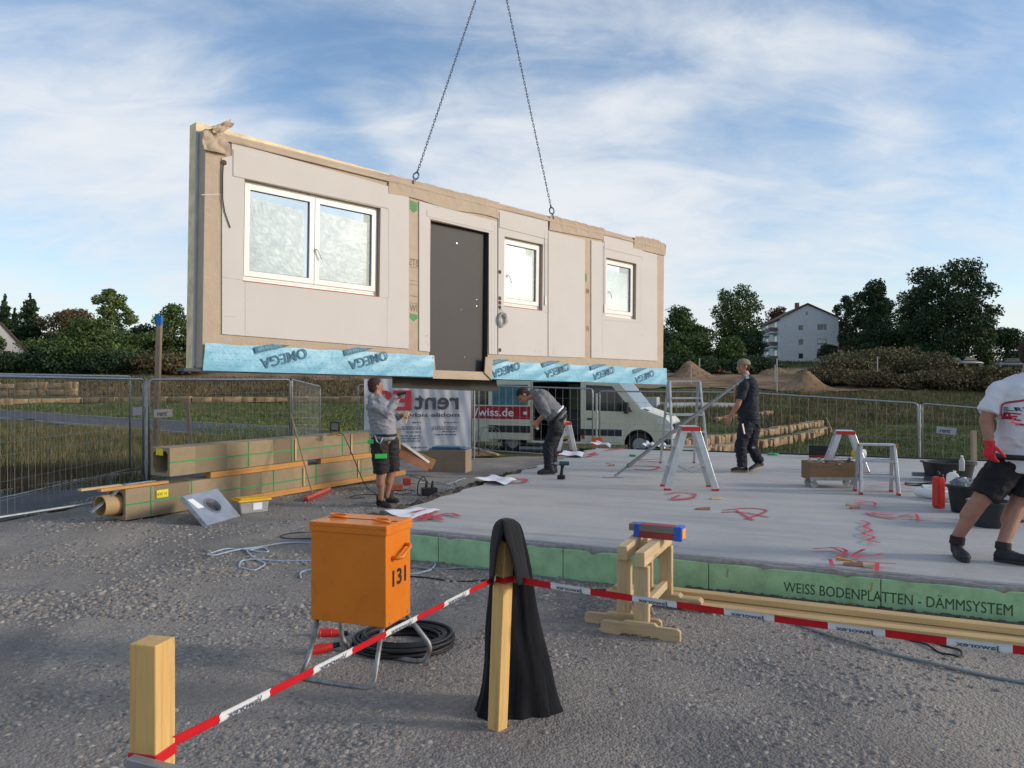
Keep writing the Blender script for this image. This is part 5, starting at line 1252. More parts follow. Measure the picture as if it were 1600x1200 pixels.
# dolly
c = G3(1306, 763); dl = thing('wooden_dolly', 'worn wooden box on four castors, full of fittings, in front of the stepladders', 'tool trolley', (c.x, c.y+.18, ZS), R(-3))
ow_ = woodmat('worn_crate_wood', (.20, .12, .06), 'X'); x, y, zb, zt = .32, .18, .105, .345
for s in ((-1, 0), (1, 0), (0, -1), (0, 1)):
    mb = MB()
    if s[0]: mb.b2((s[0]*x-.009, -y+.01, zb), (s[0]*x+.009, y-.01, zt))
    else: mb.b2((-x-.009, s[1]*y-.009, zb), (x+.009, s[1]*y+.009, zt))
    mb.build('side_board', ow_, dl, bevel=.002, local=True)
mb = MB(); mb.b2((-x+.01, -y+.01, zb), (x-.01, y-.01, zb+.018)); mb.build('floor_board', ow_, dl, local=True)
mb = MB(); mb.b2((-x-.011, -y-.012, zb), (x+.011, -y-.0095, zb+.045)); mb.build('metal_edge', M_['galv'], dl, local=True)
for sx in (-1, 1):
    for sy in (-1, 1):
        mb = MB(); mb.cyl((sx*(x-.06), sy*(y-.05)-.014, .047), (sx*(x-.06), sy*(y-.05)+.014, .047), .046, n=16); w_ = mb.build('castor', plain('castor_grey', (.42, .42, .40), .6), dl, smooth=True, local=True)
        mb = MB(); mb.b2((sx*(x-.06)-.02, sy*(y-.05)-.022, .05), (sx*(x-.06)+.02, sy*(y-.05)-.016, .104)); mb.build('fork', M_['galv'], w_, local=True)
mb = MB(); rg = random.Random(8)
for k in range(26):
    p = Vector((rg.uniform(-.28, .28), rg.uniform(-.13, .13), rg.uniform(.24, .35))); e = Vector((rg.uniform(-1, 1), rg.uniform(-1, 1), rg.uniform(-.3, .5))).normalized()*rg.uniform(.05, .11); mb.beam(p-e, p+e, .03, .02)
mb.build('fittings', plain('metal_fittings', (.30, .27, .25), .5, .4, .5, 30), dl, local=True)
# thin pencil-like lath, pale roll
mb = MB(); c = G3(1322, 738); mb.tube([at(1303, 680, c.y), at(1291, 652, c.y+.1)], .008, 6); tag(mb.build('lath', gw), 'thin lath sticking up beside the stepladder behind the dolly', 'lath')
c = G3(1343, 716); rl_ = thing('tape_roll', 'pale roll with a yellow label on the slab behind the dolly', 'roll', c); mb = MB(); mb.cyl(c+Vector((-.10, 0, .085)), c+Vector((.10, .02, .085)), .085, n=20); mb.build('roll_body', M_['paper'], rl_, smooth=True); mb = MB(); mb.cyl(c+Vector((-.104, 0, .085)), c+Vector((-.05, .01, .085)), .0865, n=20); mb.build('yellow_end', M_['yellow'], rl_, smooth=True)
# black board with red stripe
c = G3(1284, 715); bb = thing('black_board', 'black upright board with a thin red stripe at the back edge of the slab', 'board', c)
mb = MB(); a, b = G3(1264, 714.5), G3(1305, 716); mb.beam(a+Vector((0, 0, .115)), b+Vector((0, 0, .115)), .05, .23); mb.build('panel', M_['black'], bb, bevel=.003)
mb = MB(); mb.beam(a+Vector((0, -.03, .03)), b+Vector((0, -.03, .03)), .006, .02); mb.build('stripe', M_['red'], bb)
# cordless drill
c = G3(877, 749); dr = thing('cordless_drill', 'dark cordless drill standing on its battery on the slab behind the bending man', 'drill', c)
mb = MB(); mb.box(c+Vector((0, 0, .035)), (.115, .075, .06), R(-10)); mb.build('battery', M_['black'], dr, bevel=.008)
mb = MB(); mb.loft([(c+Vector((.0, 0, .065)), (.026, 0, 0), (0, .02, 0)), (c+Vector((.01, 0, .15)), (.022, 0, 0), (0, .018, 0)), (c+Vector((.02, 0, .215)), (.03, 0, 0), (0, .022, 0))], 12); mb.build('grip', M_['black'], dr, smooth=True)
gt_ = plain('drill_teal', (.02, .06, .07), .5); mb = MB(); mb.cyl(c+Vector((-.03, 0, .235)), c+Vector((.115, 0, .235)), .034, .030, 16); mb.build('motor_housing', gt_, dr, smooth=True, bevel=.004)
mb = MB(); mb.cyl(c+Vector((-.03, 0, .235)), c+Vector((-.10, 0, .235)), .026, .017, 14); mb.cyl(c+Vector((-.10, 0, .235)), c+Vector((-.15, 0, .235)), .004, n=6); mb.build('chuck', M_['galv'], dr, smooth=True)
# papers
def paper(pts, label, h=.01, name='paper_sheet', cr=.012):
    P = [G3(x, y) for x, y in pts]; n = 9; vs = []; mb = MB()
    for i in range(n):
        for j in range(n):
            u, v = i/(n-1), j/(n-1); p = (P[0]*(1-u)+P[1]*u)*(1-v)+(P[3]*(1-u)+P[2]*u)*v; e = cr*(math.sin(u*7+v*3)+math.sin(v*9+1)+2); vs.append((p.x, p.y, ZS+.006+e+.03*(max(0, abs(u-.5)*2-.8))))
    mb.add(vs, [(i*n+j, (i+1)*n+j, (i+1)*n+j+1, i*n+j+1) for i in range(n-1) for j in range(n-1)]); tag(mb.build(name, M_['paper'], smooth='all', fix=False), label, 'paper')
paper([(740, 752), (768, 747), (808, 752), (786, 760)], 'open white booklet on the left edge of the slab')
paper([(872, 714), (880, 708), (913, 709), (909, 716)], 'white sheet on the slab behind the drill')
paper([(922, 697), (932, 693.5), (956, 698), (952, 701)], 'white sheet at the far left corner of the slab, below the orange fence foot', cr=.02)
paper([(1003, 702), (1010, 696), (1024, 699), (1020, 703)], 'crumpled white sheet at the back edge of the slab in front of the van wheel', cr=.03)
paper([(1024, 703), (1030, 697), (1042, 700), (1038, 704)], 'crumpled white sheet right of the other crumpled one, by the nearest stepladder', cr=.03)
paper([(600, 801), (650, 797), (688, 799), (630, 816)], 'large white sheet on the front left corner of the slab behind the orange box', cr=.006)
# wedges and blocks
def wedge(px, py, L_, w_, rz, label, mt='pineb', n=1):
    c = G3(px, py); root = thing('wooden_wedge', label, 'wedge', c, rz, group='wooden wedges laid out on the slab')
    mb = MB(); mb.plate([(-L_/2, 0), (L_/2, 0), (L_/2, .03), (-L_/2, .012)], [], lambda a, b, t: Vector((a, t, b+.003)), -w_/2, w_/2); mb.build('wedge_wood', M_[mt], root, local=True, bevel=.002)
    if n > 1:
        mb = MB(); mb.plate([(-L_/2-.05, .032), (L_/2-.07, .032), (L_/2-.07, .042), (-L_/2-.05, .058)], [], lambda a, b, t: Vector((a, t, b)), -w_/2+.01, w_/2-.01); mb.build('upper_wedge', M_['otim'], root, local=True, bevel=.002)
M_['redw'] = plain('reddish_wood', (.40, .20, .14), .8, 0, .2, 9)
wedge(956, 728, .10, .05, .3, 'small wedge on the slab between the drill and the nearest stepladder', 'redw', 2)
wedge(1118, 780, .14, .06, .2, 'pale wedge just right of the nearest stepladder foot'); wedge(1098, 796.5, .16, .06, -.1, 'flat dark wedge in front of the nearest stepladder', 'redw')
wedge(1336, 795, .10, .05, 0, 'pair of stacked wedges beside the sprayed 24', 'redw', 2); wedge(1333, 884, .14, .05, -.4, 'pair of stacked wedges at the front edge of the slab below the sprayed 14', 'redw', 2); wedge(1358, 887, .08, .045, -.4, 'single pale wedge touching the pair at the front edge of the slab')
mb = MB(); mb.beam(G3(984, 713)+Vector((0, 0, .02)), G3(994, 713.5)+Vector((0, 0, .02)), .06, .035); tag(mb.build('green_block', M_['green']), 'small green block on the slab left of the nearest stepladder', 'block')
c = G3(1208, 711); mb = MB(); mb.ring(c+Vector((0, 0, .004)), (0, 0, 1), .05, .11, .03, 20); tag(mb.build('green_tape_roll', M_['green'], smooth=True), 'flat green roll at the back edge of the slab right of the walking man', 'roll')
# clutter at the right
def tub(label, px, py, rb, rt, h, mt, name='mortar_bucket', sq=1.0, handle=False, cat='bucket', dy=0):
    c = G3(px, py); c.y += dy; root = thing(name, label, cat, c); n = 28; mb = MB(); vs = []
    for r_, z in ((rb, 0), (rt, h), (rt+.018, h), (rt+.018, h-.022), (rt+.004, h-.024), (rt-.010, h-.02), (rb-.010, .015)):
        for j in range(n):
            q = 2*math.pi*j/n; e = 1/(abs(math.cos(q))**4+abs(math.sin(q))**4)**.25 if sq != 1 else 1; vs.append((c.x+r_*math.cos(q)*e*(sq if sq != 1 else 1), c.y+r_*math.sin(q)*e, ZS+.004+z))
    rows = [(0, 1), (1, 2), (2, 3), (1, 5), (5, 6)]; fs = [(a*n+j, a*n+(j+1) % n, b*n+(j+1) % n, b*n+j) for a, b in rows for j in range(n)]; fs += [tuple(range(n-1, -1, -1)), tuple(6*n+j for j in range(n))]
    mb.add(vs, fs); mb.build('bucket_wall', mt, root, smooth=True)
    if handle: mb = MB(); mb.tube([c+Vector((-rt-.01, 0, h)), c+Vector((-rt*.6, -.06, h+.07)), c+Vector((rt*.6, -.06, h+.07)), c+Vector((rt+.01, 0, h))], .005, 6); mb.build('bucket_handle', M_['galv'], root, smooth='all')
    return root, c
tub('large black mortar tub at the back of the clutter on the right', 1488, 752, .21, .25, .27, M_['black'], 'mortar_tub', 1.25, cat='tub', dy=.1)
r_, cbk = tub('black bucket with plastic bags in it, right of the red canister', 1505, 800, .115, .155, .29, M_['black'], handle=False)
mb = MB()
for i in range(1): 
    mb.ell(cbk+Vector((.0, .0, .30)), (.13, .12, .07)); 
vs = mb.v; mb.v = [(v[0]+.02*math.sin(v[2]*90+v[1]*40), v[1]+.02*math.sin(v[0]*80), v[2]+.018*math.sin(v[0]*70+v[1]*60)) for v in vs]
tag(mb.build('plastic_bag', plain('grey_bag', (.16, .18, .20), .3, 0, .5, 14, bump=.8, bscale=12, bdist=.03), smooth='all'), 'grey crumpled plastic bag in the black bucket', 'bag')
tub('round black tub between the legs of the man in the white shirt', 1546, 822, .155, .185, .25, plain('dark_tub', (.02, .024, .03), .5), 'mortar_tub', cat='tub')
def bag(px, py, s, label, col=(.5, .5, .5), seed=1, z=0):
    c = G3(px, py); mb = MB(); mb.ell(c+Vector((0, 0, s[2]+z)), s, nu=28, nv=18); mb.v = [(v[0]+s[0]*.12*math.sin(v[2]*35+v[1]*28+seed), v[1]+s[1]*.12*math.sin(v[0]*40+seed), max(ZS+.004, v[2]+s[2]*.14*math.sin(v[0]*37+v[1]*31+seed))) for v in mb.v]
    return tag(mb.build('plastic_bag', plain('bag_plastic', col, .35, 0, .3, 14, bump=.8, bscale=10, bdist=.03), smooth='all'), label, 'bag')
bag(1562, 795, (.13, .12, .17), 'white crumpled bag behind the round black tub', (.42, .42, .44), 3); bag(1516, 790, (.08, .08, .15), 'pale bag just right of the black bucket', (.5, .55, .55), 5); bag(1600, 815, (.13, .12, .12), 'white bag cut by the right edge of the photo', (.5, .5, .5), 8)
# red canister
c = G3(1467, 794); rc = thing('red_canister', 'upright red plastic canister with ribbed side, in front of the white pipes', 'canister', c, R(8)); mb = MB()
mb.plate([(-.045, 0), (.045, 0), (.052, .02), (.052, .22), (.035, .25), (-.04, .25), (-.052, .23), (-.052, .02)], [], lambda a, b, t: Vector((a, t, b+.004)), -.085, .10); mb.build('canister_body', M_['red'], rc, bevel=.014, seg=2, local=True)
mb = MB()
for k in range(7): mb.b2((.045, -.07, .03+k*.028), (.059, .085, .045+k*.028))
mb.build('ribs', M_['red'], rc, bevel=.004, local=True); rc.scale = (.85, .6, 1.4)
mb = MB(); mb.tube([(-.02, -.05, .25), (-.015, -.04, .285), (.0, .03, .29), (.01, .06, .25)], .010, 7); mb.cyl((.01, -.06, .25), (.01, -.065, .275), .02, n=12); mb.build('cap_and_handle', M_['black'], rc, smooth='all', local=True)
# white canister, pipes, bottle, levels, cable oval
c = G3(1488, 778); wc = thing('white_canister', 'white plastic canister leaning between the red canister and the black bucket', 'canister', c, R(-20)); mb = MB(); mb.plate([(-.07, 0), (.07, 0), (.075, .20), (.045, .25), (-.02, .255), (-.06, .22)], [], lambda a, b, t: Vector((a, t, b+.06)), -.05, .05); mb.build('canister_body', M_['white'], wc, bevel=.015, seg=2, local=True)
mb = MB(); mb.cyl((.02, 0, .30), (.025, 0, .335), .018, n=12); mb.build('cap', M_['white'], wc, local=True, smooth=True)
for lab, x0, y0, x1, y1, r_, z in (('thick white pipe lying behind the red canister', 1433, 776, 1500, 786, .058, .062), ('white pipe lying further back behind the red canister', 1441, 768, 1510, 770, .045, .05)):
    a, b = G3(x0, y0), G3(x1, y1); a.z = b.z = ZS+z; root = thing('plastic_pipe', lab, 'pipe', (a.x, a.y, ZS)); mb = MB(); mb.ring(a, b-a, r_-.006, r_*.93, (b-a).length*.98, 24); mb.build('pipe', M_['white'], root, smooth=True)
    mb = MB(); mb.ring(a+(b-a)*.22, b-a, r_*.935, r_*1.08, (b-a).length*.5, 24); mb.build('socket', M_['white'], root, smooth=True)
mb = MB(); c = G3(1503, 768)+Vector((0, 0, .27)); 
bt = thing('water_bottle', 'small clear water bottle behind the black bucket', 'bottle', c); mb.tube([c, c+Vector((0, 0, .01)), c+Vector((0, 0, .13)), c+Vector((0, 0, .17)), c+Vector((0, 0, .18))], [.030, .034, .034, .015, .013], 14); mb.build('bottle_body', M_['clear'], bt, smooth='all'); mb = MB(); mb.cyl(c+Vector((0, 0, .18)), c+Vector((0, 0, .20)), .015, n=12); mb.build('bottle_cap', M_['white'], bt)
mb = MB(); mb.beam(G3(1425, 747)+Vector((0, 0, .06)), G3(1462, 748)+Vector((0, 0, .06)), .05, .06); tag(mb.build('spirit_level', plain('level_grey', (.22, .25, .30), .5), bevel=.004), 'grey spirit level lying left of the mortar tub', 'spirit level')
mb = MB(); mb.beam(G3(1444, 751)+Vector((0, 0, .03)), G3(1470, 752)+Vector((0, 0, .03)), .06, .07); tag(mb.build('tool_case', plain('case_dark', (.06, .07, .09), .5), bevel=.006), 'dark tool case in front of the spirit level', 'tool case')
c = G3(1440, 758); mb = MB(); pts = [c+Vector((.22*math.cos(q), .12*math.sin(q), .012+.01*math.sin(3*q))) for q in [j*math.pi/16 for j in range(32)]]; mb.tube(pts, .012, 6, closed=True); tag(mb.build('rubber_loop', M_['rubber'], smooth='all'), 'black rubber loop lying flat left of the white pipes', 'rubber loop')
# black edging strip along the slab's back
mb = MB(); n0 = Vector((.392, .92, 0)); mb.beam(pz(BLc+BU*.9+n0*.03, ZS-.02), pz(BR+n0*.03, ZS-.02), .05, .09); o = mb.build('edge_foil', M_['black'], slab, bevel=.01)
stake(1522, 760, 1521, 673, 13.2, .036, gw, 'short square timber stake behind the slab, left of the man in the white shirt')
# ================================================================== van
vr = R(-20.4); vo_ = Vector((5.05, 23.32, -.46))
van = thing('delivery_van', 'cream van with a red side stripe and open side door behind the fence', 'van', vo_, vr)
VW = 1.0
cream = plain('cream_paint', (.58, .57, .45), .32, 0, .03, 2, coat=.4, dirt=(.30, .28, .22), dirt_amt=.2)
vglass = plain('van_glass', (.010, .020, .024), .06, 0, .2, 2, spec=.9); vblack = plain('van_trim', (.022, .024, .030), .6)
vteal = plain('teal_window_film', (.05, .16, .19), .12, 0, .3, 3, spec=.8)
def arch(cx, r=.45, n=10): return [(cx+r*math.cos(q), .36+r*math.sin(q)) for q in [math.pi*(-.02+1.04*k/n) for k in range(n+1)]]
top = [(0, .62), (-.03, .85), (-.10, 1.02), (-.24, 1.17), (-.95, 1.42), (-1.65, 2.26), (-1.95, 2.42), (-2.4, 2.48), (-6.4, 2.48), (-6.6, 2.38), (-6.68, 2.1), (-6.7, .60), (-6.62, .30)]
bot = arch(-5.02)[::-1]; bot2 = arch(-1.0)[::-1]
outline = [(-.12, .30), (-.02, .42)]+top+bot+bot2
cab = [(-2.62, 1.36), (-1.20, 1.33), (-1.28, 1.46), (-1.82, 2.10), (-2.62, 2.14)]
hole = [(-4.33, .40), (-2.80, .40), (-2.80, 2.22), (-4.33, 2.22)]
def vf(y): return lambda a, b, t: Vector((a, t, b))
mb = MB(); mb.plate(outline, [hole], vf(0), -VW, -VW+.06); mb.plate(outline, [], vf(0), VW-.06, VW)
ring = top
vs = []; 
for (x, z) in [(-.12, .30), (-.02, .42)]+top: vs += [(x, -VW+.001, z), (x, VW-.001, z)]
k = len(vs)//2; mb.add(vs, [(2*i, 2*i+1, 2*i+3, 2*i+2) for i in range(k-1)])
mb.b2((-6.6, -VW+.05, .30), (-5.5, VW-.05, .36)); mb.b2((-4.5, -VW+.05, .30), (-1.5, VW-.05, .38))
mb.build('van_body', cream, van, bevel=.035, seg=2, local=True)
def vpoly(name, pts, mt, t=.004, y=-VW, par=van, thick=.02, holes=()):
    mb = MB(); mb.plate(pts, holes, vf(0), y-t, y-t+thick); return mb.build(name, mt, par, local=True, bevel=.002)
fd_ = vpoly('front_door', [(-2.66, .42), (-1.52, .42), (-1.40, .80), (-1.12, .98), (-1.02, 1.34), (-1.75, 2.20), (-2.66, 2.26)], cream, .012, thick=.02)
vpoly('door_window', cab, vglass, .016, par=fd_); 
mb = MB(); mb.b2((-2.58, -VW-.03, 1.08), (-2.40, -VW-.013, 1.13)); mb.build('door_handle', vblack, fd_, local=True, bevel=.004)
mb = MB(); mb.b2((-1.42, -VW-.20, 1.28), (-1.30, -VW-.04, 1.62)); mb.b2((-1.38, -VW-.06, 1.30), (-1.32, -VW-.01, 1.36)); mb.build('wing_mirror', vblack, van, local=True, bevel=.03, seg=2)
vpoly('rub_strip', [(-4.33, .40), (-4.33, .42)] and [(-2.79, .60), (-1.52, .60), (-1.52, .80), (-2.79, .80)], vblack, .018, thick=.012)
# slid-back side door
sdv = vpoly('sliding_door', [(-5.78, .42), (-4.38, .42), (-4.38, 2.24), (-5.78, 2.24)], cream, .085, thick=.05)
vpoly('door_window', [(-5.66, 1.50), (-4.46, 1.50), (-4.46, 2.14), (-5.66, 2.14)], vteal, .090, par=sdv)
vpoly('door_stripe', [(-5.779, 1.06), (-4.381, 1.06), (-4.381, 1.46), (-5.779, 1.46)], plain('van_red', (.36, .012, .035), .35), .089, par=sdv)
vpoly('rub_strip', [(-5.779, .64), (-4.381, .64), (-4.381, .86), (-5.779, .86)], vblack, .092, par=sdv)
mb = MB(); mb.b2((-4.60, -VW-.12, 1.20), (-4.48, -VW-.086, 1.30)); mb.build('door_handle', M_['white'], sdv, local=True, bevel=.01)
vpoly('side_window', [(-6.50, 1.50), (-5.82, 1.50), (-5.82, 2.14), (-6.50, 2.14)], vglass, .003)
vpoly('side_stripe', [(-6.69, 1.06), (-5.79, 1.06), (-5.79, 1.46), (-6.69, 1.46)], M_.setdefault('vred', plain('van_red', (.36, .012, .035), .35)), .004)
mb = MB(); lettering(mb, '/wiss.de', .36, lambda a, b: van.matrix_basis @ Vector((-6.25+a, -VW-.092, 1.15+b)), width=1.32, bold=.004); mb.build('van_lettering', M_['paper'], van, fix=False)
# windscreen, bonnet vents, headlight, grille, bumper
def slope(a, b, y0, y1, off, mt, name, ins=(.03, .04)):
    a, b = Vector((a[0], 0, a[1])), Vector((b[0], 0, b[1])); d = (b-a); n_ = Vector((-d.z, 0, d.x)); n_.normalize(); n_ = n_ if n_.z > 0 else -n_
    a2, b2 = a+d*ins[0]+n_*off, b-d*ins[1]+n_*off; y0b = y0+.10 if y0 < 0 else y0; mb = MB(); q = Vector((0, 1, 0))
    mb.add([a2+q*y0, a2+q*y1, b2+q*(y1*.93), b2+q*(y0*.93), a2+q*y0-n_*.02, a2+q*y1-n_*.02, b2+q*(y1*.93)-n_*.02, b2+q*(y0*.93)-n_*.02], [(0, 1, 2, 3), (4, 5, 6, 7), (0, 1, 5, 4), (1, 2, 6, 5), (2, 3, 7, 6), (3, 0, 4, 7)])
    return mb.build(name, mt, van, local=True)
slope((-.95, 1.42), (-1.65, 2.26), -VW+.05, VW-.05, .006, plain('windscreen_glass', (.05, .08, .12), .05, 0, .1, 2, spec=1.0), 'windscreen')
slope((-.24, 1.17), (-.95, 1.42), -.62, .62, .004, cream, 'bonnet', (.04, .12)); slope((-.78, 1.36), (-.95, 1.42), -.9, -.45, .006, vblack, 'bonnet_vent', (0, .1))
lt = plain('headlight_glass', (.62, .64, .66), .15, 0, .1, 12)
for s in (-1, 1):
    mb = MB(); mb.plate([(-.06, .88), (-.50, 1.03), (-.46, 1.14), (-.30, 1.15), (-.12, 1.02)], [], vf(0), s*(VW+.004), s*(VW-.26)); mb.build('headlight', lt, van, bevel=.012, local=True)
mb = MB(); mb.b2((-.06, -.7, .72), (.008, .7, .98)); mb.build('grille', vblack, van, bevel=.01, local=True)
mb = MB(); mb.b2((-.42, -VW-.012, .32), (.02, VW+.012, .56)); mb.b2((-6.4, -VW-.01, .30), (-6.74, VW+.01, .54)); mb.build('bumper', vblack, van, bevel=.03, local=True, seg=2)
for x in (-1.0, -5.02):
    for s in (-1, 1):
        y = s*(VW-.13); mb = MB(); mb.ring((x, y-.11, .355), (0, 1, 0), .21, .355, .22, 32); wh = mb.build('wheel', M_['rubber'], van, bevel=.02, smooth=True, local=True)
        mb = MB(); mb.cyl((x, y-.07, .355), (x, y+.07, .355), .212, n=24); mb.build('rim', M_['galv'], wh, smooth=True, local=True)
    mb = MB(); q = arch(x, .445); mb.plate([p for p in q], [], vf(0), -VW+.28, VW-.28); mb.build('wheel_well', M_['black'], van, local=True)
    q = arch(x, .50, 14); q2 = arch(x, .452, 14)[::-1]; mb = MB(); mb.plate(q+q2, [], vf(0), -VW-.012, -VW+.02); mb.build('wheel_arch_trim', cream if x > -2 else vblack, van, local=True, bevel=.004)
# interior
mb = MB(); mb.b2((-6.3, -VW+.07, .38), (-1.6, VW-.07, .46)); mb.b2((-4.5, VW-.12, .46), (-2.0, VW-.07, 2.3)); mb.b2((-4.52, -VW+.07, .46), (-4.46, VW-.07, 2.3)); mb.build('load_floor', vblack, van, local=True)
for y in (-.55, .3):
    mb = MB(); mb.b2((-2.75, y-.24, .7), (-2.2, y+.24, .92)); mb.b2((-2.85, y-.24, .85), (-2.70, y+.24, 1.5)); mb.b2((-2.85, y-.13, 1.52), (-2.76, y+.13, 1.75)); mb.build('seat', plain('seat_fabric', (.03, .03, .035), .9), van, bevel=.05, local=True, seg=2)
mb = MB(); mb.b2((-3.6, .3, .5), (-3.0, .8, 1.3)); mb.build('tool_rack', plain('rack_grey', (.08, .09, .10), .6), van, bevel=.02, local=True)
mb = MB(); mb.b2((-3.7, VW-.16, 1.2), (-3.0, VW-.121, 2.15)); mb.build('rear_window', plain('green_tint', (.12, .16, .08), .3), van, local=True)
tl = MB(); tl.b2((-2.76, -VW-.014, .50), (-2.67, -VW-.0, .60)); tl.build('side_marker', M_['red'], van, local=True)
c = van.matrix_basis @ Vector((-3.35, -VW+.25, .462)); yb = thing('yellow_bucket', 'yellow bucket with a white label standing in the open side door of the van', 'bucket', c)
mb = MB(); mb.cyl(c, c+Vector((0, 0, .36)), .15, .18, 22); mb.build('bucket_wall', M_['yellow'], yb, smooth=True); mb = MB(); mb.cyl(c+Vector((0, 0, .36)), c+Vector((0, 0, .38)), .188, n=22); mb.build('lid', M_['yellow'], yb)
mb = MB(); mb.box(c+Vector((.0, -.166, .17)), (.14, .012, .16)); mb.build('paper_label', M_['paper'], yb)
# pipes lying in front of the van
for i, (x0, x1, y, l) in enumerate(((805, 868, 700, 'grey pipe lying on the ground in front of the van, left one'), (812, 905, 706, 'grey beam lying on the ground below the open van door'))):
    a, b = gt(x0, y), gt(x1, y+2); mb = MB(); mb.tube([a+Vector((0, 0, .10)), b+Vector((0, 0, .10))], .07, 8); tag(mb.build('steel_pipe', plain('pipe_grey', (.18, .18, .20), .5, .3), smooth=True), l, 'pipe')
mb = MB(); c = gt(757, 706)
for i in range(3): mb.tube([c+Vector((.1*i+(.28+.03*i)*math.cos(q), .1*math.sin(2*q), .42+.36*math.sin(q))) for q in [j*math.pi/12 for j in range(24)]], .012, 6, closed=True)
tag(mb.build('hose_coil', M_['hose2'], smooth='all'), 'coil of hose leaning on the fence at the rear of the van', 'hose')

# ================================================================== people
def remesh(mb, name, mat, parent, voxel=.008, sm=5, wr=0.0, wf_=9.0, seed=0, wdir=None):
    me = bpy.data.meshes.new('tmp'); me.from_pydata(mb.v, [], mb.f); 
    import bmesh
    bm = bmesh.new(); bm.from_mesh(me); bmesh.ops.recalc_face_normals(bm, faces=bm.faces); bm.to_mesh(me); bm.free()
    o = bpy.data.objects.new('tmp', me); COL.objects.link(o)
    r = o.modifiers.new('r', 'REMESH'); r.mode = 'VOXEL'; r.voxel_size = voxel
    s = o.modifiers.new('s', 'SMOOTH'); s.factor = .5; s.iterations = sm
    dg = bpy.context.evaluated_depsgraph_get(); dg.update(); me2 = bpy.data.meshes.new_from_object(o.evaluated_get(dg)); bpy.data.objects.remove(o)
    if wr:
        n = len(me2.vertices); co = np.empty(n*3, dtype=np.float32); me2.vertices.foreach_get('co', co); co = co.reshape(-1, 3)
        no = np.array([tuple(v.normal) for v in me2.vertices]); d = np.empty(n)
        sx = Vector((seed*3.1, seed, 0))
        for i in range(n):
            p = Vector(co[i].tolist()); q = Vector((p.x*wf_, p.y*wf_, p.z*wf_*1.6))+sx
            d[i] = (1-abs(mnoise.noise(q)))**3-.45+.5*mnoise.noise(q*2.3)
        co = co+no*(d*wr)[:, None]; me2.vertices.foreach_set('co', co.astype(np.float32).ravel())
    Mi = WM[parent.name].inverted(); me2.transform(Mi); me2.materials.clear(); me2.materials.append(mat); me2.name = name
    me2.polygons.foreach_set('use_smooth', [True]*len(me2.polygons)); me2.update()
    q = bpy.data.objects.new(name, me2); COL.objects.link(q); q.parent = parent; WM[q.name] = WM[parent.name].copy(); return q
def cone(mb, p0, r0, p1, r1, n=18, mid=None):     # flat-ended sleeve
    mb.tube([p0, p1] if mid is None else [p0, mid[0], p1], [r0, r1] if mid is None else [r0, mid[1], r1], n)
def hand(mb, W, d, palm, side, curl=.5, L=.085, spread=1.0):
    """W wrist, d finger direction, palm = direction the palm faces, side = direction of the thumb"""
    W, d, palm, side = Vector(W), Vector(d).normalized(), Vector(palm).normalized(), Vector(side).normalized()
    palm = (palm-d*palm.dot(d)).normalized(); side = (side-d*side.dot(d)-palm*side.dot(palm)).normalized(); K = W+d*L
    mb.loft([(W-d*.01, side*.026, palm*.020), (W+d*.02, side*.034, palm*.017), (W+d*.055, side*.042, palm*.016), (K, side*.042, palm*.014), (K+d*.008, side*.036, palm*.010)], 14)
    for k, (o, ln) in enumerate(((.031, .072), (.011, .080), (-.010, .075), (-.030, .060))):
        a = K+side*o*spread-d*.008; dd = d.copy(); seg = [ln*.45, ln*.32, ln*.25]; cu = curl*(1+.12*k)
        for i, s in enumerate(seg):
            ang = cu*(.9 if i else .6); dd = (dd*math.cos(ang)+palm*math.sin(ang)).normalized(); b = a+dd*s; mb.cap(a, .0100-.001*i, b, .0092-.001*i, 8); a = b
            palm2 = palm; 
    a = W+d*.025+side*.030; dd = (d*.6+side*.75+palm*.35).normalized()
    for s, r_ in ((.038, .013), (.032, .011), (.024, .0095)): b = a+dd*s; mb.cap(a, r_, b, r_*.93, 8); a = b; dd = (dd*.75+d*.45+palm*.25*curl*2).normalized()
def head(mb, H, f, up, r=.100):
    H, f, up = Vector(H), Vector(f).normalized(), Vector(up).normalized(); f = (f-up*f.dot(up)).normalized(); s = f.cross(up)
    M3 = Matrix((s, f, up)).transposed()
    mb.ell(H+up*.025-f*.008, (.076, .096, .092), M3, 20, 14); mb.ell(H-up*.035+f*.022, (.058, .072, .072), M3, 16, 12); mb.ell(H-up*.088+f*.068, (.026, .022, .020), M3); mb.ell(H-up*.07+f*.03, (.050, .055, .035), M3)
    mb.cap(H+up*.012+f*.086, .010, H-up*.022+f*.104, .014); mb.ell(H-up*.024+f*.100, (.018, .012, .010), M3); mb.ell(H+up*.022+f*.080, (.052, .014, .010), M3)
    mb.ell(H-up*.052+f*.086, (.024, .010, .006), M3); mb.ell(H-up*.062+f*.084, (.020, .010, .007), M3)
    for q in (-1, 1): mb.ell(H+s*q*.078-f*.012-up*.005, (.010, .020, .032), M3); mb.ell(H+s*q*.038+f*.066-up*.022, (.022, .016, .018), M3)
    return s, f, up, M3
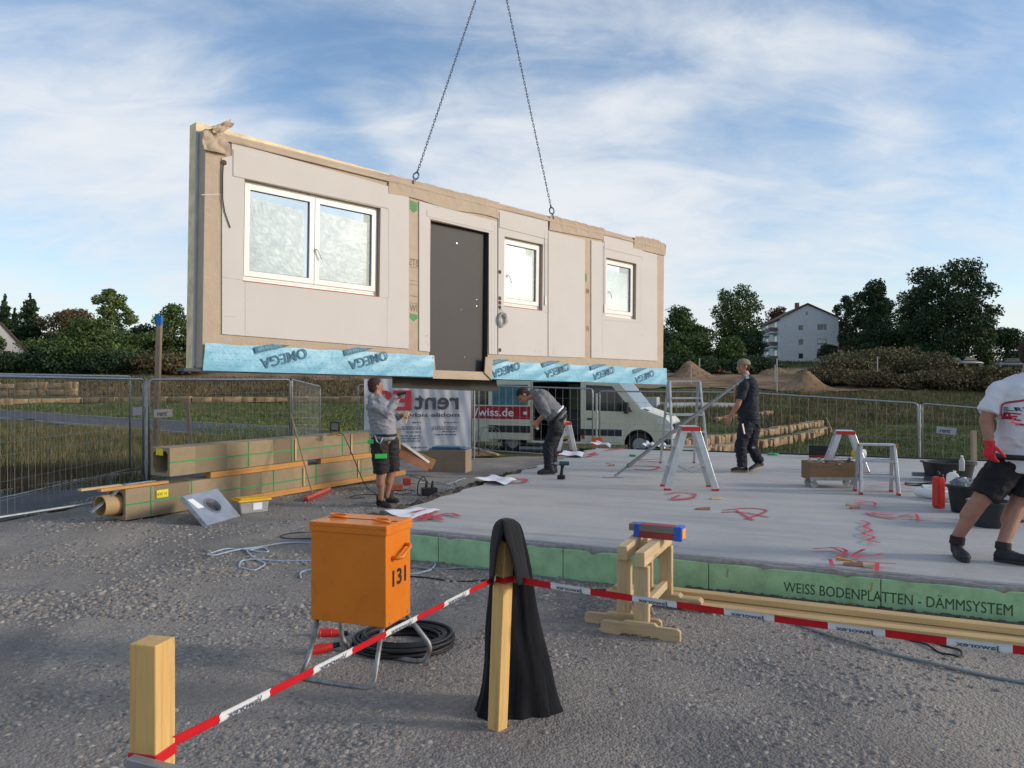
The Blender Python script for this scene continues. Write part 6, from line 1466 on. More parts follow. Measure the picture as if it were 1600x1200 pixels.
def shoe(name, heel, toe, par, mt, sole_mt, up=(0, 0, 1), ankle=None, wd=.047, hgt=.10):
    heel, toe, up = Vector(heel), Vector(toe), Vector(up).normalized(); d = (toe-heel); L = d.length; d.normalize(); up = (up-d*up.dot(d)).normalized(); s = d.cross(up)
    mb = MB(); mb.loft([(heel+d*.0+up*.045, s*.030, up*.028), (heel+d*.03+up*.050, s*.038, up*.042), (heel+d*L*.4+up*.048, s*.041, up*.042), (heel+d*L*.68+up*.042, s*.050, up*.036), (heel+d*L*.88+up*.036, s*.045, up*.030), (toe+up*.030, s*.022, up*.018)], 16)
    mb.cap(heel+d*.055+up*.05, .044, heel+d*.060+up*(hgt+.01), .046); mb.cap(heel+d*.09+up*.07, .036, heel+d*L*.5+up*.055, .034)
    if ankle is not None: cone(mb, heel+d*.06+up*.06, .045, Vector(ankle), .050)
    o = remesh(mb, name, mt, par, .006, 4, wr=.003, wf_=30)
    sb = MB(); n = 20; out = []
    for k in range(n):
        t = 2*math.pi*k/n; a = L/2+.006; x = math.cos(t)*a; w_ = .040+.010*math.cos(t); out.append((L/2+x, w_*math.sin(t)*1.02/(abs(math.sin(t))**.3+.001) if abs(math.sin(t)) > .05 else 0))
    sb.plate(out, [], lambda a, b, t: heel+d*a+s*b+up*t, 0, .026); sb.build('shoe_sole', sole_mt, o, bevel=.004); return o
def skin_mat(nm, c):
    m, t, b = newmat(nm); n = noise_(t, coords(t), 12, 5, .6); t.links.new(ramp(t, n, [(.3, [x*.85 for x in c]), (.7, [min(1, x*1.12) for x in c])]), b.inputs['Base Color']); setin(b, Roughness=.55); b.inputs['Subsurface Weight'].default_value = .08; b.inputs['Subsurface Radius'].default_value = (.02, .008, .004); return m
SK = skin_mat('skin', (.40, .19, .115)); SK2 = skin_mat('tanned_skin', (.33, .155, .10)); boot = plain('dark_boot', (.020, .020, .024), .65, 0, .4, 30, bump=.3); sole = plain('boot_sole', (.03, .03, .03), .8)
hair = plain('dark_hair', (.030, .018, .012), .8, 0, .4, 60, bump=.9, bscale=180, bdist=.006)
def torso(mb, P, N, r, f, ws, ds, g=0.0, t0=-.10, belly=0.0, t1=1.0):
    P, N = Vector(P), Vector(N); up = (N-P); L = up.length; up.normalize(); r = (Vector(r)-up*Vector(r).dot(up)).normalized(); f = (Vector(f)-up*Vector(f).dot(up)-r*Vector(f).dot(r)).normalized()
    prof = [(-.10, .150, .105, 0), (0, .172, .125, 0), (.18, .168, .125, .25), (.35, .160, .120, .8), (.52, .165, .118, .6), (.70, .180, .118, .2), (.84, .185, .108, 0), (.93, .150, .085, 0), (1.0, .075, .065, 0)]
    secs = []
    for t, a, b, bl_ in prof:
        if t < t0-.001 or t > t1+.001: continue
        secs.append((P+up*L*t+f*(belly*bl_*.55), r*(a*ws+g+belly*bl_*.35), f*(b*ds+g+belly*bl_*.45)))
    mb.loft(secs, 24); return up, r, f
def person(label, base, J, cfg):
    root = thing('person', label, 'person', base); sk = cfg.get('skin', SK); mb = MB(); V3 = Vector
    P, N, H = V3(J['P']), V3(J['N']), V3(J['H']); r, f = V3(J['r']), V3(J['f']); ws, ds, bl_ = cfg.get('ws', 1), cfg.get('ds', 1), cfg.get('belly', 0)
    torso(mb, P, N, r, f, ws, ds, 0, belly=bl_); mb.cap(N-(N-P).normalized()*.02, .062*cfg.get('nk', 1), H-V3(J['hu'])*.05, .058*cfg.get('nk', 1)); head(mb, H, J['hf'], J['hu'])
    fat = cfg.get('fat', 1)
    for S_, E, W_ in (J['aL'], J['aR']):
        mb.cap(S_, .056*fat, E, .042*fat); mb.cap(E, .042*fat, W_, .028*fat); mb.cap(V3(E).lerp(V3(W_), .1), .044*fat, V3(E).lerp(V3(W_), .45), .038*fat)
    for k in ('hL', 'hR'):
        if k in J and not cfg.get('glove'+k): hand(mb, *J[k])
    for Hp, K, A in (J['lL'], J['lR']):
        Hp, K, A = V3(Hp), V3(K), V3(A); mb.cap(Hp, .090*fat, K, .058*fat); mb.cap(K, .056*fat, A, .038*fat); back = -f; mb.cap(K.lerp(A, .12)+back*.012, .058*fat, K.lerp(A, .42)+back*.016, .056*fat)
    mb.cap(P-V3((0, 0, .02)), .11, P+V3((0, 0, .03)), .12)
    remesh(mb, 'body', sk, root, .0066, 3)
    hu = V3(J['hu']).normalized(); hf = V3(J['hf']).normalized(); hf = (hf-hu*hf.dot(hu)).normalized(); s = hf.cross(hu); M3 = Matrix((s, hf, hu)).transposed()
    if cfg.get('hair', 1):
        mb = MB(); mb.ell(H+hu*.036-hf*.016, (.083, .098, .092), M3, 22, 14); mb.ell(H-hu*.01-hf*.045, (.074, .060, .080), M3, 18, 12)
        # cut the face side away by pulling it into the skull
        vs = []
        for v in mb.v:
            q = V3(v)-H; a, b = q.dot(hf), q.dot(hu)
            if a > .02 and b < .055: q = q-hf*(a-.02)*.9
            if b < -.075: q = q-hu*(b+.075)
            vs.append(tuple(H+q))
        mb.v = vs; remesh(mb, 'hair', cfg.get('hairmat', hair), root, .006, 3, wr=.006, wf_=40)
    mb = MB()
    for q in (-1, 1): mb.ell(H+s*q*.030+hf*.084+hu*.004, (.011, .007, .005), M3, 10, 6)
    mb.build('eyes', plain('eye', (.03, .02, .02), .2), root, smooth='all')
    return root

# --- man in the grey-blue hoodie, seen from behind-left, reaching up to the wall
D = 10.46
def a1(px, py, dd=0): return at(px, py, D+dd)
rt = Vector((.80, -.60, 0)).normalized(); fw = Vector((.60, .80, 0)).normalized()
fw = Vector((.85, .50, 0)).normalized(); rt = Vector((fw.y, -fw.x, 0))
J = dict(P=a1(600, 683), N=a1(589, 622), H=a1(587, 604), r=rt, f=fw, hf=(.80, .55, .12), hu=(-.02, 0, 1),
         aR=(a1(584, 634, -.16), a1(605, 645, -.18), a1(622, 624, -.05)), aL=(a1(600, 633, .16), a1(612, 653, .12), a1(628, 649, .02)),
         hR=(a1(622, 624, -.05), (.4, .1, .9), (.9, .3, -.3), (-.3, -.8, .1), .75), hL=(a1(628, 649, .02), (.9, -.1, .1), (.2, 0, -.9), (.1, -.9, .1), .8),
         lR=(a1(592, 692, -.08), a1(596, 739, -.06), a1(595, 779, -.04)), lL=(a1(610, 692, .08), a1(613, 736, .08), a1(604, 775, .06)))
p1_ = person('man in a grey-blue hoodie and black shorts with green patches, reaching up', gz(600, 797), J, dict(ws=.98, ds=1.0, belly=.03, hairmat=plain('brown_hair', (.05, .02, .018), .8, 0, .4, 60, bump=.8, bscale=160, bdist=.006), skin=SK2))
hm, t_, b_ = newmat('hoodie'); v = coords(t_); hn = noise_(t_, v, 3, 4, .5); t_.links.new(ramp(t_, hn, [(.3, (.20, .21, .25)), (.7, (.30, .29, .30))]), b_.inputs['Base Color']); setin(b_, Roughness=.9); bump_(t_, b_, noise_(t_, v, 220, 3, .6), .15, .002)
mb = MB(); torso(mb, J['P'], J['N'], rt, fw, 1.06, 1.10, .028, t0=-.1, belly=.05)
mb.cap(J['N']-Vector((0, 0, .03)), .085, J['N']+Vector((0, 0, .01)), .075); mb.cap(J['N']-fw*.07-Vector((0, 0, .03)), .060, J['N']-fw*.08+Vector((0, 0, .02)), .045)
for k in ('aR', 'aL'):
    S_, E, W_ = J[k]; mb.cap(J['N']-Vector((0, 0, .06)), .07, S_, .074); mb.cap(S_, .074, E, .062); cone(mb, E, .062, Vector(E).lerp(Vector(W_), .86), .046); mb.cap(E, .060, Vector(E).lerp(Vector(W_), .5), .054)
remesh(mb, 'hoodie', hm, p1_, .008, 5, wr=.016, wf_=8, seed=1)
shm = plain('black_shorts', (.022, .018, .018), .85, 0, .25, 12, bump=.2)
def shorts(par, J, q, mt, g=.03, knee=.74, wr=.013, name='work_shorts', fat=1, long_=False, t1=.18, belly=0, ws=1, ds=1, taper=1.0):
    mb = MB(); P, N = Vector(J['P']), Vector(J['N']); torso(mb, P, N, J['r'], J['f'], ws, ds, g*.7, t0=-.1, t1=t1, belly=belly)
    for k in ('lL', 'lR'):
        Hp, K, A = map(Vector, J[k]); mb.cap(Hp, .095*fat+g, Hp.lerp(K, .3), .09*fat+g)
        if long_: cone(mb, Hp, .092*fat+g, K, .070*fat+g*taper); mb.cap(K, .068*fat+g*taper, K.lerp(A, .3), .066*fat+g*taper); cone(mb, K, .068*fat+g*taper, K.lerp(A, 1.02), .056*fat+g*taper)
        else: cone(mb, Hp, .094*fat+g, Hp.lerp(K, knee), .080*fat+g)
    return remesh(mb, name, mt, par, .008, 5, wr=wr, wf_=9, seed=q)
shorts(p1_, J, 2, shm, .024, 1.0)
gp = plain('green_patch', (.05, .52, .09), .6)
for c, s, a in ((a1(595, 713, -.205), (.155, .02, .062), 8), (a1(579, 690, -.21), (.08, .02, .055), -10)): mb = MB(); mb.box(c, s, R(a)); mb.build('green_patch', gp, p1_, bevel=.004)
mb = MB(); mb.tube([a1(586, 680, -.23), a1(589, 690, -.24), a1(594, 694, -.24), a1(598, 683, -.22)], .012, 6); mb.build('tool_hook', M_['galv'], p1_, smooth='all')
mb = MB(); mb.tube([J['P']+rt*(.215*math.cos(q))+fw*(.155*math.sin(q))+Vector((0, 0, .035)) for q in [k*math.pi/14 for k in range(28)]], .018, 6, closed=True); mb.build('belt', M_['black'], p1_, smooth='all')
shoe('shoe', gz(592, 794)+Vector((-.03, .05, .02)), gz(607, 797)+Vector((.03, -.03, .02)), p1_, boot, sole, hgt=.13, ankle=a1(594, 777, -.04))
shoe('shoe', gz(603, 790)+Vector((-.02, .1, .02)), gz(619, 789)+Vector((.03, .08, .02)), p1_, boot, sole, hgt=.13, ankle=a1(604, 773, .06))
mb = MB(); mb.boxm(Matrix.Translation(a1(634, 652, -.02)) @ Matrix.Rotation(R(15), 4, 'Y'), (.055, .07, .16)); tag(mb.build('wood_block', M_['pineb'], bevel=.003), 'pale wood block held in the lower hand of the man in the hoodie', 'wood block')
c = a1(627, 616, -.10); ct = thing('hand_tool', 'small black tool held in the raised hand of the man in the hoodie', 'tool', c); mb = MB(); mb.cyl(c-Vector((.06, 0, .0)), c+Vector((.06, .02, .02)), .024, .018, 12); mb.build('tool_body', M_['black'], ct, smooth=True)

# --- bending man in the grey sweater
D2 = 12.0
def a2(px, py, dd=0): return at(px, py, D2+dd)
f2 = Vector((-1, -.05, 0)).normalized(); r2 = Vector((0, 1, 0))
J = dict(P=a2(874, 654), N=a2(838, 614), H=a2(818, 618), r=Vector((0, 1, 0)), f=(-.5, 0, -.8), hf=(-.62, -.12, -.75), hu=(-.78, 0, .60),
         aL=(a2(843, 624, -.19), a2(855, 644, -.24), a2(840, 658, -.13)), aR=(a2(842, 623, .18), a2(853, 643, .22), a2(842, 660, .08)),
         hL=(a2(840, 658, -.13), (-.5, .3, -.75), (.2, .9, .1), (-.7, -.2, .5), .6), hR=(a2(842, 660, .08), (-.5, -.3, -.75), (.2, -.9, .1), (-.7, .2, .5), .6),
         lL=(a2(870, 664, -.09), a2(857, 698, -.10), a2(857, 732, -.09)), lR=(a2(872, 664, .09), a2(863, 698, .10), a2(864, 731, .12)))
p2_ = person('man in a grey sweater and dark trousers bending forward at the slab edge', G3(856, 739), J, dict(ws=1.0, ds=1.0, belly=.03))
sw = plain('grey_sweater', (.165, .165, .175), .9, 0, .08, 4, bump=.15, bscale=200)
mb = MB(); torso(mb, J['P'], J['N'], J['r'], J['f'], 1.05, 1.12, .020, t0=0, belly=.05); mb.cap(J['N'], .074, a2(833, 614), .066)
for k in ('aR', 'aL'):
    S_, E, W_ = J[k]; mb.cap(S_, .074, E, .058); cone(mb, E, .058, Vector(E).lerp(Vector(W_), .35), .050)
remesh(mb, 'sweater', sw, p2_, .008, 5, wr=.014, wf_=8, seed=4)
dk = plain('dark_trousers', (.014, .015, .022), .85, 0, .25, 10, bump=.2); shorts(p2_, J, 5, dk, .020, name='trousers', long_=True, wr=.014, taper=.7)
up2 = (J['N']-J['P']).normalized(); ff = Vector(J['f']); ff = (ff-up2*ff.dot(up2)).normalized()
mb = MB(); mb.tube([J['P']+up2*.055+Vector((0, 1, 0))*(.205*math.cos(q))+ff*(.175*math.sin(q)) for q in [k*math.pi/14 for k in range(28)]], .022, 6, closed=True); mb.build('belt', M_['black'], p2_, smooth='all')
mb = MB(); mb.tube([J['P']+up2*.105+Vector((0, 1, 0))*(.203*math.cos(q))+ff*(.17*math.sin(q)) for q in [math.pi*1.05+k*math.pi*.9/10 for k in range(11)]], .016, 6); mb.build('shirt_hem', M_['paper'], p2_, smooth='all')
pc = a2(872, 667, -.20); mb = MB(); mb.loft([(pc+Vector((-.03, 0, .10)), (.03, 0, 0), (0, .02, 0)), (pc+Vector((0, -.01, .02)), (.07, 0, .0), (0, .035, 0)), (pc+Vector((.02, -.01, -.08)), (.07, 0, .0), (0, .035, 0)), (pc+Vector((.02, 0, -.12)), (.05, 0, .0), (0, .025, 0))], 14); remesh(mb, 'tool_pouch', plain('leather_pouch', (.035, .033, .033), .7, 0, .3, 20), p2_, .008, 3, wr=.01, wf_=18)
for hx, dz_, tx in ((a2(866, 740, -.09), 0, 0), (a2(870, 739, .12), 0, 0)):
    g0 = Vector((hx.x+.01, hx.y, ZS+.004)); shoe('shoe', g0, g0+Vector((-.27, -.03, 0)), p2_, boot, sole, hgt=.10)
mb = MB(); c = a2(838, 666, -.04); mb.cyl(c+Vector((-.02, 0, .03)), c+Vector((.03, 0, -.05)), .022, n=12); tag(mb.build('white_tube', M_['white'], smooth=True), 'small white tube held in the hands of the bending man', 'tube')

# --- walking man in black T-shirt carrying the prop
D3 = 12.17
def a3(px, py, dd=0): return at(px, py, D3+dd)
f3 = Vector((-.95, -.20, 0)).normalized(); r3 = Vector((f3.y, -f3.x, 0))*-1; r3 = Vector((.2, -.95, 0)).normalized()*-1
J = dict(P=a3(1170, 656), N=a3(1168, 590), H=a3(1161.5, 573), r=r3, f=f3, hf=(-1, -.08, -.02), hu=(-.08, 0, 1),
         aL=(a3(1163, 603, -.19), a3(1153, 632, -.20), a3(1141, 650, -.12)), aR=(a3(1168, 601, .17), a3(1150, 616, .26), a3(1153, 598, .10)),
         hL=(a3(1141, 650, -.12), (-.25, 0, -.95), (.5, .8, 0), (-.6, -.5, 0), .35), hR=(a3(1153, 598, .10), (.5, -.3, .5), (.4, -.5, -.7), (-.5, -.6, .2), .9),
         lL=(a3(1167, 664, -.09), a3(1157, 697, -.10), a3(1160, 728, -.08)), lR=(a3(1176, 664, .09), a3(1174, 698, .08), a3(1187, 722, .10)))
p3_ = person('man in a black T-shirt and khaki cap walking left with a steel prop', G3(1160, 737), J, dict(hair=1, belly=.02, skin=SK))
bt_ = plain('dark_tshirt', (.018, .021, .030), .85, 0, .2, 6, bump=.15, bscale=160)
mb = MB(); torso(mb, J['P'], J['N'], J['r'], J['f'], 1.04, 1.10, .020, t0=-.1, belly=.03); mb.cap(J['N']-Vector((0, 0, .02)), .072, J['N'], .066)
for k in ('aR', 'aL'):
    S_, E, W_ = map(Vector, J[k]); mb.cap(J['N']-Vector((0, 0, .06)), .065, S_, .068); mb.cap(S_, .070, S_.lerp(E, .4), .066); cone(mb, S_, .074, S_.lerp(E, .72), .068)
remesh(mb, 'tshirt', bt_, p3_, .008, 4, wr=.013, wf_=7, seed=7)
shorts(p3_, J, 8, dk, .024, name='trousers', long_=True, wr=.018, taper=.8)
hu, hf = Vector((-.08, 0, 1)).normalized(), Vector((-1, -.08, -.02)).normalized(); s = hf.cross(hu); H = J['H']; M3 = Matrix((s, hf, hu)).transposed()
mb = MB(); mb.ell(H+hu*.050-hf*.012, (.090, .108, .082), M3, 22, 14); 
mb.v = [tuple(H+(lambda q: q-hu*min(0, q.dot(hu)-.028)*.9)(Vector(v)-H)) for v in mb.v]
mb.loft([(H-hf*.085+hu*.020, s*.072, hu*.010), (H-hf*.125-hu*.004, s*.070, hu*.007), (H-hf*.162-hu*.032, s*.048, hu*.005)], 16)
remesh(mb, 'cap', plain('khaki_cap', (.22, .19, .13), .85, 0, .15, 30), p3_, .006, 2)
tan = plain('tan_sole', (.30, .22, .12), .8); g0 = G3(1167, 737); shoe('shoe', g0+Vector((.0, -.02, .004)), g0+Vector((-.27, -.06, .004)), p3_, boot, tan, hgt=.10)
h0 = a3(1193, 729, .10); t0_ = G3(1173, 739)+Vector((0, .04, .02)); shoe('shoe', h0, t0_, p3_, boot, tan, up=(-.55, 0, .8), hgt=.10)
mb = MB(); mb.beam(a3(1160, 662, -.215), a3(1163, 678, -.20), .02, .02); mb.build('pencil', M_['alu'], p3_); 
mb = MB(); c = a3(1180, 654, .0); mb.tube([J['P']+Vector((0, 0, .03))+r3*(.20*math.cos(q))+f3*(.155*math.sin(q)) for q in [k*math.pi/14 for k in range(28)]], .016, 6, closed=True); mb.build('belt', M_['black'], p3_, smooth='all')
mb = MB(); mb.box(a3(1184, 698, -.0)-Vector((.11, .14, 0)), (.05, .02, .03)); mb.build('knee_patch', M_['galv'], p3_)

# --- man in white T-shirt at the right edge
D4 = 6.15
def a4(px, py, dd=0): return at(px, py, D4+dd)
f4 = Vector((.25, -.97, 0)).normalized(); r4 = Vector((-f4.y, f4.x, 0)).normalized()*1
r4 = Vector((-.97, -.25, 0)).normalized()
J = dict(P=a4(1597, 724), N=a4(1610, 588), H=a4(1616, 553), r=r4, f=f4, hf=(.5, -.85, -.1), hu=(.05, 0, 1),
         aR=(a4(1562, 612, -.02), a4(1541, 655, -.05), a4(1546, 694, -.17)), aL=(a4(1655, 610, .10), a4(1682, 655, .1), a4(1676, 700, .0)),
         hR=(a4(1546, 694, -.17), (-.10, -.10, -.98), (.8, .3, 0), (.3, -.95, 0), .45), hL=(a4(1676, 700, .0), (0, -.1, -1), (-.9, .1, 0), (-.1, -.95, 0), .4),
         lR=(a4(1573, 727, -.02), a4(1531, 783, .0), a4(1495, 840, .08)), lL=(a4(1622, 727, .0), a4(1590, 788, -.02), a4(1567, 850, -.12)))
# (the man's right side is on the left of the picture)
p4_ = person('stout man in a white T-shirt, black shorts and red glove at the right edge', G3(1530, 875), J, dict(ws=1.14, ds=1.2, belly=.10, fat=1.18, nk=1.1, skin=SK2, gloveloc=1, glovehR=1))
wt = plain('white_tshirt', (.62, .62, .66), .85, 0, .03, 3, bump=.12, bscale=200)
mb = MB(); torso(mb, J['P'], J['N'], J['r'], J['f'], 1.18, 1.26, .030, t0=-.1, belly=.12); mb.cap(J['N']-Vector((0, 0, .05)), .095, J['N']-Vector((0, 0, .025)), .080)
for k in ('aR', 'aL'):
    S_, E, W_ = map(Vector, J[k]); mb.cap(J['N']-Vector((0, 0, .07)), .085, S_, .084); mb.cap(S_, .084, S_.lerp(E, .4), .080); cone(mb, S_, .080, S_.lerp(E, .80), .088)
wshirt = remesh(mb, 'tshirt', wt, p4_, .008, 4, wr=.016, wf_=6, seed=12)
shorts(p4_, J, 13, dk if 0 else plain('black_cargo', (.010, .010, .013), .85, 0, .3, 10, bump=.2), .024, .86, fat=1.16, belly=.05, ws=1.10, ds=1.1, wr=.014, t1=0)
upv = (J['N']-J['P']); upv.normalize()
mb = MB(); mb.tube([J['P']+upv*.065+r4*(.268*math.cos(q))+f4*(.262*math.sin(q))+f4*.03 for q in [k*math.pi/20 for k in range(40)]], .021, 8, closed=True); mb.build('belt', M_['black'], p4_, smooth='all')
glv = plain('red_glove', (.60, .02, .035), .8, 0, .15, 40, bump=.4, bscale=300)
mb = MB(); Wp, dd_4, pl_4, sd_4 = a4(1546, 692, -.17), (-.10, -.10, -.98), (.8, .3, 0), (.3, -.95, 0)
hand(mb, Wp, dd_4, pl_4, sd_4, .85); hand(mb, Wp+Vector((.004, .004, 0)), dd_4, pl_4, sd_4, .85); 
mb.v = [tuple(Wp+(Vector(v)-Wp)*1.14) for v in mb.v]; cone(mb, Wp+Vector((.0, 0, .02)), .040, Wp-Vector((0, 0, .02)), .038); remesh(mb, 'glove', glv, p4_, .0055, 2)
for an, tx in ((J['lR'][2], (-.25, -1)), (J['lL'][2], (.75, -.65))):
    d = Vector((tx[0], tx[1], 0)).normalized(); h_ = Vector((an.x, an.y, ZS+.004))-d*.06; shoe('shoe', h_, h_+d*.30, p4_, boot, sole, hgt=.12, ankle=Vector((an.x, an.y, ZS+.13)))
skm = plain('dark_sock', (.03, .02, .022), .9)
for k in ('lR', 'lL'):
    mb = MB(); K, A = Vector(J[k][1]), Vector(J[k][2]); cone(mb, K.lerp(A, .95), .056, Vector((A.x, A.y, ZS+.10)), .058)
    remesh(mb, 'sock', skm, p4_, .008, 2)
# shirt emblem: house outline with letters
bpy.context.view_layer.update()
from mathutils.bvhtree import BVHTree
bvh = BVHTree.FromPolygons([v.co.copy() for v in wshirt.data.vertices], [tuple(p.vertices) for p in wshirt.data.polygons]); WI4 = WM[p4_.name].inverted()
def onshirt(a, b, off=.009):        # a, b metres on the chest plane, from the emblem's lower left corner
    o = a4(1538, 655)+(-r4)*a+Vector((0, 0, 1))*b+f4*.8; hit = bvh.ray_cast(WI4 @ o, WI4.to_3x3() @ (-f4))
    p = hit[0] if hit[0] is not None else WI4 @ (o-f4*.55); return (WI4.inverted() @ p)+f4*off
def drape(mb):      # subdivide the flat drawing before draping
    return mb
def strokes(name, lines, wdt, mt):
    mb = MB()
    for (x0, y0), (x1, y1) in lines:
        k = max(2, int(math.hypot(x1-x0, y1-y0)/.012)); dx, dy = (x1-x0), (y1-y0); L = math.hypot(dx, dy); nx, ny = -dy/L*wdt/2, dx/L*wdt/2; ex_, ey_ = dx/L*wdt*.3, dy/L*wdt*.3; vs = []
        for i in range(k+1):
            q = i/k; x, y = x0-ex_+(dx+2*ex_)*q, y0-ey_+(dy+2*ey_)*q; vs += [onshirt(x-nx, y-ny), onshirt(x+nx, y+ny)]
        mb.add(vs, [(2*i, 2*i+2, 2*i+3, 2*i+1) for i in range(k)])
    mb.build(name, mt, p4_, fix=False)
er = plain('emblem_red', (.42, .015, .05), .7)
strokes('shirt_emblem', [((.0, .0), (.035, .12)), ((.035, .12), (.17, .165)), ((.17, .165), (.30, .12)), ((-.015, -.012), (.26, -.06)), ((.30, .12), (.30, -.04))], .014, er)
strokes('shirt_emblem', [((.02, .045), (.035, .012)), ((.035, .012), (.055, .012)), ((.055, .012), (.062, .055)), ((.075, .055), (.070, .008)), ((.070, .008), (.10, .0)), ((.073, .032), (.095, .028)), ((.075, .055), (.105, .048)), ((.125, .05), (.125, -.005)), ((.145, .045), (.172, .045)), ((.145, .045), (.145, .02)), ((.145, .02), (.17, .017)), ((.17, .017), (.17, -.01)), ((.17, -.01), (.145, -.008)), ((.19, .045), (.215, .045)), ((.19, .045), (.19, .02)), ((.19, .02), (.215, .015)), ((.215, .015), (.215, -.015)), ((.215, -.015), (.19, -.012))], .011, er)
fe = MB()
for (ch, x) in (('F', .045), ('E', .069), ('R', .093), ('T', .119), ('I', .143), ('G', .155), ('H', .185), ('A', .21), ('U', .24), ('S', .265)): lettering(fe, ch, .040, lambda a, b, x=x: onshirt(x+a, .072+b, .013), bold=.001)
fe.build('shirt_lettering', M_['black'], p4_, fix=False)
# ================================================================== vegetation, far buildings, walls
def inpoly(px, py, poly):
    P = np.array(poly, float); n = len(P); ins = np.zeros(px.shape, bool); j = n-1
    for i in range(n):
        c = ((P[i, 1] > py) != (P[j, 1] > py)) & (px < (P[j, 0]-P[i, 0])*(py-P[i, 1])/(P[j, 1]-P[i, 1]+1e-9)+P[i, 0]); ins ^= c; j = i
    return ins
def m_blade(nm, stops, rough=.8):
    m, t, b = newmat(nm); a = N(t, 'ShaderNodeAttribute', attribute_name='tone'); big = noise_(t, coords(t), .5, 3, .5)
    f = math_(t, 'ADD', math_(t, 'MULTIPLY', a.outputs['Fac'], .7), math_(t, 'MULTIPLY', math_(t, 'SUBTRACT', big, .42), 1.7), clamp=True)
    t.links.new(ramp(t, f, stops), b.inputs['Base Color']); setin(b, Roughness=rough); b.inputs['Specular IOR Level'].default_value = .2; return m
def grass(name, n, rect, poly, h0, h1, w_, mat, seed, clump=.0, lean=.35):
    rg = np.random.default_rng(seed); x = rect[0]+(rect[1]-rect[0])*rg.random(n); y = rect[2]+(rect[3]-rect[2])*rg.random(n); z = terr(x, y)
    px = CX+x/y*F; py = HY-(z-CAMH)/y*F; k = inpoly(px, py, poly)
    dens = .5+.25*np.sin(x*1.3+y*.7)+.25*np.sin(x*.5-y*1.9+2); k &= rg.random(n) < np.clip(dens+1-clump, 0, 1)
    x, y, z, dens = x[k], y[k], z[k], dens[k]; n = len(x); a = rg.random(n)*6.283; h = (h0+(h1-h0)*rg.random(n)**1.5)*(.6+.6*dens); w2 = w_*(.6+.8*rg.random(n)); ln = lean*h*(rg.random(n)+.2); b = rg.random(n)*6.283
    V = np.stack([np.stack([x-np.cos(a)*w2, y-np.sin(a)*w2, z-.02], -1), np.stack([x+np.cos(a)*w2, y+np.sin(a)*w2, z-.02], -1), np.stack([x+ln*np.cos(b), y+ln*np.sin(b), z+h], -1)], 1).reshape(-1, 3)
    return tag(npmesh(name, V, np.arange(3*n).reshape(-1, 3), mat, attr=rg.random(n)), kind='stuff')
gd = m_blade('dry_grass', [(.1, (0.049, 0.059, 0.022)), (.4, (0.105, 0.098, 0.039)), (.65, (0.182, 0.140, 0.070)), (.95, (0.308, 0.238, 0.133))])
gg = m_blade('green_grass', [(.1, (0.035, 0.063, 0.020)), (.5, (0.077, 0.119, 0.036)), (.9, (0.154, 0.182, 0.063))])
gb = m_blade('brown_weeds', [(.1, (0.063, 0.049, 0.028)), (.5, (0.119, 0.087, 0.048)), (.9, (0.210, 0.154, 0.084))])
PA = [(-200, 668), (110, 666), (290, 681), (480, 696), (560, 706), (430, 712), (225, 756), (-200, 792)]
grass('tall_grass', 90000, (-26, 0, 12, 36), PA, .12, .42, .010, gd, 1, .35)
grass('green_weeds', 30000, (-26, 0, 12, 36), PA, .08, .30, .016, gg, 2, .7)
grass('tall_grass', 9000, (-10.2, -7.6, 10, 16), [(-400, 700), (225, 700), (225, 760), (-400, 800)], .2, .5, .007, gb, 3, .3)
PB = [(-200, 629), (760, 629), (760, 700), (620, 679), (290, 659), (0, 640), (-200, 638)]
grass('meadow_grass', 90000, (-60, 0, 24, 85), PB, .06, .20, .030, gg, 4, .25); grass('dry_meadow_grass', 25000, (-60, 0, 24, 85), PB, .08, .24, .02, gd, 5, .8)
PC = [(-200, 590), (800, 590), (800, 619), (126, 619), (126, 600), (-200, 600)]
grass('brown_meadow_grass', 70000, (-75, 2, 66, 102), PC, .1, .42, .06, gb, 6, .4); grass('meadow_grass', 20000, (-75, 2, 80, 125), [(-200, 583), (240, 583), (240, 600), (-200, 598)], .2, .6, .07, gg, 7, .4)
PD = [(1090, 650), (1300, 664), (1640, 662), (1700, 800), (1400, 740), (1080, 725)]
grass('lawn_grass', 80000, (4, 30, 15.5, 46), PD, .05, .17, .013, gg, 8, .2); grass('dry_lawn_grass', 20000, (4, 30, 15.5, 46), PD, .08, .26, .010, gd, 9, .7)
PE = [(1000, 612), (1640, 612), (1700, 668), (1400, 664), (1180, 672), (1100, 660), (1000, 640)]
grass('brown_weeds', 100000, (4, 75, 26, 85), PE, .15, .55, .030, gb, 10, .4); grass('green_weeds', 60000, (4, 75, 26, 85), PE, .1, .5, .030, gg, 11, .5)
PF = [(1030, 563), (1640, 563), (1640, 574), (1030, 574)]
grass('meadow_grass', 30000, (15, 110, 95, 160), [(1000, 561), (1700, 561), (1700, 575), (1000, 573)], .2, .6, .08, gg, 13, .1)
def flowers(name, n, rect, poly, mat, seed, h, r_):
    rg = np.random.default_rng(seed); x = rect[0]+(rect[1]-rect[0])*rg.random(n); y = rect[2]+(rect[3]-rect[2])*rg.random(n); z = terr(x, y); px = CX+x/y*F; py = HY-(z-CAMH)/y*F; k = inpoly(px, py, poly); x, y, z = x[k], y[k], z[k]+h*(.6+.8*rg.random(k.sum())); n = len(x)
    o = np.array([(-1, 0, 0), (0, 0, -1), (1, 0, 0), (0, 0, 1)])*r_; V = (np.stack([x, y, z], -1)[:, None]+o[None]*(.6+.8*rg.random((n, 1, 1)))).reshape(-1, 3)
    return tag(npmesh(name, V, np.arange(4*n).reshape(-1, 4), mat, k=4), kind='stuff')
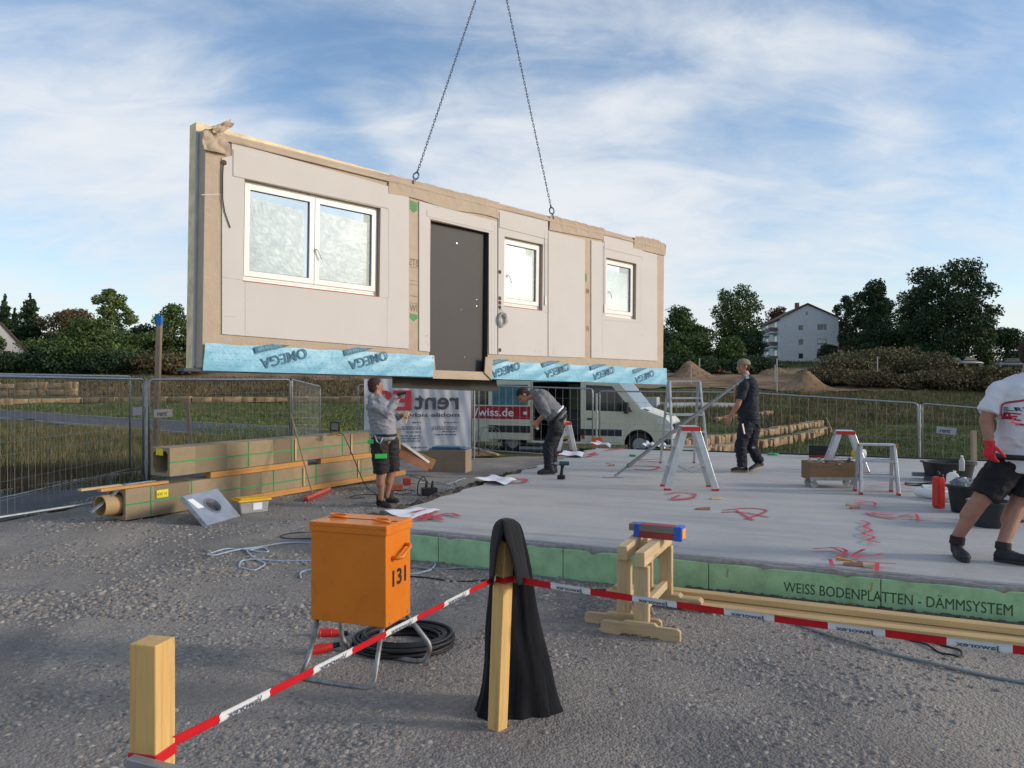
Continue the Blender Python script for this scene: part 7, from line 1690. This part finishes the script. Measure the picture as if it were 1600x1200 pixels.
flowers('yellow_flowers', 2600, (-14, 0, 16, 34), [(290, 655), (560, 665), (560, 694), (320, 690)], plain('flower_yellow', (.45, .38, .03), .7), 1, .45, .018)
flowers('white_flowers', 2600, (10, 26, 20, 36), [(1400, 668), (1570, 664), (1570, 694), (1430, 694)], plain('flower_white', (.30, .34, .30), .7), 2, .18, .016)
grass('flowering_weeds', 14000, (-14, 0, 16, 34), [(280, 655), (560, 662), (560, 700), (300, 695)], .25, .5, .010, gg, 15, .3)

# ---- trees
def m_leaf(nm, dk_, md, lt_):
    m, t, b = newmat(nm); a = N(t, 'ShaderNodeAttribute', attribute_name='tone'); n = noise_(t, coords(t), .55, 3, .5)
    f = math_(t, 'ADD', math_(t, 'MULTIPLY', a.outputs['Fac'], .6), math_(t, 'MULTIPLY', math_(t, 'SUBTRACT', n, .3), 1.0), clamp=True)
    t.links.new(ramp(t, f, [(.05, dk_), (.5, md), (.95, lt_)]), b.inputs['Base Color']); setin(b, Roughness=.75); b.inputs['Specular IOR Level'].default_value = .25; return m
LF = dict(green=m_leaf('leaf_green', (0.037, 0.068, 0.020), (0.068, 0.105, 0.031), (0.128, 0.170, 0.051)), dark=m_leaf('leaf_dark', (0.020, 0.041, 0.019), (0.034, 0.061, 0.027), (0.060, 0.093, 0.037)),
          pale=m_leaf('leaf_pale', (0.060, 0.093, 0.031), (0.111, 0.153, 0.051), (0.187, 0.238, 0.085)), brown=m_leaf('leaf_brown', (0.060, 0.051, 0.024), (0.111, 0.085, 0.041), (0.170, 0.133, 0.061)), olive=m_leaf('leaf_olive', (0.068, 0.065, 0.031), (0.128, 0.112, 0.054), (0.221, 0.187, 0.099)), red=m_leaf('leaf_red', (0.051, 0.031, 0.020), (0.093, 0.054, 0.037), (0.136, 0.085, 0.054)))
bark = plain('bark', (.055, .045, .036), .9, 0, .3, 12, bump=.6)
def leafcloud(blobs, n, size, seed, droop=0.0):
    """blobs: (cx,cy,cz,rx,ry,rz); leaves gather on the blob shells, thinning inwards"""
    rg = np.random.default_rng(seed); B = np.array(blobs); wgt = B[:, 3]*B[:, 5]; idx = rg.choice(len(B), n, p=wgt/wgt.sum()); b = B[idx]
    d = rg.normal(size=(n, 3)); d /= np.linalg.norm(d, axis=1)[:, None]; rr = (.40+.64*rg.random(n)**.7)[:, None]
    lump = 1+.16*np.sin(d[:, :1]*7+idx[:, None])*np.cos(d[:, 2:]*6+idx[:, None]*2); c = b[:, :3]+d*b[:, 3:]*rr*lump
    if droop: c[:, 2] -= droop*rg.random(n)**2
    u = rg.normal(size=(n, 3)); u /= np.linalg.norm(u, axis=1)[:, None]; v = np.cross(u, rg.normal(size=(n, 3))); v /= np.linalg.norm(v, axis=1)[:, None]
    s = (size*(.5+.9*rg.random(n)))[:, None]; w_ = s*.62
    V = np.stack([c-u*s*.5, c+v*w_*.5, c+u*s*.5, c-v*w_*.5], 1).reshape(-1, 3); return V, np.arange(4*n).reshape(-1, 4), rg.random(n)
def tree(px, topy, wpx, d, label, leaf, seed, kind='round', basey=None, n=4600, name='tree', cat='tree', group=None, size=.42, cb=.12):
    rg = random.Random(seed); x, y = (px-CX)/F*d, d; z0 = tz(x, y); top = CAMH+(HY-topy)/F*d; Hh = top-z0; Wd = wpx/F*d; root = thing(name, label, cat, (x, y, z0), group=group); bl = []
    if kind == 'conifer':
        L = int(Hh/.9)
        for i in range(L):
            q = i/(L-1); z = z0+Hh*(.08+.90*q); r_ = Wd*.5*(1-q)**.75*(.85+.3*rg.random())+.15
            for k in range(5): a = rg.random()*6.28; bl.append((x+r_*.45*math.cos(a), y+r_*.45*math.sin(a), z, r_*.62, r_*.62, .55))
    elif kind == 'bush':
        for k in range(11): a = rg.random()*6.28; r_ = rg.random()**.6*.42; q = .25+.5*rg.random(); s = .24+.12*rg.random(); bl.append((x+Wd*r_*math.cos(a), y+Wd*.6*r_*math.sin(a), z0+Hh*q*(1-r_*.5), Wd*s, Wd*s*.8, Hh*(.22+.15*rg.random())))
    elif kind == 'sparse':
        for k in range(26):
            a = rg.random()*6.28; q = cb+.1+(.88-cb)*rg.random()**.8; r_ = (.10+.38*rg.random())*math.sin(min(1, q*1.05)*math.pi)**.5; s = .08+.07*rg.random(); bl.append((x+Wd*r_*math.cos(a), y+Wd*r_*math.sin(a), z0+Hh*q, Wd*s, Wd*s, Wd*s*.75))
        bl.append((x, y, z0+Hh*.45, Wd*.3, Wd*.3, Hh*.3))
    elif kind == 'tall':
        for k in range(24):
            q = cb+(.93-cb)*k/23; env = (math.sin((q-cb)/(1.06-cb)*math.pi)**.55)*.34; a = k*2.4; s = .15+.07*rg.random(); bl.append((x+Wd*env*math.cos(a), y+Wd*env*math.sin(a), z0+Hh*q, Wd*s, Wd*s, Hh*.085))
        bl.append((x, y, z0+Hh*.45, Wd*.30, Wd*.30, Hh*.32))
    else:
        for k in range(22):
            a = rg.random()*6.28; q = cb+.12+(.80-cb)*rg.random(); env = math.sin(min(1, (q-cb+.12)/(1.05-cb))*math.pi)**.6; r_ = (.15+.22*rg.random())*env; s = .14+.09*rg.random(); bl.append((x+Wd*r_*1.1*math.cos(a), y+Wd*r_*math.sin(a), z0+Hh*q, Wd*s, Wd*s, Hh*s*.55))
        bl.append((x, y, z0+Hh*.5, Wd*.36, Wd*.34, Hh*.36))
    V, Fc, A = leafcloud(bl, int(n*2.0), size*.92, seed, droop=(.9 if kind == 'tall' else 0)); V[:, 2] = np.maximum(V[:, 2], z0+.05)
    npmesh('crown', V, Fc, LF[leaf], root, k=4, attr=A)
    mb = MB(); r0 = max(.10, Wd*.032)
    mb.tube([(x, y, z0-.2), (x+.1, y, z0+Hh*.3), (x-.05, y, z0+Hh*.6), (x, y, z0+Hh*(.92 if kind == 'conifer' else .85))], [r0*1.3, r0, r0*.6, r0*.12], 8)
    if kind not in ('conifer', 'bush'):
        for k in range(8):
            q = .25+.06*k; a = k*2.1; e = bl[(k*3) % len(bl)]; mb.tube([(x, y, z0+Hh*q), ((x+e[0])/2, (y+e[1])/2, (z0+Hh*q+e[2])/2+.2), e[:3]], [r0*.5, r0*.3, r0*.08], 5)
    mb.build('trunk', bark, root, smooth='all'); return root
gL, gR = 'trees along the far left edge', 'trees on the right horizon'
tree(8, 463, 44, 122, 'narrow dark conifer at the left edge of the photo, behind the white gable', 'dark', 1, 'conifer', group=gL)
tree(23, 484, 34, 126, 'smaller conifer between the two taller ones at the far left', 'dark', 2, 'conifer', n=2600, group=gL)
tree(47, 461, 74, 118, 'broad dark conifer second from the left', 'dark', 3, 'conifer', n=6000, group=gL)
tree(-32, 492, 60, 108, 'leafy green bush tree cut by the left edge in front of the white gable', 'green', 4, 'round', group=gL)
tree(112, 482, 110, 116, 'brownish round tree right of the broad dark conifer', 'brown', 5, 'round', group=gL)
tree(174, 451, 74, 124, 'airy light green tree, the tallest left of the hanging wall', 'pale', 6, 'sparse', n=4200, group=gL, cb=.3)
tree(152, 498, 190, 106, 'wide dense green tree in front of the airy light one', 'green', 7, 'round', n=7500, group=gL, cb=.0)
tree(84, 520, 60, 109, 'low brown-green tree at the foot of the broad conifer', 'brown', 17, 'round', n=3000, group=gL, cb=.0)
tree(222, 506, 90, 112, 'dark tree between the wide one and the one touching the hanging wall', 'dark', 8, 'round', group=gL, cb=.0)
tree(272, 474, 84, 112, 'green tree partly hidden by the left end of the hanging wall', 'green', 9, 'round', n=5600, group=gL, cb=.0)
for i, (px, ty, w_, kd) in enumerate(((20, 540, 120, 'dark'), (92, 540, 100, 'dark'), (255, 546, 120, 'brown'), (170, 540, 130, 'dark'))):
    tree(px, ty, w_, 101, ['dark hedge bush below the conifers at the left edge', 'dark hedge bush right of the first one, left of the yellow marker', 'brown scrub bush below the trees, right of the blue-tipped stake', 'dark bush behind the three survey stakes'][i], kd, 20+i, 'bush', n=2800, name='bush', cat='bush', group='bushes at the foot of the far trees')
tree(1068, 474, 84, 128, 'round tree just right of the hanging wall', 'green', 30, 'round', n=5600, group=gR, cb=.0)
tree(1092, 520, 60, 118, 'low tree between the round one and the tall birch-like one', 'green', 31, 'round', n=3000, group=gR, cb=.0)
tree(1152, 446, 82, 132, 'tall drooping tree left of the grey apartment house', 'green', 32, 'tall', n=7500, group=gR, cb=.0)
tree(1058, 530, 56, 116, 'low bright green bushy tree at the foot of the round one', 'green', 38, 'round', n=2400, group=gR, cb=.0)
tree(1140, 525, 70, 116, 'low green bushy tree at the foot of the tall drooping one', 'green', 39, 'round', n=3000, group=gR, cb=.0)
tree(1178, 515, 46, 128, 'dark low tree touching the balconies of the apartment house', 'dark', 33, 'round', n=2600, group=gR, cb=.0)
tree(1218, 479, 56, 178, 'reddish tree showing above the roof at the left of the apartment house', 'red', 34, 'round', n=3400, group=gR, size=.6)
tree(1322, 463, 56, 150, 'smaller tree right of the gable of the apartment house', 'dark', 35, 'sparse', n=3400, group=gR)
tree(1368, 444, 108, 136, 'spreading tree with an airy top right of the apartment house', 'dark', 36, 'sparse', n=7500, group=gR, cb=.1, size=.46)
tree(1372, 500, 110, 132, 'dense dark lower tree beneath the spreading one', 'dark', 37, 'round', n=5200, group=gR, cb=.0)
tree(1482, 409, 140, 122, 'largest dark tree on the right horizon', 'dark', 40, 'tall', n=13000, group=gR, cb=.0, size=.5)
tree(1424, 450, 54, 128, 'drooping lighter tree leaning on the left side of the largest one', 'green', 41, 'tall', n=4200, group=gR, cb=.05)
tree(1538, 478, 36, 126, 'slim tree on the right side of the largest one', 'green', 42, 'tall', n=2600, group=gR, cb=.0)
tree(1572, 510, 70, 140, 'row-end tree with a flat top near the right edge', 'dark', 43, 'round', n=3600, group=gR, cb=.0)
tree(1622, 508, 70, 142, 'flat topped tree cut by the right edge', 'dark', 44, 'round', n=3600, group=gR, cb=.0)
tree(1294, 538, 44, 134, 'small dark shrub tree in front of the lower right windows of the apartment house', 'dark', 45, 'round', n=2400, group=gR, cb=.0, size=.36)
gB = 'scrub bushes on the right'
for i, (px, ty, w_, d, kd, n) in enumerate(((1340, 545, 110, 100, 'olive', 5200), (1400, 536, 120, 102, 'olive', 6200), (1452, 548, 80, 98, 'olive', 3600), (1290, 572, 90, 92, 'brown', 2600), (1380, 578, 120, 88, 'brown', 3200), (1480, 573, 130, 86, 'brown', 4200), (1560, 568, 120, 84, 'brown', 4200), (1640, 562, 100, 84, 'brown', 3000))):
    tree(px, ty, w_, d, ['left olive bush of the big clump in front of the trees', 'tallest olive bush in the middle of the big clump', 'right olive bush of the big clump', 'low brown bush above the large sandy heap', 'low brown bush below the olive clump', 'brown scrub bush left of the parked cars', 'brown scrub bush in front of the parked cars', 'brown scrub bush behind the shoulder of the man in the white shirt'][i], kd, 60+i, 'bush', n=n, name='bush', cat='bush', group=gB, size=.34)
for i, px in enumerate((1050, 1100, 1150, 1185)):
    tree(px, 552, 70, 108, ['dark hedge bush behind the left sand heap', 'dark hedge bush behind the small excavator', 'dark hedge bush above the walking man', 'dark hedge bush below the balconies of the apartment house'][i], 'dark', 80+i, 'bush', n=1700, name='bush', cat='bush', group='hedge bushes below the right trees', size=.34)
for i, (px, ty) in enumerate(((330, 500), (430, 490), (530, 505), (640, 495), (740, 500), (850, 490), (950, 498), (1010, 495))):
    tree(px, ty, 110, 124, ['tree beyond the hanging wall, behind its left window', 'tree beyond the hanging wall, second behind the large window', 'tree beyond the hanging wall, third from its left end', 'tree beyond the hanging wall, left of its door', 'tree beyond the hanging wall, behind its door', 'tree beyond the hanging wall, behind the middle window', 'tree beyond the hanging wall, left of the right window', 'tree beyond the hanging wall, at its right end'][i], ['green', 'dark'][i % 2], 90+i, 'round', n=2600, group='trees hidden beyond the hanging wall', size=.55, cb=0)

# ---- apartment house
hd = 143.0; hang = math.atan2(-.14, .99); hx, hy = at(1218.6, 563, hd).x, hd; hz_ = tz(hx, hy)-.2
hs = thing('apartment_house', 'grey three-storey apartment house with a pointed gable and balconies on its left side', 'house', (hx, hy, hz_), hang)
GW, EH, AH, HL = 10.4, 8.3, 10.9, 19.0
wallm = plain('grey_render', (.58, .60, .63), .85, 0, .04, .8, dirt=(.30, .31, .33), dirt_amt=.2); roofm = plain('brown_roof_tiles', (.13, .075, .055), .85, 0, .15, 2); frm = plain('window_frame_white', (.6, .62, .64), .5); pane_ = plain('far_window_glass', (.035, .045, .06), .12, 0, .3, 2, spec=.8)
def gx(px, py): return ((px-1218.6)/8.39, (563-py)/8.39+.15)
wins = [(1246, 1254, 505, 514), (1274, 1289, 504, 514), (1246, 1254, 527, 536.5), (1274, 1289, 526, 536.5), (1246, 1254, 549, 558), (1273, 1281, 549, 558), (1257, 1261, 484, 490)]
holes = []
for x0, x1, y0, y1 in wins: a, b = gx(x0, y1), gx(x1, y0); holes.append([(a[0], a[1]), (b[0], a[1]), (b[0], b[1]), (a[0], b[1])])
mb = MB(); mb.plate([(0, 0), (GW, 0), (GW, EH), (GW*.47, AH-.15), (0, EH)], holes, lambda a, b, t: Vector((a, t, b)), 0, .3)
mb.b2((0, .302, 0), (.3, HL-.3, EH-.02)); mb.b2((GW-.3, .302, 0), (GW, HL-.3, EH-.02)); mb.plate([(0, 0), (GW, 0), (GW, EH), (GW*.47, AH-.15), (0, EH)], [], lambda a, b, t: Vector((a, t, b)), HL-.3, HL)
mb.build('wall', wallm, hs, local=True)
mb = MB()
for a, b in (((-.5, EH-.25), (GW*.47, AH)), ((GW*.47, AH), (GW+.5, EH-.25))):
    mb.plate([a, b, (b[0], b[1]+.22), (a[0], a[1]+.22)], [], lambda u, v, t: Vector((u, t, v)), -.35, HL+.3)
rf = mb.build('roof', roofm, hs, local=True); mb = MB(); mb.b2((GW*.35, 4, AH-.5), (GW*.35+.7, 4.7, AH+.7)); mb.build('chimney', plain('chimney_brick', (.2, .1, .07), .9), rf, local=True)
for h in holes:
    (a, b), (c, d) = h[0], h[2]; fr = MB(); fr.plate([(a, b), (c, b), (c, d), (a, d)], [[(a+.08, b+.08), (c-.08, b+.08), (c-.08, d-.08), (a+.08, d-.08)]], lambda u, v, t: Vector((u, t, v)), .08, .16)
    if c-a > 1.4: fr.b2((c-.65, .09, b+.08), (c-.57, .15, d-.08))
    wd_ = fr.build('window', frm, hs, local=True); m2 = MB(); m2.b2((a+.08, .11, b+.08), (c-.08, .13, d-.08)); m2.build('pane', pane_, wd_, local=True)
mb = MB(); a, b = gx(1274.5, 536); c, d = gx(1288.5, 526.5); mb.b2((a+.1, .09, b+.3), (c-.1, .105, d-.1)); mb.build('roller_blind', frm, hs, local=True)
for k in range(3):
    for j, (y0, y1) in enumerate(((2.0, 6.5), (10.5, 15.5))):
        z = .3+k*2.7; mb = MB(); mb.b2((-1.5, y0, z), (-.01, y1, z+.18)); bc = mb.build('balcony', wallm, hs, local=True)
        mb = MB(); mb.b2((-1.5, y0, z+.30), (-1.44, y1, z+1.1)); mb.b2((-1.44, y0, z+.30), (-.01, y0+.05, z+1.1)); mb.build('balcony_rail', plain('rail_brown', (.16, .13, .12), .7), bc, local=True)
        mb = MB(); mb.b2((-.04, y0+.6, z+.2), (-.005, y0+2.6, z+2.2)); mb.build('balcony_door', pane_, bc, local=True)
# red-roofed house
rh = thing('house', 'house with a red tiled roof just right of the apartment house', 'house', (at(1308, 560, 152).x, 152, tz(at(1308, 560, 152).x, 152)))
mb = MB(); mb.b2((0, 0, 0), (8, 7, 2.9+.0)); mb.build('wall', wallm, rh, local=True)
mb = MB(); mb.plate([(-.3, 2.85), (7.3, 2.85), (3.5, 5.6)], [], lambda a, b, t: Vector((t, a, b)), -.3, 8.3); mb.build('roof', plain('red_roof_tiles', (.36, .075, .045), .8, 0, .12, 3), rh, local=True)
# white gable house left, pale house behind right tree
wh_ = thing('house', 'white gabled house peeping out between the trees at the left edge', 'house', (at(12, 560, 112).x, 112, tz(at(12, 560, 112).x, 112)), R(42))
mb = MB(); mb.plate([(-2.6, 0), (2.2, 0), (2.2, 2.7), (-.9, 6.6), (-2.6, 4.4)], [], lambda a, b, t: Vector((a, t, b)), 0, 7); mb.build('wall', plain('white_render', (.48, .48, .46), .8), wh_, local=True)
mb = MB(); mb.plate([(2.5, 2.35), (-.9, 6.65), (-.9, 6.85), (2.75, 2.5)], [], lambda a, b, t: Vector((a, t, b)), -.3, 7.3); mb.build('roof', roofm, wh_, local=True); mb = MB(); mb.b2((-.3, -.02, 1.6), (.4, -.002, 2.6)); mb.build('window', pane_, wh_, local=True)
ph = thing('house', 'pale house corner showing between the right end of the hanging wall and the round tree', 'house', (at(1030, 560, 124).x, 124, tz(at(1030, 560, 124).x, 124)))
mb = MB(); mb.b2((-3, 0, 0), (1.15, 6, 4.6)); mb.build('wall', wallm, ph, local=True); mb = MB(); mb.plate([(-.4, 4.55), (6.4, 4.55), (3, 6.4)], [], lambda a, b, t: Vector((t, a, b)), -3.3, 1.45); mb.build('roof', roofm, ph, local=True)
# parked cars far right
def car(px, d, label, col, rz):
    x = (px-CX)/F*d; root = thing('parked_car', label, 'car', (x, d, tz(x, d)+.25), rz, group='cars parked behind the scrub on the right'); pm_ = plain('car_paint', col, .3, .3)
    mb = MB(); mb.loft([(Vector((-2.1, 0, .62)), (0, .78, 0), (0, 0, .28)), (Vector((-1.9, 0, .65)), (0, .85, 0), (0, 0, .36)), (Vector((0, 0, .66)), (0, .88, 0), (0, 0, .38)), (Vector((1.5, 0, .62)), (0, .86, 0), (0, 0, .34)), (Vector((2.1, 0, .55)), (0, .76, 0), (0, 0, .24))], 16); mb.build('car_body', pm_, root, smooth='all', local=True)
    mb = MB(); mb.plate([(-1.6, .95), (1.0, .95), (.45, 1.42), (-1.1, 1.45)], [], lambda a, b, t: Vector((a, t, b)), -.70, .70); mb.build('car_windows', vglass, root, bevel=.08, local=True)
    mb = MB(); mb.plate([(-1.15, 1.44), (.48, 1.41), (.35, 1.50), (-1.0, 1.52)], [], lambda a, b, t: Vector((a, t, b)), -.66, .66); mb.build('car_roof', pm_, root, bevel=.03, local=True)
    for xx in (-1.35, 1.35):
        for s in (-1, 1): mb = MB(); mb.cyl((xx, s*.78, .32), (xx, s*.92, .32), .32, n=18); mb.build('wheel', M_['rubber'], root, local=True)
car(1513, 118, 'silver car parked behind the scrub below the largest tree', (.25, .26, .28), .2); car(1583, 114, 'grey car parked behind the scrub near the right edge', (.25, .26, .28), -.2); car(1490, 118, 'dark blue car half hidden left of the silver one', (.05, .07, .12), .1)
# orange excavator
x = gt(1117, 584); exv = thing('mini_excavator', 'small orange excavator at the end of the dirt track', 'excavator', x); EXS = exv
k = .8; mb = MB(); 
for s in (-1, 1): mb.box(x+Vector((s*.55*k, 0, .25)), (.3, 1.7, .42))
mb.build('tracks', M_['rubber'], exv, bevel=.1); mb = MB(); mb.box(x+Vector((0, 0, .75)), (1.2, 1.3, .5)); mb.build('excavator_body', M_['orange'], exv, bevel=.08)
mb = MB(); mb.box(x+Vector((-.2, -.1, 1.45)), (.75, .9, .9)); mb.build('cab', vglass, exv, bevel=.05); mb = MB(); mb.box(x+Vector((-.2, -.1, 1.95)), (.85, 1.0, .12)); mb.build('cab_roof', M_['orange'], exv, bevel=.03)
mb = MB(); mb.tube([x+Vector((.3, -.5, .8)), x+Vector((.45, -1.3, 1.9)), x+Vector((.6, -2.2, 1.4)), x+Vector((.62, -2.3, .5))], .10, 6); mb.build('digging_arm', M_['orange'], exv); mb = MB(); mb.box(x+Vector((.62, -2.35, .35)), (.5, .35, .35)); mb.build('bucket', M_['black'], exv, bevel=.04)

# ---- sandstone walls
def m_sandst():
    m, t, b = newmat('sandstone'); v = coords(t); vo = N(t, 'ShaderNodeTexNoise'); setin(vo, Scale=1.9, Detail=3.0); t.links.new(v, vo.inputs['Vector'])
    c = ramp(t, vo.outputs['Fac'], [(.35, (.20, .125, .065)), (.5, (.34, .23, .12)), (.65, (.42, .30, .17))]); c = mix_(t, ramp(t, noise_(t, v, 6, 6, .7), [(.4, (0, 0, 0)), (.7, (.6,)*3)]), c, (.19, .13, .085)); t.links.new(c, b.inputs['Base Color']); setin(b, Roughness=.9); bump_(t, b, noise_(t, v, 9, 5, .7), .7, .05); return m
M_['sandst'] = m_sandst()
def stonewall(label, pts, hgt, courses, bl_, seed, depth=.45, zoff=0.0, r_=.04, flat=None):
    rg = random.Random(seed); P = [gt(x, y) for x, y in pts] if flat is None else [at(x, y, gt(*pts[-1]).y-flat*i) for i, (x, y) in enumerate(pts)]; root = thing('stone_wall', label, 'stone wall', P[0], group='low sandstone walls'); mb = MB(); ch = hgt/courses
    for c in range(courses):
        for a, b in zip(P, P[1:]):
            L = (b-a).length; q = 0 if c % 2 == 0 else -bl_*.5
            while q < L-.05:
                l = bl_*rg.uniform(.55, 1.6); q0_, q1_ = max(q, 0), min(q+l, L); q += l
                if q1_-q0_ < .08: continue
                A, B = a.lerp(b, q0_/L), a.lerp(b, q1_/L); z = ch*(c+.5)+zoff; d = (B-A).normalized(); n_ = Vector((-d.y, d.x, 0)); jx = n_*rg.uniform(-.09, .09)
                hh_ = ch*rg.uniform(.72, 1.1); M0 = MB(); M0.beam(A+d*.012+Vector((0, 0, z))+jx, B-d*.012+Vector((0, 0, z))+jx, depth, hh_-.015)
                mb.add([(v[0]+rg.uniform(-r_, r_)*.6, v[1]+rg.uniform(-r_, r_)*.6, v[2]+rg.uniform(-r_, r_)*.5) for v in M0.v], M0.f)
    o = mb.build('stone_blocks', M_['sandst'], root, bevel=.05, seg=2, smooth='all'); return root
stonewall('lower curved row of rough yellow sandstone blocks behind the walking man', [(1030, 722), (1075, 716), (1120, 710), (1200, 698), (1255, 688), (1290, 676)], .36, 1, .36, 1, zoff=-.02, r_=.075)
stonewall('upper curved row of rough yellow sandstone blocks behind the walking man', [(1030, 705), (1080, 701), (1140, 692), (1215, 679), (1283, 666)], .42, 1, .40, 2, zoff=-.03, r_=.075)
stonewall('short sandstone row left of the walking man behind the tall stepladder', [(1120, 660), (1160, 654), (1205, 648)], .35, 1, .4, 6, r_=.075)
stonewall('long low sandstone wall crossing the meadow on the left', [(-120, 634), (0, 633), (130, 630), (300, 629), (450, 629), (600, 629), (745, 629)], .52, 1, 1.2, 3, r_=.05)
stonewall('upper sandstone wall at the left edge, two courses high', [(-120, 620), (0, 620), (60, 619), (121, 618)], 1.35, 2, 1.4, 4, r_=.05, flat=.0)
# concrete pads
wc_ = plain('pale_concrete', (.40, .41, .42), .8, 0, .06, 2)
def pad(name, label, px0, px1, py, w_, h, cat='concrete slab'):
    a, b = gt(px0, py), gt(px1, py); mb = MB(); mb.beam(a+Vector((0, w_/2, h/2)), b+Vector((0, w_/2, h/2)), w_, h); tag(mb.build(name, wc_, bevel=.03), label, cat)
pad('concrete_pad', 'long pale concrete slab in the field behind the tall stepladder', 1028, 1148, 638, 5, .42); pad('concrete_block', 'pale concrete block at the left end of the long slab in the field', 1012, 1030, 638, .8, .95, 'concrete block')
pad('concrete_pad', 'pale concrete strip along the far meadow at the left edge', -100, 128, 586, 3, .15); pad('concrete_block', 'white concrete block on the far strip at the left edge', -30, 19, 585, 1.5, .75, 'concrete block')
# survey stakes
for i, (px, y0, y1, tip) in enumerate(((159, 583, 558, None), (169.5, 583, 553, bp), (202, 583, 553, bp), (1214, 613, 560, None), (1371, 600, 557, None), (1093, 590, 560, None), (1080, 600, 572, None), (1211, 600, 570, None), (1518, 613, 602, None))):
    g = gt(px, y0); stake(px, y0-1, px, y1, g.y, .07 if y0 < 595 else .055, pw, ['pale survey stake, leftmost of the three on the far meadow', 'blue-tipped survey stake in the middle of the three on the far meadow', 'blue-tipped survey stake right of the other two on the far meadow', 'tall pale stake left of the large sandy heap', 'pale stake in front of the olive bushes', 'pale stake behind the left sand heap', 'short pale stake on the left sand heap', 'thin pale stake beside the tall one near the walking man', 'short stake at the foot of the brown scrub near the right edge'][i], (.15, tip) if tip else None)
g = gt(90, 578); mk = thing('marker_post', 'white marker post with a small box head in the far meadow', 'marker', g); mb = MB(); mb.cyl(g, g+Vector((0, 0, 1.0)), .05, n=8); mb.build('marker_stem', pw, mk); mb = MB(); mb.box(g+Vector((0, 0, 1.2)), (.32, .2, .42)); mb.build('marker_head', M_['paper'], mk, bevel=.04)
exv.scale = (.6, .6, .6)
